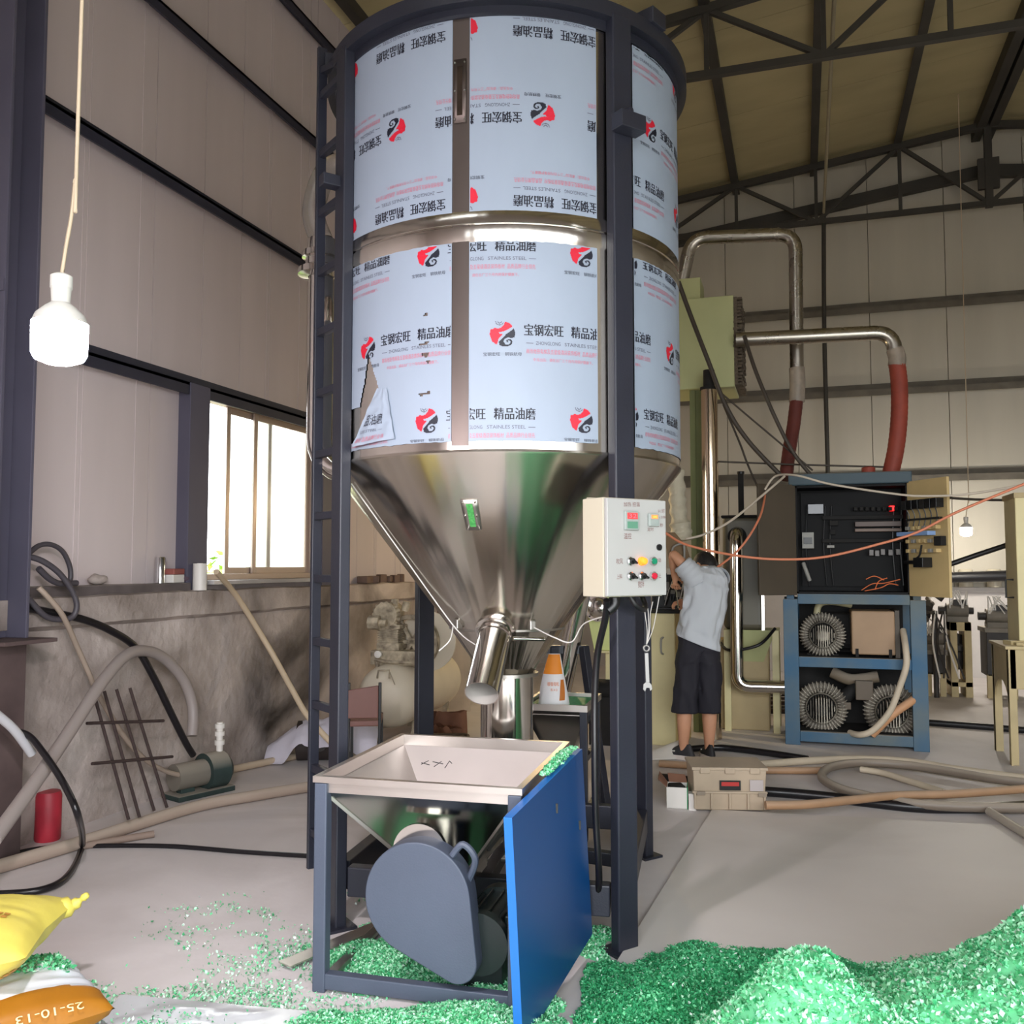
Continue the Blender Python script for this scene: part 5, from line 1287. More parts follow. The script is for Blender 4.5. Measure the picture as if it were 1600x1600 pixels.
MB().cyl((a_.x, 0.125, a_.z - 0.005), (a_.x, 0.125, a_.z + 0.02), 0.034, n=14).build('probe_cap', M_blk, dm, 30)
fl_ = dp(1152, 838)
MB().lathe([(0.03, -0.006), (0.085, -0.006), (0.085, 0.006), (0.03, 0.006)], 24, Matrix.Translation((fl_.x, -0.012, fl_.z)) @ Matrix.Rotation(R(90), 4, 'X')).build('pipe_flange', M_dustd, dm, 30)
px_ = elbow([(fl_.x, 0.0, fl_.z + 0.03), (fl_.x, -0.14, fl_.z + 0.02), dp(1152, 1072, -0.14), dp(1240, 1074, -0.14)], 0.12)
MB().tube(px_, 0.058, 22).build('down_pipe', M_ssp, dm, 45)
MB().bb((dp(1112, 990).x, 0.1, 0), (dp(1200, 990).x, 0.4, dp(1112, 1000).z)).build('base_casing', mat('base_casing_tan', (180, 160, 120), 0.6, var=.1, vscale=3), dm, 0, bevel=0.01)
# yellow-green conical feeder with a round steel flange, seen between silo and leg
fY = 7.6; fb0 = aty(930, 1000, fY)
fd = thing('cone_feeder', 'light yellow-green cone feeder with a round bolted steel flange, behind the silo leg', 'machine', world=(fb0.x, fY, 0))
fp_ = lambda px, py, dy=0.0: aty(px, py, fY + dy) - V(fb0.x, fY, 0)
T_, Bt = fp_(905, 925), fp_(958, 1018)
P8 = [(T_.x - .02, 0, T_.z + .25), (fp_(975, 925).x, 0, T_.z + .25), (fp_(975, 925).x, .4, T_.z + .25), (T_.x - .02, .4, T_.z + .25), (fp_(925, 1018).x, .08, Bt.z), (fp_(962, 1018).x, .08, Bt.z), (fp_(962, 1018).x, .3, Bt.z), (fp_(925, 1018).x, .3, Bt.z)]
MB().add(P8, [(i, (i + 1) % 4, 4 + (i + 1) % 4, 4 + i) for i in range(4)] + [(3, 2, 1, 0), (4, 5, 6, 7)]).build('feeder_cone', mat('yellow_green_paint', (214, 222, 150), 0.5, var=.05, vscale=3), fd, 0, bevel=0.006)
dc = fp_(934, 950, -0.02); Mt = Matrix.Translation((dc.x, 0.0, dc.z)) @ Matrix.Rotation(R(90), 4, 'X')
fl2 = MB().lathe([(0, 0.06), (0.06, 0.058), (0.085, 0.04), (0.09, 0.014), (0.115, 0.012), (0.115, -0.03)], 36, Mt).build('round_flange', M_ssp, fd, 40)
for k in range(8):
    t = 2 * math.pi * k / 8; MB().cyl((dc.x + 0.102 * math.cos(t), -0.012, dc.z + 0.102 * math.sin(t)), (dc.x + 0.102 * math.cos(t), -0.022, dc.z + 0.102 * math.sin(t)), 0.007, n=6).build('bolt', M_dustd, fl2, 30)
MB().bb((fp_(942, 1010).x, 0.1, 0), (fp_(957, 1010).x, 0.2, Bt.z)).bb((fp_(925, 1018).x, 0.05, Bt.z - 0.02), (fp_(966, 1018).x, 0.32, Bt.z)).build('feeder_leg', M_cream, fd, 0, bevel=0.004)
gm = fp_(938, 1080)
MB().cyl((gm.x - 0.12, 0.1, gm.z), (gm.x + 0.12, 0.1, gm.z), 0.09, n=20).bb((gm.x - 0.1, 0.0, 0), (gm.x + 0.1, 0.25, gm.z - 0.05)).cyl((gm.x - 0.06, 0.0, gm.z + .06), (gm.x - 0.06, -0.05, gm.z + .06), 0.06, n=18).build('gear_motor', M_dustd, fd, 35)
# cream bench with the open black box the person works on
bY = 7.75; bb0 = aty(1046, 1148, bY); bo = V(bb0.x, bY, 0)
bn = thing('machine_cabinet', 'cream machine base cabinet with a small handle, to the left of the person', 'cabinet', world=bo)
bq = lambda px, py, dy=0.0: aty(px, py, bY + dy) - bo
a, b = bq(1028, 958), bq(1062, 1150)
MB().bb((bq(985, 958).x, 0, 0.0), (bq(1054, 958).x, 0.45, a.z)).build('base_body', M_cream, bn, 0, bevel=0.006)
MB().bb((bq(1054, 958).x, 0.05, 0.0), (bq(1068, 958).x, 0.45, a.z)).build('side_panel', mat('cream_side', (186, 160, 100), 0.5), bn, 0)
MB().tube(spline([bq(1036, 996, -.0), bq(1033, 1000, -.03), bq(1033, 1018, -.03), bq(1036, 1022, 0)], 4), 0.009, 8).build('handle', M_comp, bn, 50)
MB().bb((bq(985, 958).x, -0.03, a.z), (bq(1078, 958).x, 0.5, a.z + 0.03)).build('worktop', M_dustd, bn, 0, bevel=0.004)
bx = aty(1060, 955, bY + 0.1)
eb = thing('junction_box', 'open black box of wiring on the cream base, under the hands of the person', 'box', world=(bx.x, bY + 0.06, a.z + 0.03))
hh = aty(1060, 896, bY + .06).z - a.z - 0.03; ww = 0.22
MB().bb((-ww, 0.2, 0), (ww, 0.22, hh)).bb((-ww, 0, 0), (-ww + .012, 0.2, hh)).bb((ww - .012, 0, 0), (ww, 0.2, hh)).bb((-ww, 0, 0), (ww, 0.2, 0.012)).build('box_shell', M_blk, eb, 0)
rr = random.Random(9)
for k in range(14):
    x_, z_ = rr.uniform(-.16, .16), rr.uniform(0.04, hh - .04); MB().box((x_, 0.15, z_), (rr.uniform(.03, .06), 0.08, rr.uniform(.025, .05))).build('terminal', rr.choice([M_comp, M_dustd, M_blk, M_white]), eb, 0, bevel=0.003)
for k in range(6):
    x_ = rr.uniform(-.15, .1); MB().tube(spline([(x_, 0.1, .03), (x_ + .04, 0.05, hh * .5), (x_ + rr.uniform(-.05, .1), 0.1, hh * .9)], 5), 0.005, 5).build('wire', rr.choice([M_blk, M_white, M_dustd]), eb, 60)
MB().box((bq(1070, 893, .04) + bo) - V(bx.x, bY + .06, a.z + .03), (0.3, 0.02, 0.05)).build('white_rim', M_white, eb, 0)
# brown open cover and grey crumpled duct near the person's arm
cvp = aty(1062, 850, 7.9)
cv = thing('open_cover', 'brown metal cover plate tilted open above the arm of the person', 'cover', world=cvp)
MB().prism([(-.11, .10), (-.04, .10), (.06, -.02), (.09, -.13), (-.09, -.16), (-.115, -.02)], 0, 0.02, Matrix.Rotation(R(90), 4, 'X')).build('plate', mat('brown_plate', (120, 96, 66), 0.6), cv, 0, bevel=0.003)
MB().tube(spline([(-.06, -.03, -.12), (-.05, -.05, -.03), (.03, -.05, .0), (.045, -.05, -.05), (.04, -.04, -.16)], 5), 0.010, 8).build('bent_rod', M_comp, cv, 50)
dk = aty(1058, 800, 8.3)
du = [aty(1056, 735, 8.3), aty(1058, 770, 8.3), aty(1060, 800, 8.3), aty(1064, 828, 8.3), aty(1066, 845, 8.3)]
P = spline(du, 8); o0 = P[0]
o = MB().tube([p - o0 for p in P], [0.075 + 0.008 * math.sin(k * 1.3) + (0.02 if k > 20 else 0) for k in range(len(P))], 16).build('crumpled_duct', mat('dusty_grey_duct', (200, 192, 170), 0.6, bump=0.01, bscale=20), None, 50, loc=o0)
tag(o, 'crumpled pale duct hanging between the silo and the olive post', 'duct')
# ------------------------------------------------------------------ far right: bench frame, post, small machines before the white wall
M_tanw = mat('tan_bench_paint', (186, 168, 126), 0.6, var=0.12, vscale=4, dust=0.25)
b0 = atz(1584, 1196, 0)
bf = thing('bench_frame', 'tan arched bench frame at the far right edge of the hall', 'bench', world=b0)
q = lambda px, py: aty(px, py, b0.y) - b0
zt2 = q(1590, 1015).z; xw = 0.9
for y_ in (0, .55): MB().bb((q(1577, 1100).x, y_, 0), (q(1590, 1100).x, y_ + 0.05, zt2)).build('leg', M_tanw, bf, 0, bevel=0.004)
ar = [(0.0, 0.0), (0.0, 0.38)] + [(0.28 - 0.28 * math.cos(t), 0.38 + 0.24 * math.sin(t)) for t in [math.pi * k / 10 for k in range(11)]] + [(0.56, 0.38), (0.56, 0.0), (0.62, 0.0), (0.62, zt2), (-0.02, zt2), (-0.02, 0.0)]
MB().prism([(y_, z_) for y_, z_ in ar], 0, 0.012, Matrix(((0, 0, 1, q(1577, 1100).x), (1, 0, 0, 0), (0, 1, 0, 0), (0, 0, 0, 1)))).build('arched_side', M_tanw, bf, 0)
MB().bb((q(1577, 1100).x, 0.0, zt2 - 0.30), (xw, 0.05, zt2)).bb((q(1577, 1100).x - .02, -0.02, zt2), (xw, 0.62, zt2 + 0.025)).build('top', M_tanw, bf, 0, bevel=0.004)
MB().box((0.07, 0.2, zt2 + 0.04), (0.12, 0.1, 0.03), 0.4).box((0.13, 0.12, zt2 + 0.035), (0.15, 0.05, 0.02), 0.2).build('brackets', M_tanw, bf, 0)
yp = aty(1592, 1000, b0.y + .2)
cbp = thing('cream_cabinet', 'tall cream cabinet edge with a black bar handle at the far right', 'cabinet', world=(yp.x, b0.y + .2, zt2 + .025))
cq = lambda px, py: aty(px, py, b0.y + .2) - V(yp.x, b0.y + .2, zt2 + .025)
MB().bb((cq(1586, 800).x, 0, 0), (cq(1586, 800).x + 0.6, 0.4, cq(1586, 772).z)).build('cabinet_body', M_cream, cbp, 0, bevel=0.006)
MB().bb((cq(1584, 800).x, -0.02, cq(1586, 778).z), (cq(1586, 800).x + 0.62, 0.42, cq(1586, 770).z)).build('cabinet_top', M_tanw, cbp, 0)
hx = cq(1586, 900).x
MB().tube([(hx, 0.06, cq(1586, 906).z), (hx - .055, 0.06, cq(1586, 906).z), (hx - .055, 0.06, cq(1586, 934).z), (hx, 0.06, cq(1586, 934).z)], 0.008, 8).build('bar_handle', M_blk, cbp, 30)
hose('black_pipe', 'black pipe slanting from the open cabinet door to the cream cabinet', 'pipe', [aty(1478, 884, 8.6), aty(1530, 866, 8.6), aty(1600, 843, 8.6)], 0.022, M_black)
# machines along the back wall
M_mach = mat('dusty_grey_machine', (120, 112, 100), 0.6, var=0.15, vscale=10, dust=0.35)
M_machd = mat('dark_machine', (48, 44, 42), 0.6, var=0.2, vscale=10, dust=0.2)
sY = 11.6; s0 = aty(1502, 1060, sY)
def mstand(label, x0, x1, ytop, ybot, kind):
    c = aty((x0 + x1) / 2, 1060, sY); o = V(c.x, sY, 0)
    t = thing('machine_stand', label, 'machine', world=o)
    g = lambda px, py, dy=0: aty(px, py, sY + dy) - o
    a, b = g(x0, ytop), g(x1, ybot); t_ = 0.075
    if kind == 0:
        for x_ in (a.x, b.x - t_):
            MB().bb((x_, 0, 0.0), (x_ + t_, 0.4, a.z)).build('leg', M_tanw, t, 0, bevel=0.004)
        MB().bb((a.x, 0, a.z - 0.1), (b.x, 0.4, a.z)).build('top_plate', M_tanw, t, 0, bevel=0.004)
        MB().bb((a.x, 0, 0.12), (b.x, 0.4, 0.17)).build('low_shelf', M_tanw, t, 0)
        MB().lathe([(0, .30), (.05, .30), (.07, .34), (.07, .5), (.1, .52), (.1, .58), (.05, .6), (.05, .7), (0, .72)], 16, Matrix.Translation((0, .2, 0))).build('valve_body', M_machd, t, 35)
    else:
        MB().bb((a.x, 0, 0.25), (b.x, 0.4, a.z)).build('box_body', M_machd, t, 0, bevel=0.006)
        MB().bb((a.x - .02, -.03, a.z), (b.x + .02, .42, a.z + .05)).build('top_plate', M_mach, t, 0)
        for x_ in (a.x, b.x - .06): MB().bb((x_, 0, 0), (x_ + .06, .06, 0.27)).build('leg', M_tanw, t, 0)
    # motor or valve train on top
    z0 = a.z + (0.05 if kind else 0)
    MB().cyl((-0.12, .15, z0 + .13), (0.11, .15, z0 + .13), 0.085, n=18).bb((-.12, .06, z0), (.1, .24, z0 + .06)).build('motor_body', M_mach, t, 35)
    MB().bb((-.05, .05, z0 + .19), (.09, .22, z0 + .26)).build('terminal_box', M_machd, t, 0)
    MB().cyl((-.20, .15, z0 + .13), (-.11, .15, z0 + .13), 0.05, n=14).build('coupling', M_machd, t, 35)
    MB().cyl((.10, .15, z0 + .13), (.17, .15, z0 + .13), 0.045, n=14).build('coupling', M_machd, t, 35)
    rr = random.Random(x0)
    for k in range(4):
        MB().tube(spline([(rr.uniform(-.1, .1), .05, z0 + .2), (rr.uniform(-.14, .14), .0, z0 + .36), (rr.uniform(-.15, .15), .05, z0 + .16)], 5), 0.008, 5).build('white_tubing', M_white, t, 60)
mstand('slim tan machine stand with a small motor on top, before the white back wall', 1484, 1520, 972, 1055, 0)
mstand('dark machine box with a motor on top, right of the slim tan stand', 1541, 1590, 988, 1050, 1)
mstand('low machine half hidden behind the right post of the blue rack', 1446, 1478, 1022, 1050, 1)
ov = MB(); rr = random.Random(8)
c = aty(1462, 955, 11.4)
mv = thing('valve_cluster', 'cluster of dark valves and pale tubing just right of the blue rack', 'machine', world=(c.x, 11.4, 0))
for k in range(6): MB().cyl((rr.uniform(-.15, .15), rr.uniform(0, .15), c.z - .12 + k * .05), (rr.uniform(-.15, .2), rr.uniform(0, .15), c.z - .06 + k * .05), rr.uniform(.03, .05), n=12).build('valve', M_machd if k % 2 else M_mach, mv, 30)
MB().cyl((0, .1, 0), (0, .1, c.z), 0.03, n=12).build('stand_pipe', M_machd, mv, 40)
for k in range(5): MB().tube(spline([(rr.uniform(-.15, .1), -.02, c.z), (rr.uniform(-.1, .25), -.1, c.z - .35), (rr.uniform(.0, .3), -.05, c.z - .75)], 6), 0.010, 6).build('tubing', M_white if k % 2 else M_machd, mv, 60)
hose('black_pipe', 'thick black pipe along the back wall behind the small lit bulb', 'pipe', [aty(1462, 903, 13.45), aty(1530, 901, 13.45), aty(1640, 897, 13.45)], 0.07, M_black)
for px, lb in ((1511, 'pale can on the back wall ledge, nearer the blue rack'), (1556, 'pale can on the back wall ledge, nearer the cream cabinet')):
    p = aty(px, 893, 13.5); o = MB().lathe([(0, 0), (.09, 0), (.09, .22), (.07, .24), (0, .24)], 18).build('can', M_cabs, None, 40, loc=(p.x, 13.62, 1.225)); tag(o, lb, 'can')
# rods and conduits up in the roof
tr0, tr1 = aty(1302, 30, 8.85), aty(1287, 332, 13.2)
hose('conduit', 'pale conduit running under the roof from truss to truss', 'conduit', [aty(1306, -60, 7.4), tr0, tr1], 0.02, mat('pale_conduit', (150, 140, 116), 0.5))
hose('conduit', 'thin dark rod hanging from the far truss down the back wall', 'conduit', [aty(1287, 332, 13.3), aty(1288, 520, 13.3), aty(1294, 760, 13.3), aty(1295, 900, 13.3)], 0.03, M_steelb)
# ------------------------------------------------------------------ loose cables across the right side
M_orc = mat('orange_cable', (216, 132, 98), 0.5); M_pale = mat('pale_cable', (196, 184, 168), 0.5); M_dkc = mat('dark_cable', (62, 54, 46), 0.6)
W3 = lambda pts: [at(*p) for p in pts]
hose('orange_cable', 'orange cable sagging across in front of the switch cabinet', 'cable', W3([(1040, 833, 6.6), (1075, 852, 6.7), (1150, 868, 6.8), (1220, 874, 6.8), (1290, 870, 6.8), (1370, 851, 6.75), (1432, 832, 6.7), (1500, 798, 6.6), (1640, 740, 6.4)]), 0.0095, M_orc)
hose('orange_cable', 'second orange cable slanting up beside the dark cabinet door', 'cable', W3([(1112, 892, 7.25), (1140, 872, 7.3), (1165, 846, 7.3), (1188, 806, 7.4), (1196, 770, 7.7)]), 0.009, M_orc)
hose('pale_cable', 'pale cable draped over the top front of the switch cabinet', 'cable', W3([(1195, 765, 7.5), (1212, 744, 7.5), (1245, 743, 7.3), (1300, 757, 7.2), (1400, 772, 7.0), (1450, 775, 6.9), (1520, 771, 6.8), (1640, 750, 6.6)]), 0.009, M_pale)
hose('pale_cable', 'pale cable rising from the cover plate to the cabinet top', 'cable', W3([(1072, 842, 7.4), (1100, 835, 7.4), (1140, 815, 7.4), (1190, 775, 7.5), (1226, 744, 7.6)]), 0.010, M_pale)
hose('dark_cable', 'thick dark cable drooping from the green box to the cabinet top', 'cable', W3([(1060, 440, 8.0), (1078, 490, 8.0), (1105, 560, 7.9), (1135, 636, 7.9), (1170, 690, 7.9), (1222, 745, 7.9)]), 0.020, M_dkc)
hose('dark_cable', 'dark cable drooping from the radiator past the dark red hose', 'cable', W3([(1163, 525, 8.0), (1180, 578, 7.9), (1210, 650, 7.8), (1240, 708, 7.8), (1272, 748, 7.8)]), 0.017, M_dkc)
hose('dark_cable', 'thin dark cable slanting from pipe head to cabinet top', 'cable', W3([(1124, 612, 8.0), (1190, 668, 7.9), (1270, 735, 7.8)]), 0.008, M_dkc)
hose('dark_cable', 'thin cable looping down behind the dark cabinet door', 'cable', W3([(1130, 632, 8.1), (1155, 690, 8.1), (1168, 725, 8.1), (1190, 775, 8.2)]), 0.009, M_dkc)
hose('dark_cable', 'straight thin cable stretched level behind the dark red hose', 'cable', [aty(1113, 721, 8.2), aty(1250, 726, 8.28), aty(1394, 730, 8.35)], 0.008, M_dkc)
hose('dark_cable', 'thin black cable stretched right from the open cabinet door', 'cable', W3([(1484, 778, 8.5), (1540, 781, 8.5), (1640, 782, 8.5)]), 0.012, M_dkc)
hose('dark_cable', 'black hose looping from the drum stand behind the person', 'hose', [aty(1126, 1004, 8.72), aty(1140, 1016, 8.5), aty(1185, 1008, 8.45), aty(1211, 982, 8.62)], 0.014, M_black)
# ------------------------------------------------------------------ left side: compressor, chair, bags, hoses, pump
M_compw = mat('cream_compressor_paint', (226, 216, 196), 0.45, var=0.05, vscale=3, dust=0.2)
M_comph = mat('dusty_cast_head', (206, 192, 166), 0.65, vscale=14, col2=(120, 108, 92), dust=0.15)
kc = pc(612, 1086, 7.7)
kp = thing('air_compressor', 'large cream air compressor with a finned pump head, behind the silo by the left wall', 'compressor', kc.x, kc.y, 0, R(-13))
tr = 0.27; tz = kc.z
Mx = Matrix.Translation((0, 0, tz)) @ Matrix.Rotation(R(90), 4, 'X')
MB().lathe([(0, 0.25), (tr * .45, 0.235), (tr * .78, 0.18), (tr * .95, 0.10), (tr, 0.0), (tr, -1.1), (tr * .95, -1.2), (tr * .6, -1.3), (0, -1.33)], 48, Mx).build('air_tank', M_compw, kp, 50)
def kq(px, py, dd=0.0): return inl(pc(px, py, 7.7 + dd), V(kc.x, kc.y, 0), R(-13))
MB().tube([kq(589, 1060, -.25), kq(591, 1048, -.25), kq(608, 1047, -.25), kq(608, 1060, -.25)], 0.008, 8).bar(kq(609, 1050, -.25), kq(617, 1070, -.25), 0.012, 0.006).build('tank_handle', M_comph, kp, 40)
b = kq(611, 1015, .1); pz_ = b.z
MB().bb((b.x - .14, b.y - .12, tz + tr - .02), (b.x + .3, b.y + .5, pz_ - .0)).build('pump_plate', M_comph, kp, 0, bevel=0.005)
MB().cyl((b.x, b.y, pz_ - .02), (b.x, b.y, pz_ + .05), 0.10, n=24).bb((b.x - .10, b.y - .09, pz_), (b.x + .10, b.y + .12, pz_ + .06)).build('crankcase', M_comph, kp, 35, bevel=0.008)
fb = MB()
for k in range(9): fb.bb((b.x - .095, b.y - .085, pz_ + .055 + k * .014), (b.x + .095, b.y + .10, pz_ + .063 + k * .014))
fb.bb((b.x - .08, b.y - .07, pz_ + .05), (b.x + .08, b.y + .09, pz_ + .185))
o = fb.build('cylinder_fins', M_comph, kp, 0); o['kind'] = 'stuff'
MB().cyl((b.x - .05, b.y - .09, pz_ + .20), (b.x - .05, b.y + .1, pz_ + .20), 0.035, n=14).cyl((b.x + .05, b.y - .09, pz_ + .20), (b.x + .05, b.y + .1, pz_ + .20), 0.035, n=14).bb((b.x - .11, b.y - .09, pz_ + .18), (b.x + .11, b.y + .1, pz_ + .215)).build('valve_plate', M_comph, kp, 35, bevel=0.006)
hd = MB(); rr = random.Random(2)
for k in range(16):
    a = R(22.5 * k); hd.cyl((b.x - .02 + .095 * math.cos(a), b.y - .09, pz_ + .30 + .075 * math.sin(a)), (b.x - .02 + .12 * math.cos(a), b.y - .06, pz_ + .30 + .1 * math.sin(a)), 0.016, n=8)
hd.cyl((b.x - .02, b.y - .1, pz_ + .30), (b.x - .02, b.y + .1, pz_ + .30), 0.105, n=24)
hd.cyl((b.x + .03, b.y, pz_ + .36), (b.x + .03, b.y, pz_ + .43), 0.032, n=12).cyl((b.x + .12, b.y, pz_ + .33), (b.x + .14, b.y, pz_ + .41), 0.034, n=12)
hd.build('second_cylinder', M_comph, kp, 35)
fl = kq(583, 973)
MB().cyl(fl + V(.06, 0, 0), fl + V(-.035, 0, 0.0), 0.062, n=8).cyl(fl + V(.12, 0, 0), fl + V(.05, 0, 0), 0.03, n=12).build('air_filter', M_comph, kp, 30)
MB().lathe([(0.03, 0), (0.03, .03), (0.022, .034), (0, .034)], 20, Matrix.Translation(kq(592, 1022, -.1)) @ Matrix.Rotation(R(90), 4, 'X')).build('pressure_gauge', M_white, kp, 30)
MB().tube(spline([kq(584, 1030, -.08), kq(605, 1034, -.08), kq(650, 1036, -.08)], 5), 0.014, 8).tube(spline([kq(588, 1034, -.06), kq(590, 1042, -.06)], 3), 0.018, 8).build('manifold', M_comph, kp, 40)
w0_ = kq(644, 1003, .12); Mw = Matrix.Translation(w0_) @ Matrix.Rotation(R(90), 4, 'X')
MB().lathe([(0.20, .05), (0.235, .04), (0.235, -.04), (0.20, -.05), (0.20, .05)], 36, Mw).build('flywheel', M_comph, kp, 35)
for k in range(6):
    a = R(60 * k); MB().bar(w0_, w0_ + V(.2 * math.cos(a), 0, .2 * math.sin(a)), 0.03, 0.03, up=(0, 1, 0)).build('spoke', M_comph, kp, 0)
MB().lathe([(0.0, .0), (0.26, .0), (0.26, -.02), (0, -.02)], 28, Mw @ Matrix.Translation((0.10, 0, -.09))).build('belt_cover', M_compw, kp, 35)
for x_, y_ in ((-.17, .1), (.17, .1), (-.17, .95), (.17, .95)): MB().bb((x_ - .025, y_, 0), (x_ + .025, y_ + .05, tz - .12)).build('leg', M_comph, kp, 0)
MB().cyl((.24, .05, .09), (.24, .10, .09), 0.09, n=20).build('wheel', M_comph, kp, 35)
# brown chair seen over the hopper
M_brown = mat('brown_vinyl', (128, 88, 80), 0.45, var=.06, vscale=6)
ch0 = pc(571, 1200, 6.5); ct_ = pc(571, 1096, 6.5)
chr_ = thing('chair', 'old chair with a brown back panel and dark tube frame, left of the compressor', 'chair', ct_.x, 6.5, 0, R(6))
cq_ = lambda px, py: inl(pc(px, py, 6.5), V(ct_.x, 6.5, 0), R(6))
a, b = cq_(543, 1078), cq_(591, 1122)
MB().add([(a.x, -.015, b.z), (b.x, -.015, b.z), (b.x, -.015, a.z + .03), (a.x, -.015, a.z), (a.x, .015, b.z), (b.x, .015, b.z), (b.x, .015, a.z + .03), (a.x, .015, a.z)], [(0, 1, 2, 3), (7, 6, 5, 4), (0, 4, 5, 1), (1, 5, 6, 2), (2, 6, 7, 3), (3, 7, 4, 0)]).build('backrest', M_brown, chr_, 0, bevel=0.006)
for x_ in (a.x + .01, b.x + .01): MB().bar((x_, .0, 0), (x_, .01, a.z + .05), 0.022, 0.03).build('rear_leg', M_blk, chr_, 0, bevel=0.004)
for x_ in (a.x + .01, b.x + .01): MB().bar((x_, .36, 0), (x_, .36, b.z - .02), 0.022, 0.022).build('front_leg', M_blk, chr_, 0)
MB().bb((a.x, .0, b.z - .06), (b.x + .02, .40, b.z - .02)).build('seat', M_brown, chr_, 0, bevel=0.01)
# white plastic bag over a dark bin
bn_ = pz(497, 1192, 0.0)
bin_ = thing('dark_bin', 'dark round bin on its side against the left wall, under the white plastic bag', 'bin', bn_.x, bn_.y + .1, 0)
MB().cyl((-.18, 0, .15), (.22, .04, .15), 0.15, n=28).build('bin_body', mat('dark_bin', (52, 44, 42), 0.6), bin_, 35)
MB().lathe([(.02, 0), (.055, 0), (.055, .02), (.02, .02)], 20, Matrix.Translation((.02, -.14, .15)) @ Matrix.Rotation(R(90), 4, 'X')).build('bin_hub', M_machd, bin_, 30)
M_wbag = mat('thin_white_bag', (226, 222, 236), 0.35, trans=0.15, bump=0.004, bscale=12)
bag = thing('plastic_bag', 'thin white plastic bag draped over the dark bin by the left wall', 'bag', bn_.x, bn_.y + .1, 0)
def bagp(u, v):
    x = -.40 + .86 * u; y = -.22 + .36 * v
    top = .315 - 0.9 * max(0, -x - .10) ** 1.25 * 1.0 - .3 * max(0, x - .15) ** 1.5
    drop = max(0, (abs(v - .55) * 2) ** 2.2) * (.16 + .10 * noise.noise(V(x * 5, 2, 1)))
    n = .035 * noise.fractal(V(x * 6, y * 7, 3), 1, 2, 4)
    return V(x, y, max(.015, top - drop + n))
MB().grid(bagp, 40, 26).build('bag_sheet', M_wbag, bag, 60)
hose('tan_hose', 'tan hose slanting down from the window sill to the floor behind the ladder', 'hose', [atx(338, 893, XL + .14), at(372, 935, 6.7), at(420, 1012, 6.9), at(455, 1075, 6.75), at(480, 1118, 6.6), at(515, 1158, 6.5), at(545, 1188, 6.5)], 0.021, mat('tan_hose', (206, 186, 158), 0.55, dust=.15), 10)
# things on the ledge
def on_ledge(px, xx=-0.06): 
    p = atx(px, 912, XL + xx); return V(XL + xx, p.y, LZ + 0.035)
p = on_ledge(250) + V(0, 0, .055); o = MB().lathe([(0, 0), (.032, 0), (.032, .165), (.028, .172), (0, .172)], 22).build('spray_can', M_chrome, None, 35, loc=p); tag(o, 'silver spray can standing on the wall ledge left of the window', 'can')
p = on_ledge(268) + V(0, 0, .055); bx_ = thing('small_carton', 'small white carton with a red top on the wall ledge', 'carton', world=p, rot=R(10))
MB().bb((-.05, -.07, 0), (.05, .08, .055)).build('carton_body', M_white, bx_, 0, bevel=.003); MB().bb((-.04, -.06, .055), (.05, .085, .095)).build('carton_top', mat('faded_red_card', (150, 84, 76), 0.6), bx_, 0, bevel=.006)
p = on_ledge(312, .03) + V(0, 0, .0); o = MB().cyl((0, 0, 0), (0, 0, .185), .048, n=24).cyl((0, 0, .184), (0, 0, .187), .02, n=16).build('paper_roll', M_white, None, 35, loc=p); tag(o, 'white paper roll standing on the ledge beside the window post', 'roll')
rr = random.Random(6)
for lb, px, s_, m_ in (('dark lump of rag between carton and roll on the ledge', 286, .045, mat('purple_grey_rag', (96, 80, 92), .8)), ('small dark lump beside the white roll on the ledge', 296, .035, bpy.data.materials['purple_grey_rag']), ('grey stone on the left ledge near the hoses', 152, .05, M_dado)):
    p = on_ledge(px) + V(0, 0, .055); mb = MB().ball((0, 0, s_ * .6), (s_, s_ * 1.3, s_ * .65), 14, 9); mb.v = [tuple(V(v) * (1 + .25 * noise.noise(V(v) * 22 + V(px, 0, 0)))) for v in mb.v]
    o = mb.build('lump', m_, None, 60, loc=p); tag(o, lb, 'rubble')
M_brick = mat('old_brick', (112, 92, 82), .85, var=.2, vscale=12, bump=.004, bscale=30)
for k, (px, rz) in enumerate(((572, .1), (583, .5), (596, -.4), (607, .2), (617, 1.1), (626, .3))):
    p = on_ledge(px, -.05); o = MB().box((0, 0, .035), (.11, .22, .07) if k < 2 else (.07, .09, .06 + .02 * (k % 3)), rz).build('brick', M_brick, None, 0, bevel=.008, loc=p)
    tag(o, ['whole brown brick on the ledge seen right of the ladder post', 'second brick lying skewed on the ledge behind the first', 'broken brick piece on the ledge, turned left', 'brick scrap on the ledge before the dark end', 'upturned brick scrap at the ledge end', 'last brick scrap on the ledge beside the silo'][k], 'brick', 'bricks on the wall ledge')
# hoses on the left wall
M_gyh = mat('grey_hose', (150, 140, 136), .5); M_dgh = mat('dark_grey_hose', (70, 66, 72), .5); M_tgh = mat('tan_grey_tube', (160, 144, 130), .55)
WX = lambda pts, base=XL + .06: [atx(px, py, base + (o_[0] if o_ else 0)) for px, py, *o_ in pts]
hose('grey_hose', 'thick grey hose arching from the green pump down to the left floor', 'hose', WX([(300, 1150, .17), (301, 1105, .14), (287, 1063, .12), (257, 1029, .12), (226, 1017, .14), (196, 1025, .18), (160, 1065, .24), (112, 1138, .34), (60, 1215, .46), (-10, 1312, .6)]), .034, M_gyh, 14)
hose('black_hose', 'black hose drooping along the left wall down to the green pump', 'hose', WX([(40, 950, .02), (85, 958, .04), (130, 968, .06), (172, 985, .08), (212, 1012, .1), (242, 1062, .12), (268, 1116, .14), (290, 1160, .16), (302, 1180, .17)]), .022, M_blackg, 12)
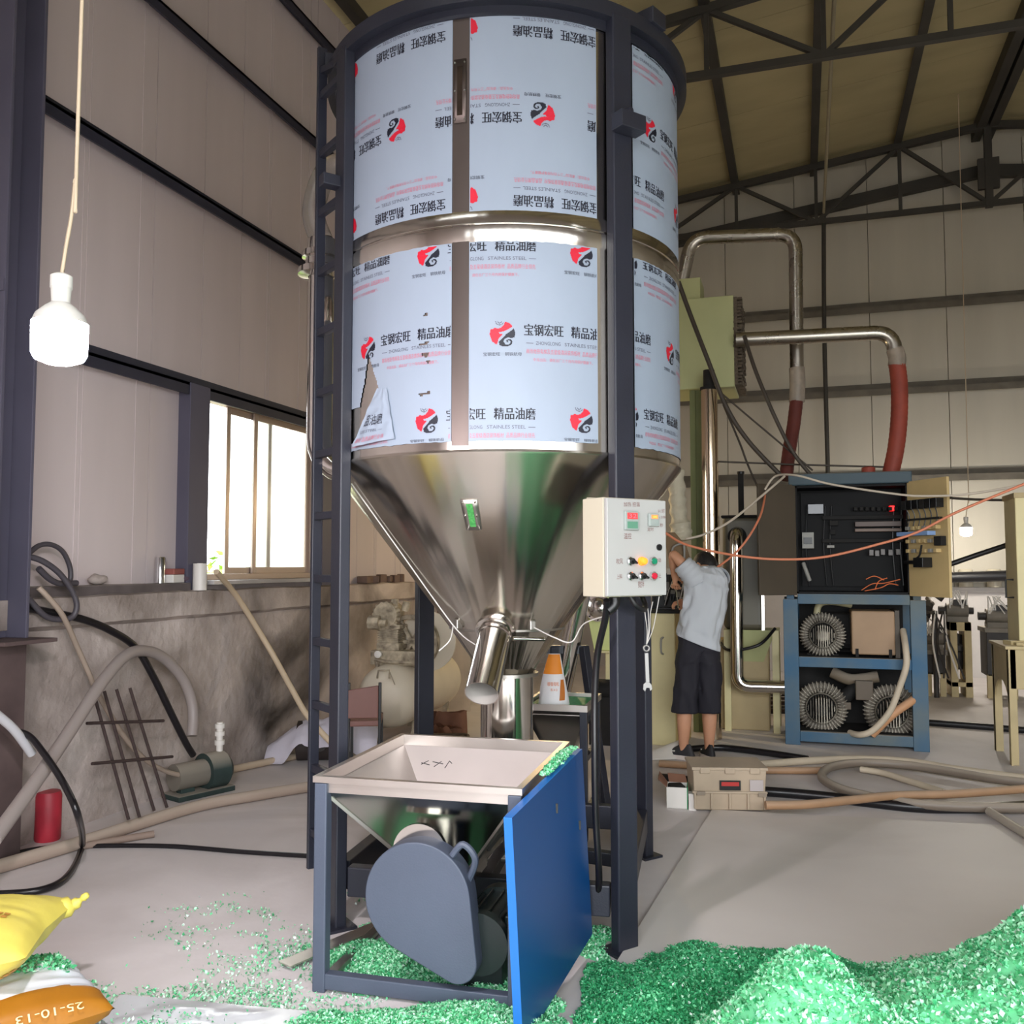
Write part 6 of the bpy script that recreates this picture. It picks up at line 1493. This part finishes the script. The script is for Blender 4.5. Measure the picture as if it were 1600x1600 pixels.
hose('dark_hose', 'dark hose looped high behind the column above the ledge', 'hose', WX([(40, 870), (60, 853), (80, 851), (98, 862), (109, 885), (110, 905), (104, 912)]), .014, M_dgh, 10)
hose('dark_hose', 'long dark hose loop hanging over the ledge beside the column', 'hose', WX([(38, 868, .05), (65, 876, .08), (92, 895, .1), (112, 922, .12), (120, 945, .13), (114, 963, .12), (96, 968, .1), (70, 962, .08), (40, 930, .06)]), .016, M_dgh, 10)
hose('dark_hose', 'short dark hose stub on the ledge beside the column', 'hose', WX([(60, 888, .05), (78, 905, .05), (95, 912, .05), (120, 911, .05)]), .017, M_dgh, 8)
hose('tan_tube', 'thin tan tube running from the column down behind the rebar grid', 'tube', WX([(60, 918, .1), (74, 932, .12), (98, 962, .13), (120, 1010, .08), (138, 1050, .06), (152, 1082, .05), (190, 1145, .05), (225, 1185, .07), (262, 1206, .1), (298, 1214, .14)]), .015, M_tgh, 10)
hose('black_hose', 'black hose bowing out from the column stub to the floor at left', 'hose', [at(28, 1143, 4.45), at(48, 1152, 4.45), at(72, 1182, 4.4), at(100, 1225, 4.35), at(122, 1275, 4.25), atz(128, 1322, .02), atz(106, 1368, .02), atz(62, 1391, .02), atz(-20, 1398, .02)], .016, M_blackg, 12)
hose('black_cable', 'black cable lying across the floor from the left edge to the ladder', 'cable', [atz(px, py, .012) for px, py in ((-20, 1343), (60, 1326), (130, 1322), (260, 1322), (380, 1331), (476, 1337), (520, 1340))], .012, M_blackg, 10)
hose('white_pipe', 'pale plastic pipe end slanting in from the left edge', 'pipe', [at(-20, 1105, 4.3), at(20, 1138, 4.4), at(50, 1178, 4.5)], .022, mat('pale_pvc', (180, 180, 184), .4), 12)
hose('floor_pipe', 'long dusty pipe lying on the floor along the left wall', 'pipe', [atz(px, py, .035) for px, py in ((-40, 1365), (120, 1318), (300, 1262), (400, 1243), (485, 1229))], .035, mat('dusty_brown_pipe', (168, 150, 136), .7, dust=.4), 14)
hose('floor_pipe', 'shorter tan pipe on the floor at the foot of the left wall', 'pipe', [atz(px, py, .03) for px, py in ((345, 1206), (420, 1190), (490, 1176))], .026, mat('tan_floor_pipe', (190, 170, 146), .7, dust=.3), 12)
hose('wooden_stick', 'brown stick lying on the floor before the long dusty pipe', 'stick', [atz(px, py, .02) for px, py in ((128, 1322), (240, 1303))], .02, mat('stick_wood', (140, 122, 110), .8), 8)
# rebar grid leaning on the wall
M_rebar = mat('rusty_rebar', (58, 44, 42), .8, var=.2, vscale=30)
rb0 = atz(230, 1272, 0)
rg_ = thing('rebar_grid', 'rusty welded rebar grid leaning against the stained left wall', 'grid', world=rb0)
def rbp(px, py):
    """plane that leans: the foot on the floor, the head on the wall"""
    t = (1275 - py) / 200.0; return atx(px, py, XL + .16 + .26 * (1 - t)) - rb0
for a, b in (((145, 1078), (201, 1281)), ((163, 1080), (218, 1277)), ((182, 1077), (241, 1267)), ((203, 1075), (261, 1262))):
    MB().cyl(rbp(*a), rbp(*b), .009, n=8).build('rebar', M_rebar, rg_, 40)
for a, b in (((132, 1130), (252, 1126)), ((140, 1193), (266, 1182))):
    MB().cyl(rbp(*a) + V(.016, 0, 0), rbp(*b) + V(.016, 0, 0), .009, n=8).build('rebar', M_rebar, rg_, 40)
# green pump
gp0 = atz(318, 1232, 0); 
gp0.x += .12
gp = thing('water_pump', 'dark green water pump with a white pipe fitting on the floor by the left wall', 'pump', world=gp0, rot=R(70))
M_pump = mat('dirty_green_pump', (44, 60, 58), .7, var=.2, vscale=10, dust=.6)
MB().cyl((-.12, 0, .14), (.02, 0, .14), .12, n=24).cyl((.02, 0, .14), (.06, 0, .14), .12, .08, n=24).build('pump_casing', M_pump, gp, 35)
MB().cyl((-.34, 0, .14), (-.10, 0, .14), .085, n=24).build('motor', mat('dusty_pump_motor', (120, 114, 104), .6, dust=.3), gp, 35)
MB().bb((-.36, -.10, 0), (.06, .10, .035)).bb((-.30, -.03, .03), (-.2, .03, .1)).build('foot', M_pump, gp, 0, bevel=.004)
pf = MB().cyl((.0, 0, .22), (.0, 0, .45), .022, n=14)
for z_ in (.30, .36, .41): pf.cyl((.0, 0, z_), (.0, 0, z_ + .03), .033, n=14)
pf.build('pipe_fitting', M_white, gp, 30)
# red bottle
rb = atz(74, 1312, 0); rbt = thing('red_cylinder', 'faded red cylinder standing on the floor beside the column foot', 'bottle', world=rb)
M_redb = mat('faded_red_paint', (176, 44, 60), .5, var=.12, vscale=8, bump=.002, bscale=20)
MB().lathe([(0, 0), (.064, .0), (.068, .015), (.068, .24), (.06, .262), (0, .266)], 28).build('cylinder_body', M_redb, rbt, 40)
MB().ball((-.05, .01, .045), (.055, .05, .045), 12, 8).build('crumpled_paper', M_dado, rbt, 60)
# rubble behind the silo: board, cardboard, coiled hose
bd = pc(690, 1105, 9.0); bo_ = thing('leaning_board', 'pale worn board leaning behind the silo next to the rear left leg', 'board', bd.x, 9.5, 0)
bw = lambda px, py: pc(px, py, 9.5) - V(bd.x, 9.5, 0)
MB().bb((bw(672, 1000).x, 0, 0), (bw(735, 1000).x, .03, bw(690, 925).z)).build('board', mat('pale_worn_board', (196, 180, 160), .8, var=.15, vscale=4), bo_, 0)
MB().bb((bw(683, 1000).x, -.03, bw(690, 990).z), (bw(704, 1000).x, -.01, bw(690, 930).z)).build('brown_patch', M_brick, bo_, 0)
hp = pc(712, 1090, 8.0)
hpz = pz(712, 1118, 0)
M_card = mat('brown_card', (140, 100, 80), .8, var=.15, vscale=6)
for k, (px, dd_, w_, h_, rz, lb) in enumerate(((720, 8.1, .34, .22, .3, 'brown cardboard box crushed behind the silo legs'), (702, 7.95, .26, .12, -.3, 'flattened brown carton in front of the crushed box'))):
    p = pz(px, 1110 + 6 * k, 0); p = V(p.x, dd_, 0)
    mb = MB(); mb.grid(lambda u, v: V((u - .5) * w_ * (1 - .2 * v), .05 * math.sin(u * 6) + .1 * (1 - v), v * h_ + .02 * noise.noise(V(u * 5, v * 5, k))), 12, 8)
    mb.grid(lambda u, v: V((u - .5) * w_, .1 + v * .3, .01 + h_ * .9 * (1 - v) + .03 * noise.noise(V(u * 4, v * 4, k + 3))), 12, 8)
    t = thing('carton', lb, 'carton', p.x, p.y, 0, rz); mb.build('carton_sheet', M_card, t, 60)
co_ = pz(715, 1114, 0); pts_ = []
for k in range(60):
    a = 2 * math.pi * k / 15; r_ = .17 + .03 * math.sin(k * .7); pts_.append(C(co_.x + 1.1 * r_ * math.cos(a), 7.55 + r_ * math.sin(a), .02 + k * .0016 + .01 * math.sin(k)))
hose('coiled_hose', 'coil of brown hose lying on the floor behind the silo', 'hose', pts_, .013, mat('dark_brown_hose', (74, 58, 44), .6), 8, 3)
# ------------------------------------------------------------------ right floor: crate, small box, hoses
M_crate = mat('beige_crate', (178, 160, 138), .6, var=.08, vscale=6, dust=.25)
c0 = pz(1140, 1266, .014); cr = thing('plastic_crate', 'dusty beige tote crate with a red and black label on the floor', 'crate', c0.x, c0.y, .014, R(-3))
cwd, chh = .222, .262
MB().add([(-cwd * .94, 0, 0), (cwd * .94, 0, 0), (cwd * .94, .26, 0), (-cwd * .94, .26, 0), (-cwd, -.02, chh * .93), (cwd, -.02, chh * .93), (cwd, .28, chh * .93), (-cwd, .28, chh * .93)], [(3, 2, 1, 0), (4, 5, 6, 7), (0, 1, 5, 4), (1, 2, 6, 5), (2, 3, 7, 6), (3, 0, 4, 7)]).build('crate_body', M_crate, cr, 0, bevel=.006)
lid = MB().bb((-cwd - .008, -.03, chh * .93), (cwd + .008, .29, chh))
for x_ in (-.15, 0.0, .15): lid.bb((x_ - .03, -.035, chh * .86), (x_ + .03, -.025, chh))
lid.build('lid', M_crate, cr, 0, bevel=.004)
for z_ in (chh * .40,): MB().bb((-cwd - .004, -.024, z_), (cwd + .004, 0, z_ + .012)).build('rib', M_crate, cr, 0, bevel=.003)
for x_ in (-.21, -.11, .0, .11, .21): MB().bb((x_ - .006, -.022, .01), (x_ + .006, .0, chh * .42)).build('rib', M_crate, cr, 0, bevel=.002)
lb_ = MB().bb((-.062, -.028, chh * .48), (.064, -.018, chh * .70)).build('label', M_blk, cr, 0)
MB().bb((-.052, -.030, chh * .58), (.054, -.027, chh * .67)).build('label_red', mat('label_red', (176, 40, 36), .5), lb_, 0)
MB().bb((.12, -.026, chh * .47), (.20, -.02, chh * .72)).build('pale_sticker', mat('pale_sticker', (178, 168, 166), .5), cr, 0)
for x_, z_ in ((-.20, .36), (.17, .34)): MB().bb((x_, -.03, chh * z_), (x_ + .05, -.015, chh * (z_ + .09))).build('latch', mat('crate_latch', (140, 126, 110), .6), cr, 0)
s0 = pz(1062, 1264, 0); sb = thing('small_open_box', 'small open white and green carton beside the beige crate', 'carton', s0.x, s0.y, 0, R(-12))
MB().bb((-.075, 0, 0), (.045, .004, .13)).bb((-.075, .14, 0), (.045, .144, .13)).bb((-.079, 0, 0), (-.075, .144, .13)).bb((-.075, 0, 0), (.045, .144, .004)).build('white_sides', M_white, sb, 0)
MB().bb((.045, -.002, 0), (.05, .146, .135)).build('green_side', mat('green_card', (30, 140, 84), .5), sb, 0)
gl_ = MB().bb((.0505, .03, .05), (.052, .09, .1)).build('green_side_label', M_white, sb, 0)
MB().add([(-.079, 0, .13), (-.079, .144, .13), (-.13, .16, .19), (-.13, -.01, .18)], [(0, 1, 2, 3)]).add([(-.07, .144, .13), (.045, .144, .13), (.03, .19, .17), (-.08, .19, .175)], [(0, 1, 2, 3)]).build('flap', M_card, sb, 0, solid=.003)
MB().box((-.02, .07, .115), (.09, .1, .04), .3).build('dark_contents', M_dustd, sb, 0, bevel=.01)
MB().bb((.056, -.02, 0), (.10, .05, .1)).build('white_packet', M_white, sb, 0)
Z = lambda pts, z=.03: [atz(px, py, z) for px, py in pts]
hose('floor_hose', 'grey beige hose running across the floor right of the person', 'hose', Z([(1090, 1203), (1180, 1195), (1260, 1189), (1340, 1186), (1420, 1190), (1500, 1203), (1640, 1221)]), .028, M_tanh, 12)
hose('floor_hose', 'looped brown-edged hose lying behind the crate', 'hose', Z([(1660, 1262), (1560, 1262), (1450, 1258), (1370, 1247), (1312, 1232), (1284, 1214), (1300, 1198), (1350, 1192), (1420, 1196), (1500, 1208), (1560, 1218), (1660, 1230)], .05), .03, mat('dark_beige_hose', (120, 108, 96), .45, dust=.5), 12)
hose('floor_hose', 'thick black hose on the floor to the right of the crate', 'hose', Z([(1188, 1236), (1240, 1240), (1300, 1246), (1345, 1252), (1440, 1262), (1540, 1262), (1660, 1256)], .03), .032, M_blackg, 12)
hose('floor_hose', 'tan hose leaving the crate and crossing over the black hose', 'hose', Z([(1196, 1258), (1260, 1257), (1330, 1250), (1400, 1243), (1500, 1240), (1660, 1228)], .085), .026, M_brnh, 12)
hose('floor_hose', 'short black hose by the feet of the person', 'hose', Z([(1060, 1172), (1120, 1168), (1190, 1175), (1262, 1186)]), .026, M_blackg, 10)
hose('floor_hose', 'brown pipe on the floor behind the crate lid', 'hose', Z([(1030, 1193), (1090, 1197), (1180, 1203), (1290, 1204)]), .026, M_brnh, 10)
hose('floor_hose', 'black hose on the floor at the left of the small carton', 'hose', Z([(1030, 1214), (1060, 1217), (1090, 1220)]), .026, M_blackg, 10)
hose('floor_hose', 'inner grey hose of the loop on the right floor', 'hose', Z([(1345, 1202), (1380, 1208), (1425, 1222), (1475, 1238)]), .022, M_tanh, 10)
hose('floor_hose', 'black cable on the floor right of the blue rack', 'hose', Z([(1452, 1129), (1520, 1134), (1580, 1139), (1660, 1146)]), .03, M_black, 10)
hose('grey_rod', 'grey pipe lying on the slab at the right edge', 'pipe', Z([(1546, 1268), (1580, 1289), (1650, 1333)], .04), .026, mat('grey_pipe', (170, 162, 150), .5, dust=.2), 12)
for k in range(7):
    y_ = 1085 + k * 4.5
    hose('steel_bar', 'dark steel bar in the stack on the floor behind the person', 'bar', Z([(1130 - k, y_), (1228, y_ + 1 + (k % 3))], .03 + .02 * (k % 2)), .018, M_rebar if k % 2 else M_machd, 6, 2, 'steel bars stacked behind the person')
# curled white sheets
M_foam = mat('white_foam_sheet', (214, 208, 200), .6)
f0 = pz(1065, 1185, 0); fo_ = thing('foam_sheet', 'curled white foam sheet on the floor before the feet of the person', 'sheet', f0.x - .13, f0.y - .05, 0, R(6))
MB().grid(lambda u, v: V(-.17 + .34 * u, -.02 + .16 * v, 0.005 + (.10 - .05 * (1 - u)) * math.sin(v * 2.4) * (0.55 + .45 * u) + .05 * u * v), 16, 14).build('sheet', M_foam, fo_, 60, solid=.006)
f1 = pz(1000, 1272, 0); fo_ = thing('foam_sheet', 'white curled sheet standing inside the silo legs at right', 'sheet', f1.x, f1.y, 0, R(20))
MB().grid(lambda u, v: V(-.12 + .16 * u + .06 * math.sin(v * 3.0), .0 + .12 * math.sin(u * 2.6), .004 + .40 * v), 12, 14).build('sheet', M_foam, fo_, 60, solid=.006)
f2 = pz(955, 1270, .0); o = MB().bb((-.05, 0, 0), (.06, .08, .14)).build('white_block', M_foam, None, 0, bevel=.006, loc=C(f2.x, 4.9, .0)); tag(o, 'white foam block on the floor under the splayed conveyor leg', 'block')
# ------------------------------------------------------------------ the person at the black box
M_skin = mat('skin', (202, 148, 116), .55, var=.05, vscale=12)
M_shirt = mat('light_grey_shirt', (192, 196, 202), .75, bump=.006, bscale=7, stretch=(1, 1, .6))
M_short = mat('black_shorts', (28, 26, 36), .8, bump=.008, bscale=7, stretch=(1.5, 1.5, .3))
M_hair = mat('black_hair', (24, 20, 20), .6, bump=.004, bscale=60)
M_shoe = mat('black_shoe', (36, 34, 38), .6); M_sole = mat('pale_sole', (220, 208, 200), .6)
PD = 7.15
hp_ = pc(1090, 1000, PD)
man = thing('person', 'person in grey t-shirt, black shorts and trainers bent over a wiring box, seen from behind', 'person', hp_.x, PD, 0)
def Pm(px, py, d=PD): q = pc(px, py, d); return V(q.x - hp_.x, d - PD, q.z)
def skin(name, verts, edges, radii, m, parent, root=0, sub=2, smooth=True):
    me = bpy.data.meshes.new(name); me.from_pydata([tuple(v) for v in verts], edges, [])
    o = bpy.data.objects.new(name, me); COL.objects.link(o); o.parent = parent
    md = o.modifiers.new('skin', 'SKIN'); md.use_smooth_shade = True
    if not me.skin_vertices: 
        bm = bmesh.new(); bm.from_mesh(me); bm.verts.layers.skin.verify(); bm.to_mesh(me); bm.free()
    for i, r_ in enumerate(radii):
        me.skin_vertices[0].data[i].radius = r_ if isinstance(r_, tuple) else (r_, r_)
        me.skin_vertices[0].data[i].use_root = (i == root)
    s = o.modifiers.new('smooth', 'SUBSURF'); s.levels = sub; s.render_levels = sub
    dg = bpy.context.evaluated_depsgraph_get(); ev = o.evaluated_get(dg)
    nm = bpy.data.meshes.new_from_object(ev); o.modifiers.clear(); o.data = nm
    nm.materials.clear(); nm.materials.append(m); nm.shade_smooth()
    return o
pel = V(0, 0, .95)
J = dict(pel=pel, belly=Pm(1094, 965), chest=Pm(1101, 928, PD + .02), neckb=Pm(1105, 897, PD + .05), neck=Pm(1103, 885, PD + .11), head=Pm(1102, 884, PD + .2),
         shl=Pm(1082, 899, PD + .02), ell=Pm(1050, 863, PD + .04), wrl=Pm(1054, 899, PD + .16),
         shr=Pm(1121, 906, PD + .09), elr=Pm(1110, 935, PD + .34), wrr=Pm(1075, 942, PD + .32),
         hil=Pm(1078, 1010), knl=Pm(1069, 1098, PD + .01), anl=Pm(1068, 1164, PD + .02),
         hir=Pm(1104, 1012), knr=Pm(1108, 1100, PD + .03), anr=Pm(1108, 1162, PD + .03))
def hand(wr, dirv, curl_dir, side, sc=1.0):
    """palm and five fingers as skinned chains that start inside the palm"""
    dirv = dirv.normalized(); curl_dir = (curl_dir - dirv * curl_dir.dot(dirv)).normalized(); lat = dirv.cross(curl_dir) * side
    vs = [wr, wr + dirv * .035, wr + dirv * .085]; es = [(0, 1), (1, 2)]; rs = [(.022, .027), (.020, .036), (.016, .036)]
    for k, (off, ln) in enumerate(((.030, .066), (.010, .074), (-.010, .070), (-.029, .055))):
        b = wr + dirv * .082 + lat * off; n = len(vs)
        p1 = b + dirv * ln * .45 + curl_dir * ln * .10; p2 = p1 + dirv * ln * .18 + curl_dir * ln * .34; p3 = p2 - dirv * ln * .12 + curl_dir * ln * .26
        vs += [b, p1, p2, p3]; es += [(2, n), (n, n + 1), (n + 1, n + 2), (n + 2, n + 3)]; rs += [.0095, .009, .0085, .007]
    n = len(vs); b = wr + dirv * .03 + lat * .030
    vs += [b, b + dirv * .025 + lat * .022 + curl_dir * .02, b + dirv * .052 + lat * .012 + curl_dir * .045]; es += [(1, n), (n, n + 1), (n + 1, n + 2)]; rs += [.013, .0115, .009]
    return vs, es, rs
names = ['pel', 'belly', 'chest', 'neckb', 'neck', 'shl', 'ell', 'wrl', 'shr', 'elr', 'wrr', 'hil', 'knl', 'anl', 'hir', 'knr', 'anr']
vs = [J[n] for n in names]; ix = {n: i for i, n in enumerate(names)}
es = [(ix[a], ix[b]) for a, b in (('pel', 'belly'), ('belly', 'chest'), ('chest', 'neckb'), ('neckb', 'neck'), ('neckb', 'shl'), ('shl', 'ell'), ('ell', 'wrl'), ('neckb', 'shr'), ('shr', 'elr'), ('elr', 'wrr'), ('pel', 'hil'), ('hil', 'knl'), ('knl', 'anl'), ('pel', 'hir'), ('hir', 'knr'), ('knr', 'anr'))]
rs = [.12, .115, .12, .07, .052, .055, .043, .030, .055, .043, .030, .085, .062, .040, .085, .062, .040]
# calves: an extra joint on each shin
for kn, an in (('knl', 'anl'), ('knr', 'anr')):
    c = J[kn].lerp(J[an], .35) + V(0, -.015, 0); n = len(vs); vs.append(c); rs.append(.064)
    es.remove((ix[kn], ix[an])); es += [(ix[kn], n), (n, ix[an])]
    f = J[an] + V(.0, .0, -.055); n2 = len(vs); vs.append(f); rs.append(.038); es.append((ix[an], n2))
    toe = f + V(-.09 if kn == 'knl' else .0, .09, -.01); n3 = len(vs); vs.append(toe); rs.append((.034, .03)); es.append((n2, n3))
for wn, dv_, cd, sd in (('wrl', V(.02, .05, -.16), V(.3, .6, 0), 1), ('wrr', V(-.12, .0, .0), V(0, .1, -.4), 1)):
    hv, he, hr = hand(J[wn], dv_, cd, sd); n = len(vs)
    vs += hv[1:]; rs += hr[1:]
    es += [(ix[wn] if a == 0 else n + a - 1, n + b - 1) for a, b in he]
body = skin('body', vs, es, rs, M_skin, man)
# head: shaped ball with brow, nose, chin, mouth, eyes and ears; bent down, looking at the box
hd_ = J['head']
look = (V(-.42, .62, -.62)).normalized(); upv = V(-.25, .5, .75); side = look.cross(upv).normalized(); upv = side.cross(look).normalized()
MH = Matrix((side, look, upv)).transposed().to_4x4(); MH.translation = hd_
mb = MB().ball((0, 0, 0), (.076, .096, .115), 28, 20)
def shape_head(v):
    x, y, z = v
    if y > 0:                                              # face side
        f = y / .096
        if z < -.03: x *= 1 - .28 * min(1, (-.03 - z) / .08)
        y -= .010 * max(0, 1 - abs(z - .012) / .02) * f      # eye line
        y += .022 * math.exp(-(x / .014) ** 2 - ((z + .022) / .026) ** 2)    # nose
        y += .006 * math.exp(-(x / .03) ** 2 - ((z + .062) / .009) ** 2)     # lips
        y += .010 * math.exp(-(x / .03) ** 2 - ((z + .098) / .016) ** 2)     # chin
    return (x, y, z)
mb.v = [shape_head(v) for v in mb.v]
for s_ in (-1, 1):
    mb.ball((s_ * .078, -.008, -.008), (.012, .022, .032), 10, 8)
mb.v = [tuple(MH @ V(v)) for v in mb.v]
hdo = mb.build('head', M_skin, man, 60)
em = MB()
for s_ in (-1, 1): em.ball(MH @ V(s_ * .030, .078, .012), (.011, .011, .011), 10, 8)
em.build('eyes', M_white, hdo, 60)
MB().bar(MH @ V(-.024, .094, -.062), MH @ V(.024, .094, -.062), .004, .005, up=tuple(look)).build('mouth', mat('lips', (160, 92, 84), .5), hdo, 0)
hm = MB().ball((0, 0, 0), (.083, .104, .122), 28, 18)
hm.f = [f for f in hm.f if not (sum(hm.v[i][1] for i in f) / len(f) > .035 and sum(hm.v[i][2] for i in f) / len(f) < .055) and sum(hm.v[i][2] for i in f) / len(f) > -.075]
hm.v = [tuple(MH @ (V(v) * (1 + .02 * noise.noise(V(v) * 40)))) for v in hm.v]
hm.build('hair', M_hair, man, 60, solid=.006)
# shirt: torso lofted through rings, sleeves as short skinned tubes
def loft(name, rings, m, parent, n=40, wr=.008, seed=0, fold=1.0, solid=.004):
    """rings: (centre, half width, half depth, turn)"""
    K = len(rings); mb = MB()
    def fn(u, v):
        t = v * (K - 1); i = min(int(t), K - 2); f = t - i; f = f * f * (3 - 2 * f) * .5 + f * .5
        c = V(rings[i][0]).lerp(V(rings[i + 1][0]), f); a = rings[i][1] * (1 - f) + rings[i + 1][1] * f; b = rings[i][2] * (1 - f) + rings[i + 1][2] * f
        tw = (rings[i][3] if len(rings[i]) > 3 else 0) * (1 - f) + (rings[i + 1][3] if len(rings[i + 1]) > 3 else 0) * f
        th = 2 * math.pi * u; e = .85
        x = a * math.copysign(abs(math.cos(th)) ** e, math.cos(th)); y = b * math.copysign(abs(math.sin(th)) ** e, math.sin(th))
        w = wr * fold * (noise.noise(V(math.cos(th) * 2.2 + seed, math.sin(th) * 2.2 + v * 2, v * 5.5)) + .5 * noise.noise(V(math.cos(th) * 5 + v * 4, math.sin(th) * 5, v * 9 + seed)))
        k = 1 + w / max(a, .02); x *= k; y *= k
        tl_ = (rings[i][4] if len(rings[i]) > 4 else 0) * (1 - f) + (rings[i + 1][4] if len(rings[i + 1]) > 4 else 0) * f
        return c + V(x * math.cos(tw) - y * math.sin(tw), x * math.sin(tw) + y * math.cos(tw), -tl_ * x)
    mb.grid(fn, n, K * 7); return mb.build(name, m, parent, 70, solid=solid)
T = R(-14)
rings = [(Pm(1090, 1004), .168, .135, T, .38), (Pm(1092, 985), .158, .126, T, .34), (Pm(1096, 960), .150, .120, T, .28), (Pm(1101, 935, PD + .01), .155, .125, T, .25), (Pm(1104, 912, PD + .03), .160, .12, T, .25), (Pm(1105, 896, PD + .05), .145, .105, T, .22), (Pm(1104, 887, PD + .08), .085, .085, T), (Pm(1103, 884, PD + .10), .062, .065, T)]
loft('shirt', rings, M_shirt, man, 60, .030, 2)
for a, b, nm in ((J['shl'], J['ell'], 'shirt_sleeve'), (J['shr'], J['elr'], 'shirt_sleeve')):
    u = (b - a); in_ = a - u * .25 + V(.0, 0, -.02)
    pts_ = spline([in_, a, a + u * .30, a + u * .52], 6); w_ = .098 if b is J['ell'] else .082; rr_ = [w_ - .022 * k / (len(pts_) - 1) + .004 * math.sin(k * 1.7) for k in range(len(pts_))]
    MB().tube(pts_, rr_, 20, caps=False).build(nm, M_shirt, man, 60, solid=.004)
# shorts: waist and two wide legs
def lg(hx, kx, s_):
    hem = Pm(kx, 1112, PD + .0)
    return [(Pm(1090, 998), .140, .108, T, .3), (Pm((1091 + hx) / 2, 1016), .122, .118, T), (Pm(hx, 1035), .098, .125, T), (Pm((hx + kx) / 2, 1075), .098, .122, T), (hem, .098, .118, T)]
loft('shorts', lg(1076, 1070, -1), M_short, man, 36, .016, 5)
loft('shorts', lg(1106, 1107, 1), M_short, man, 36, .016, 11)
# trainers
for an, sx_ in (('anl', -1), ('anr', 1)):
    a = J[an]; yaw = R(48) if sx_ < 0 else R(6)
    t = MB(); 
    def shoe(sole):
        def f(u, v):
            th = 2 * math.pi * u; l = math.sin(th); 
            x = .046 * math.cos(th) * (1 + (.10 if l > 0 else -.08)); y = .135 * l + .035
            if sole: z = .0 + .034 * v; k = 1.04 - .02 * v
            else:
                k = 1 - .62 * v ** 1.6; z = .034 + v * (.085 - .04 * max(0, l))
                y = (y - (-.02)) * (1 - .45 * v) - .02
            return V(x * k * (1 if sole else 1), y if not sole else y * 1.02, z)
        return f
    Mr = Matrix.Translation((a.x, a.y, .004)) @ Matrix.Rotation(yaw, 4, 'Z')
    s_ = MB().grid(shoe(False), 28, 10); s_.v = [tuple(Mr @ V(v)) for v in s_.v]; so = s_.build('shoe', M_shoe, man, 60)
    s_ = MB().grid(shoe(True), 28, 4); n_ = 29; s_.f.append(tuple(range(0, 28))); s_.m.append(0); s_.v = [tuple(Mr @ V(v)) for v in s_.v]; s_.build('sole', M_sole, so, 50)
    MB().bar(Mr @ V(-.043, .05, .06), Mr @ V(-.036, .10, .05), .004, .016).bar(Mr @ V(.043, .03, .05), Mr @ V(.040, .08, .06), .004, .016).build('stripe', M_white, so, 0)
# screwdriver in the hand
sd0 = J['wrl'] + V(.02, .05, -.16).normalized() * .085; sdp = C(hp_.x + sd0.x, PD + sd0.y, sd0.z)
d0 = V(hp_.x, PD, 0) + sd0 + V(.01, .045, .01); dtip = pc(1060, 950, d0.y + .02)
dr = thing('screwdriver', 'screwdriver held point down in the hand of the person', 'tool', d0.x, d0.y, d0.z)
u = (dtip - d0).normalized()
MB().cyl(-u * .05, u * .04, .013, n=12).build('handle', M_blk, dr, 40); MB().cyl(u * .04, dtip - d0, .0045, n=8).build('blade', M_chrome, dr, 40)
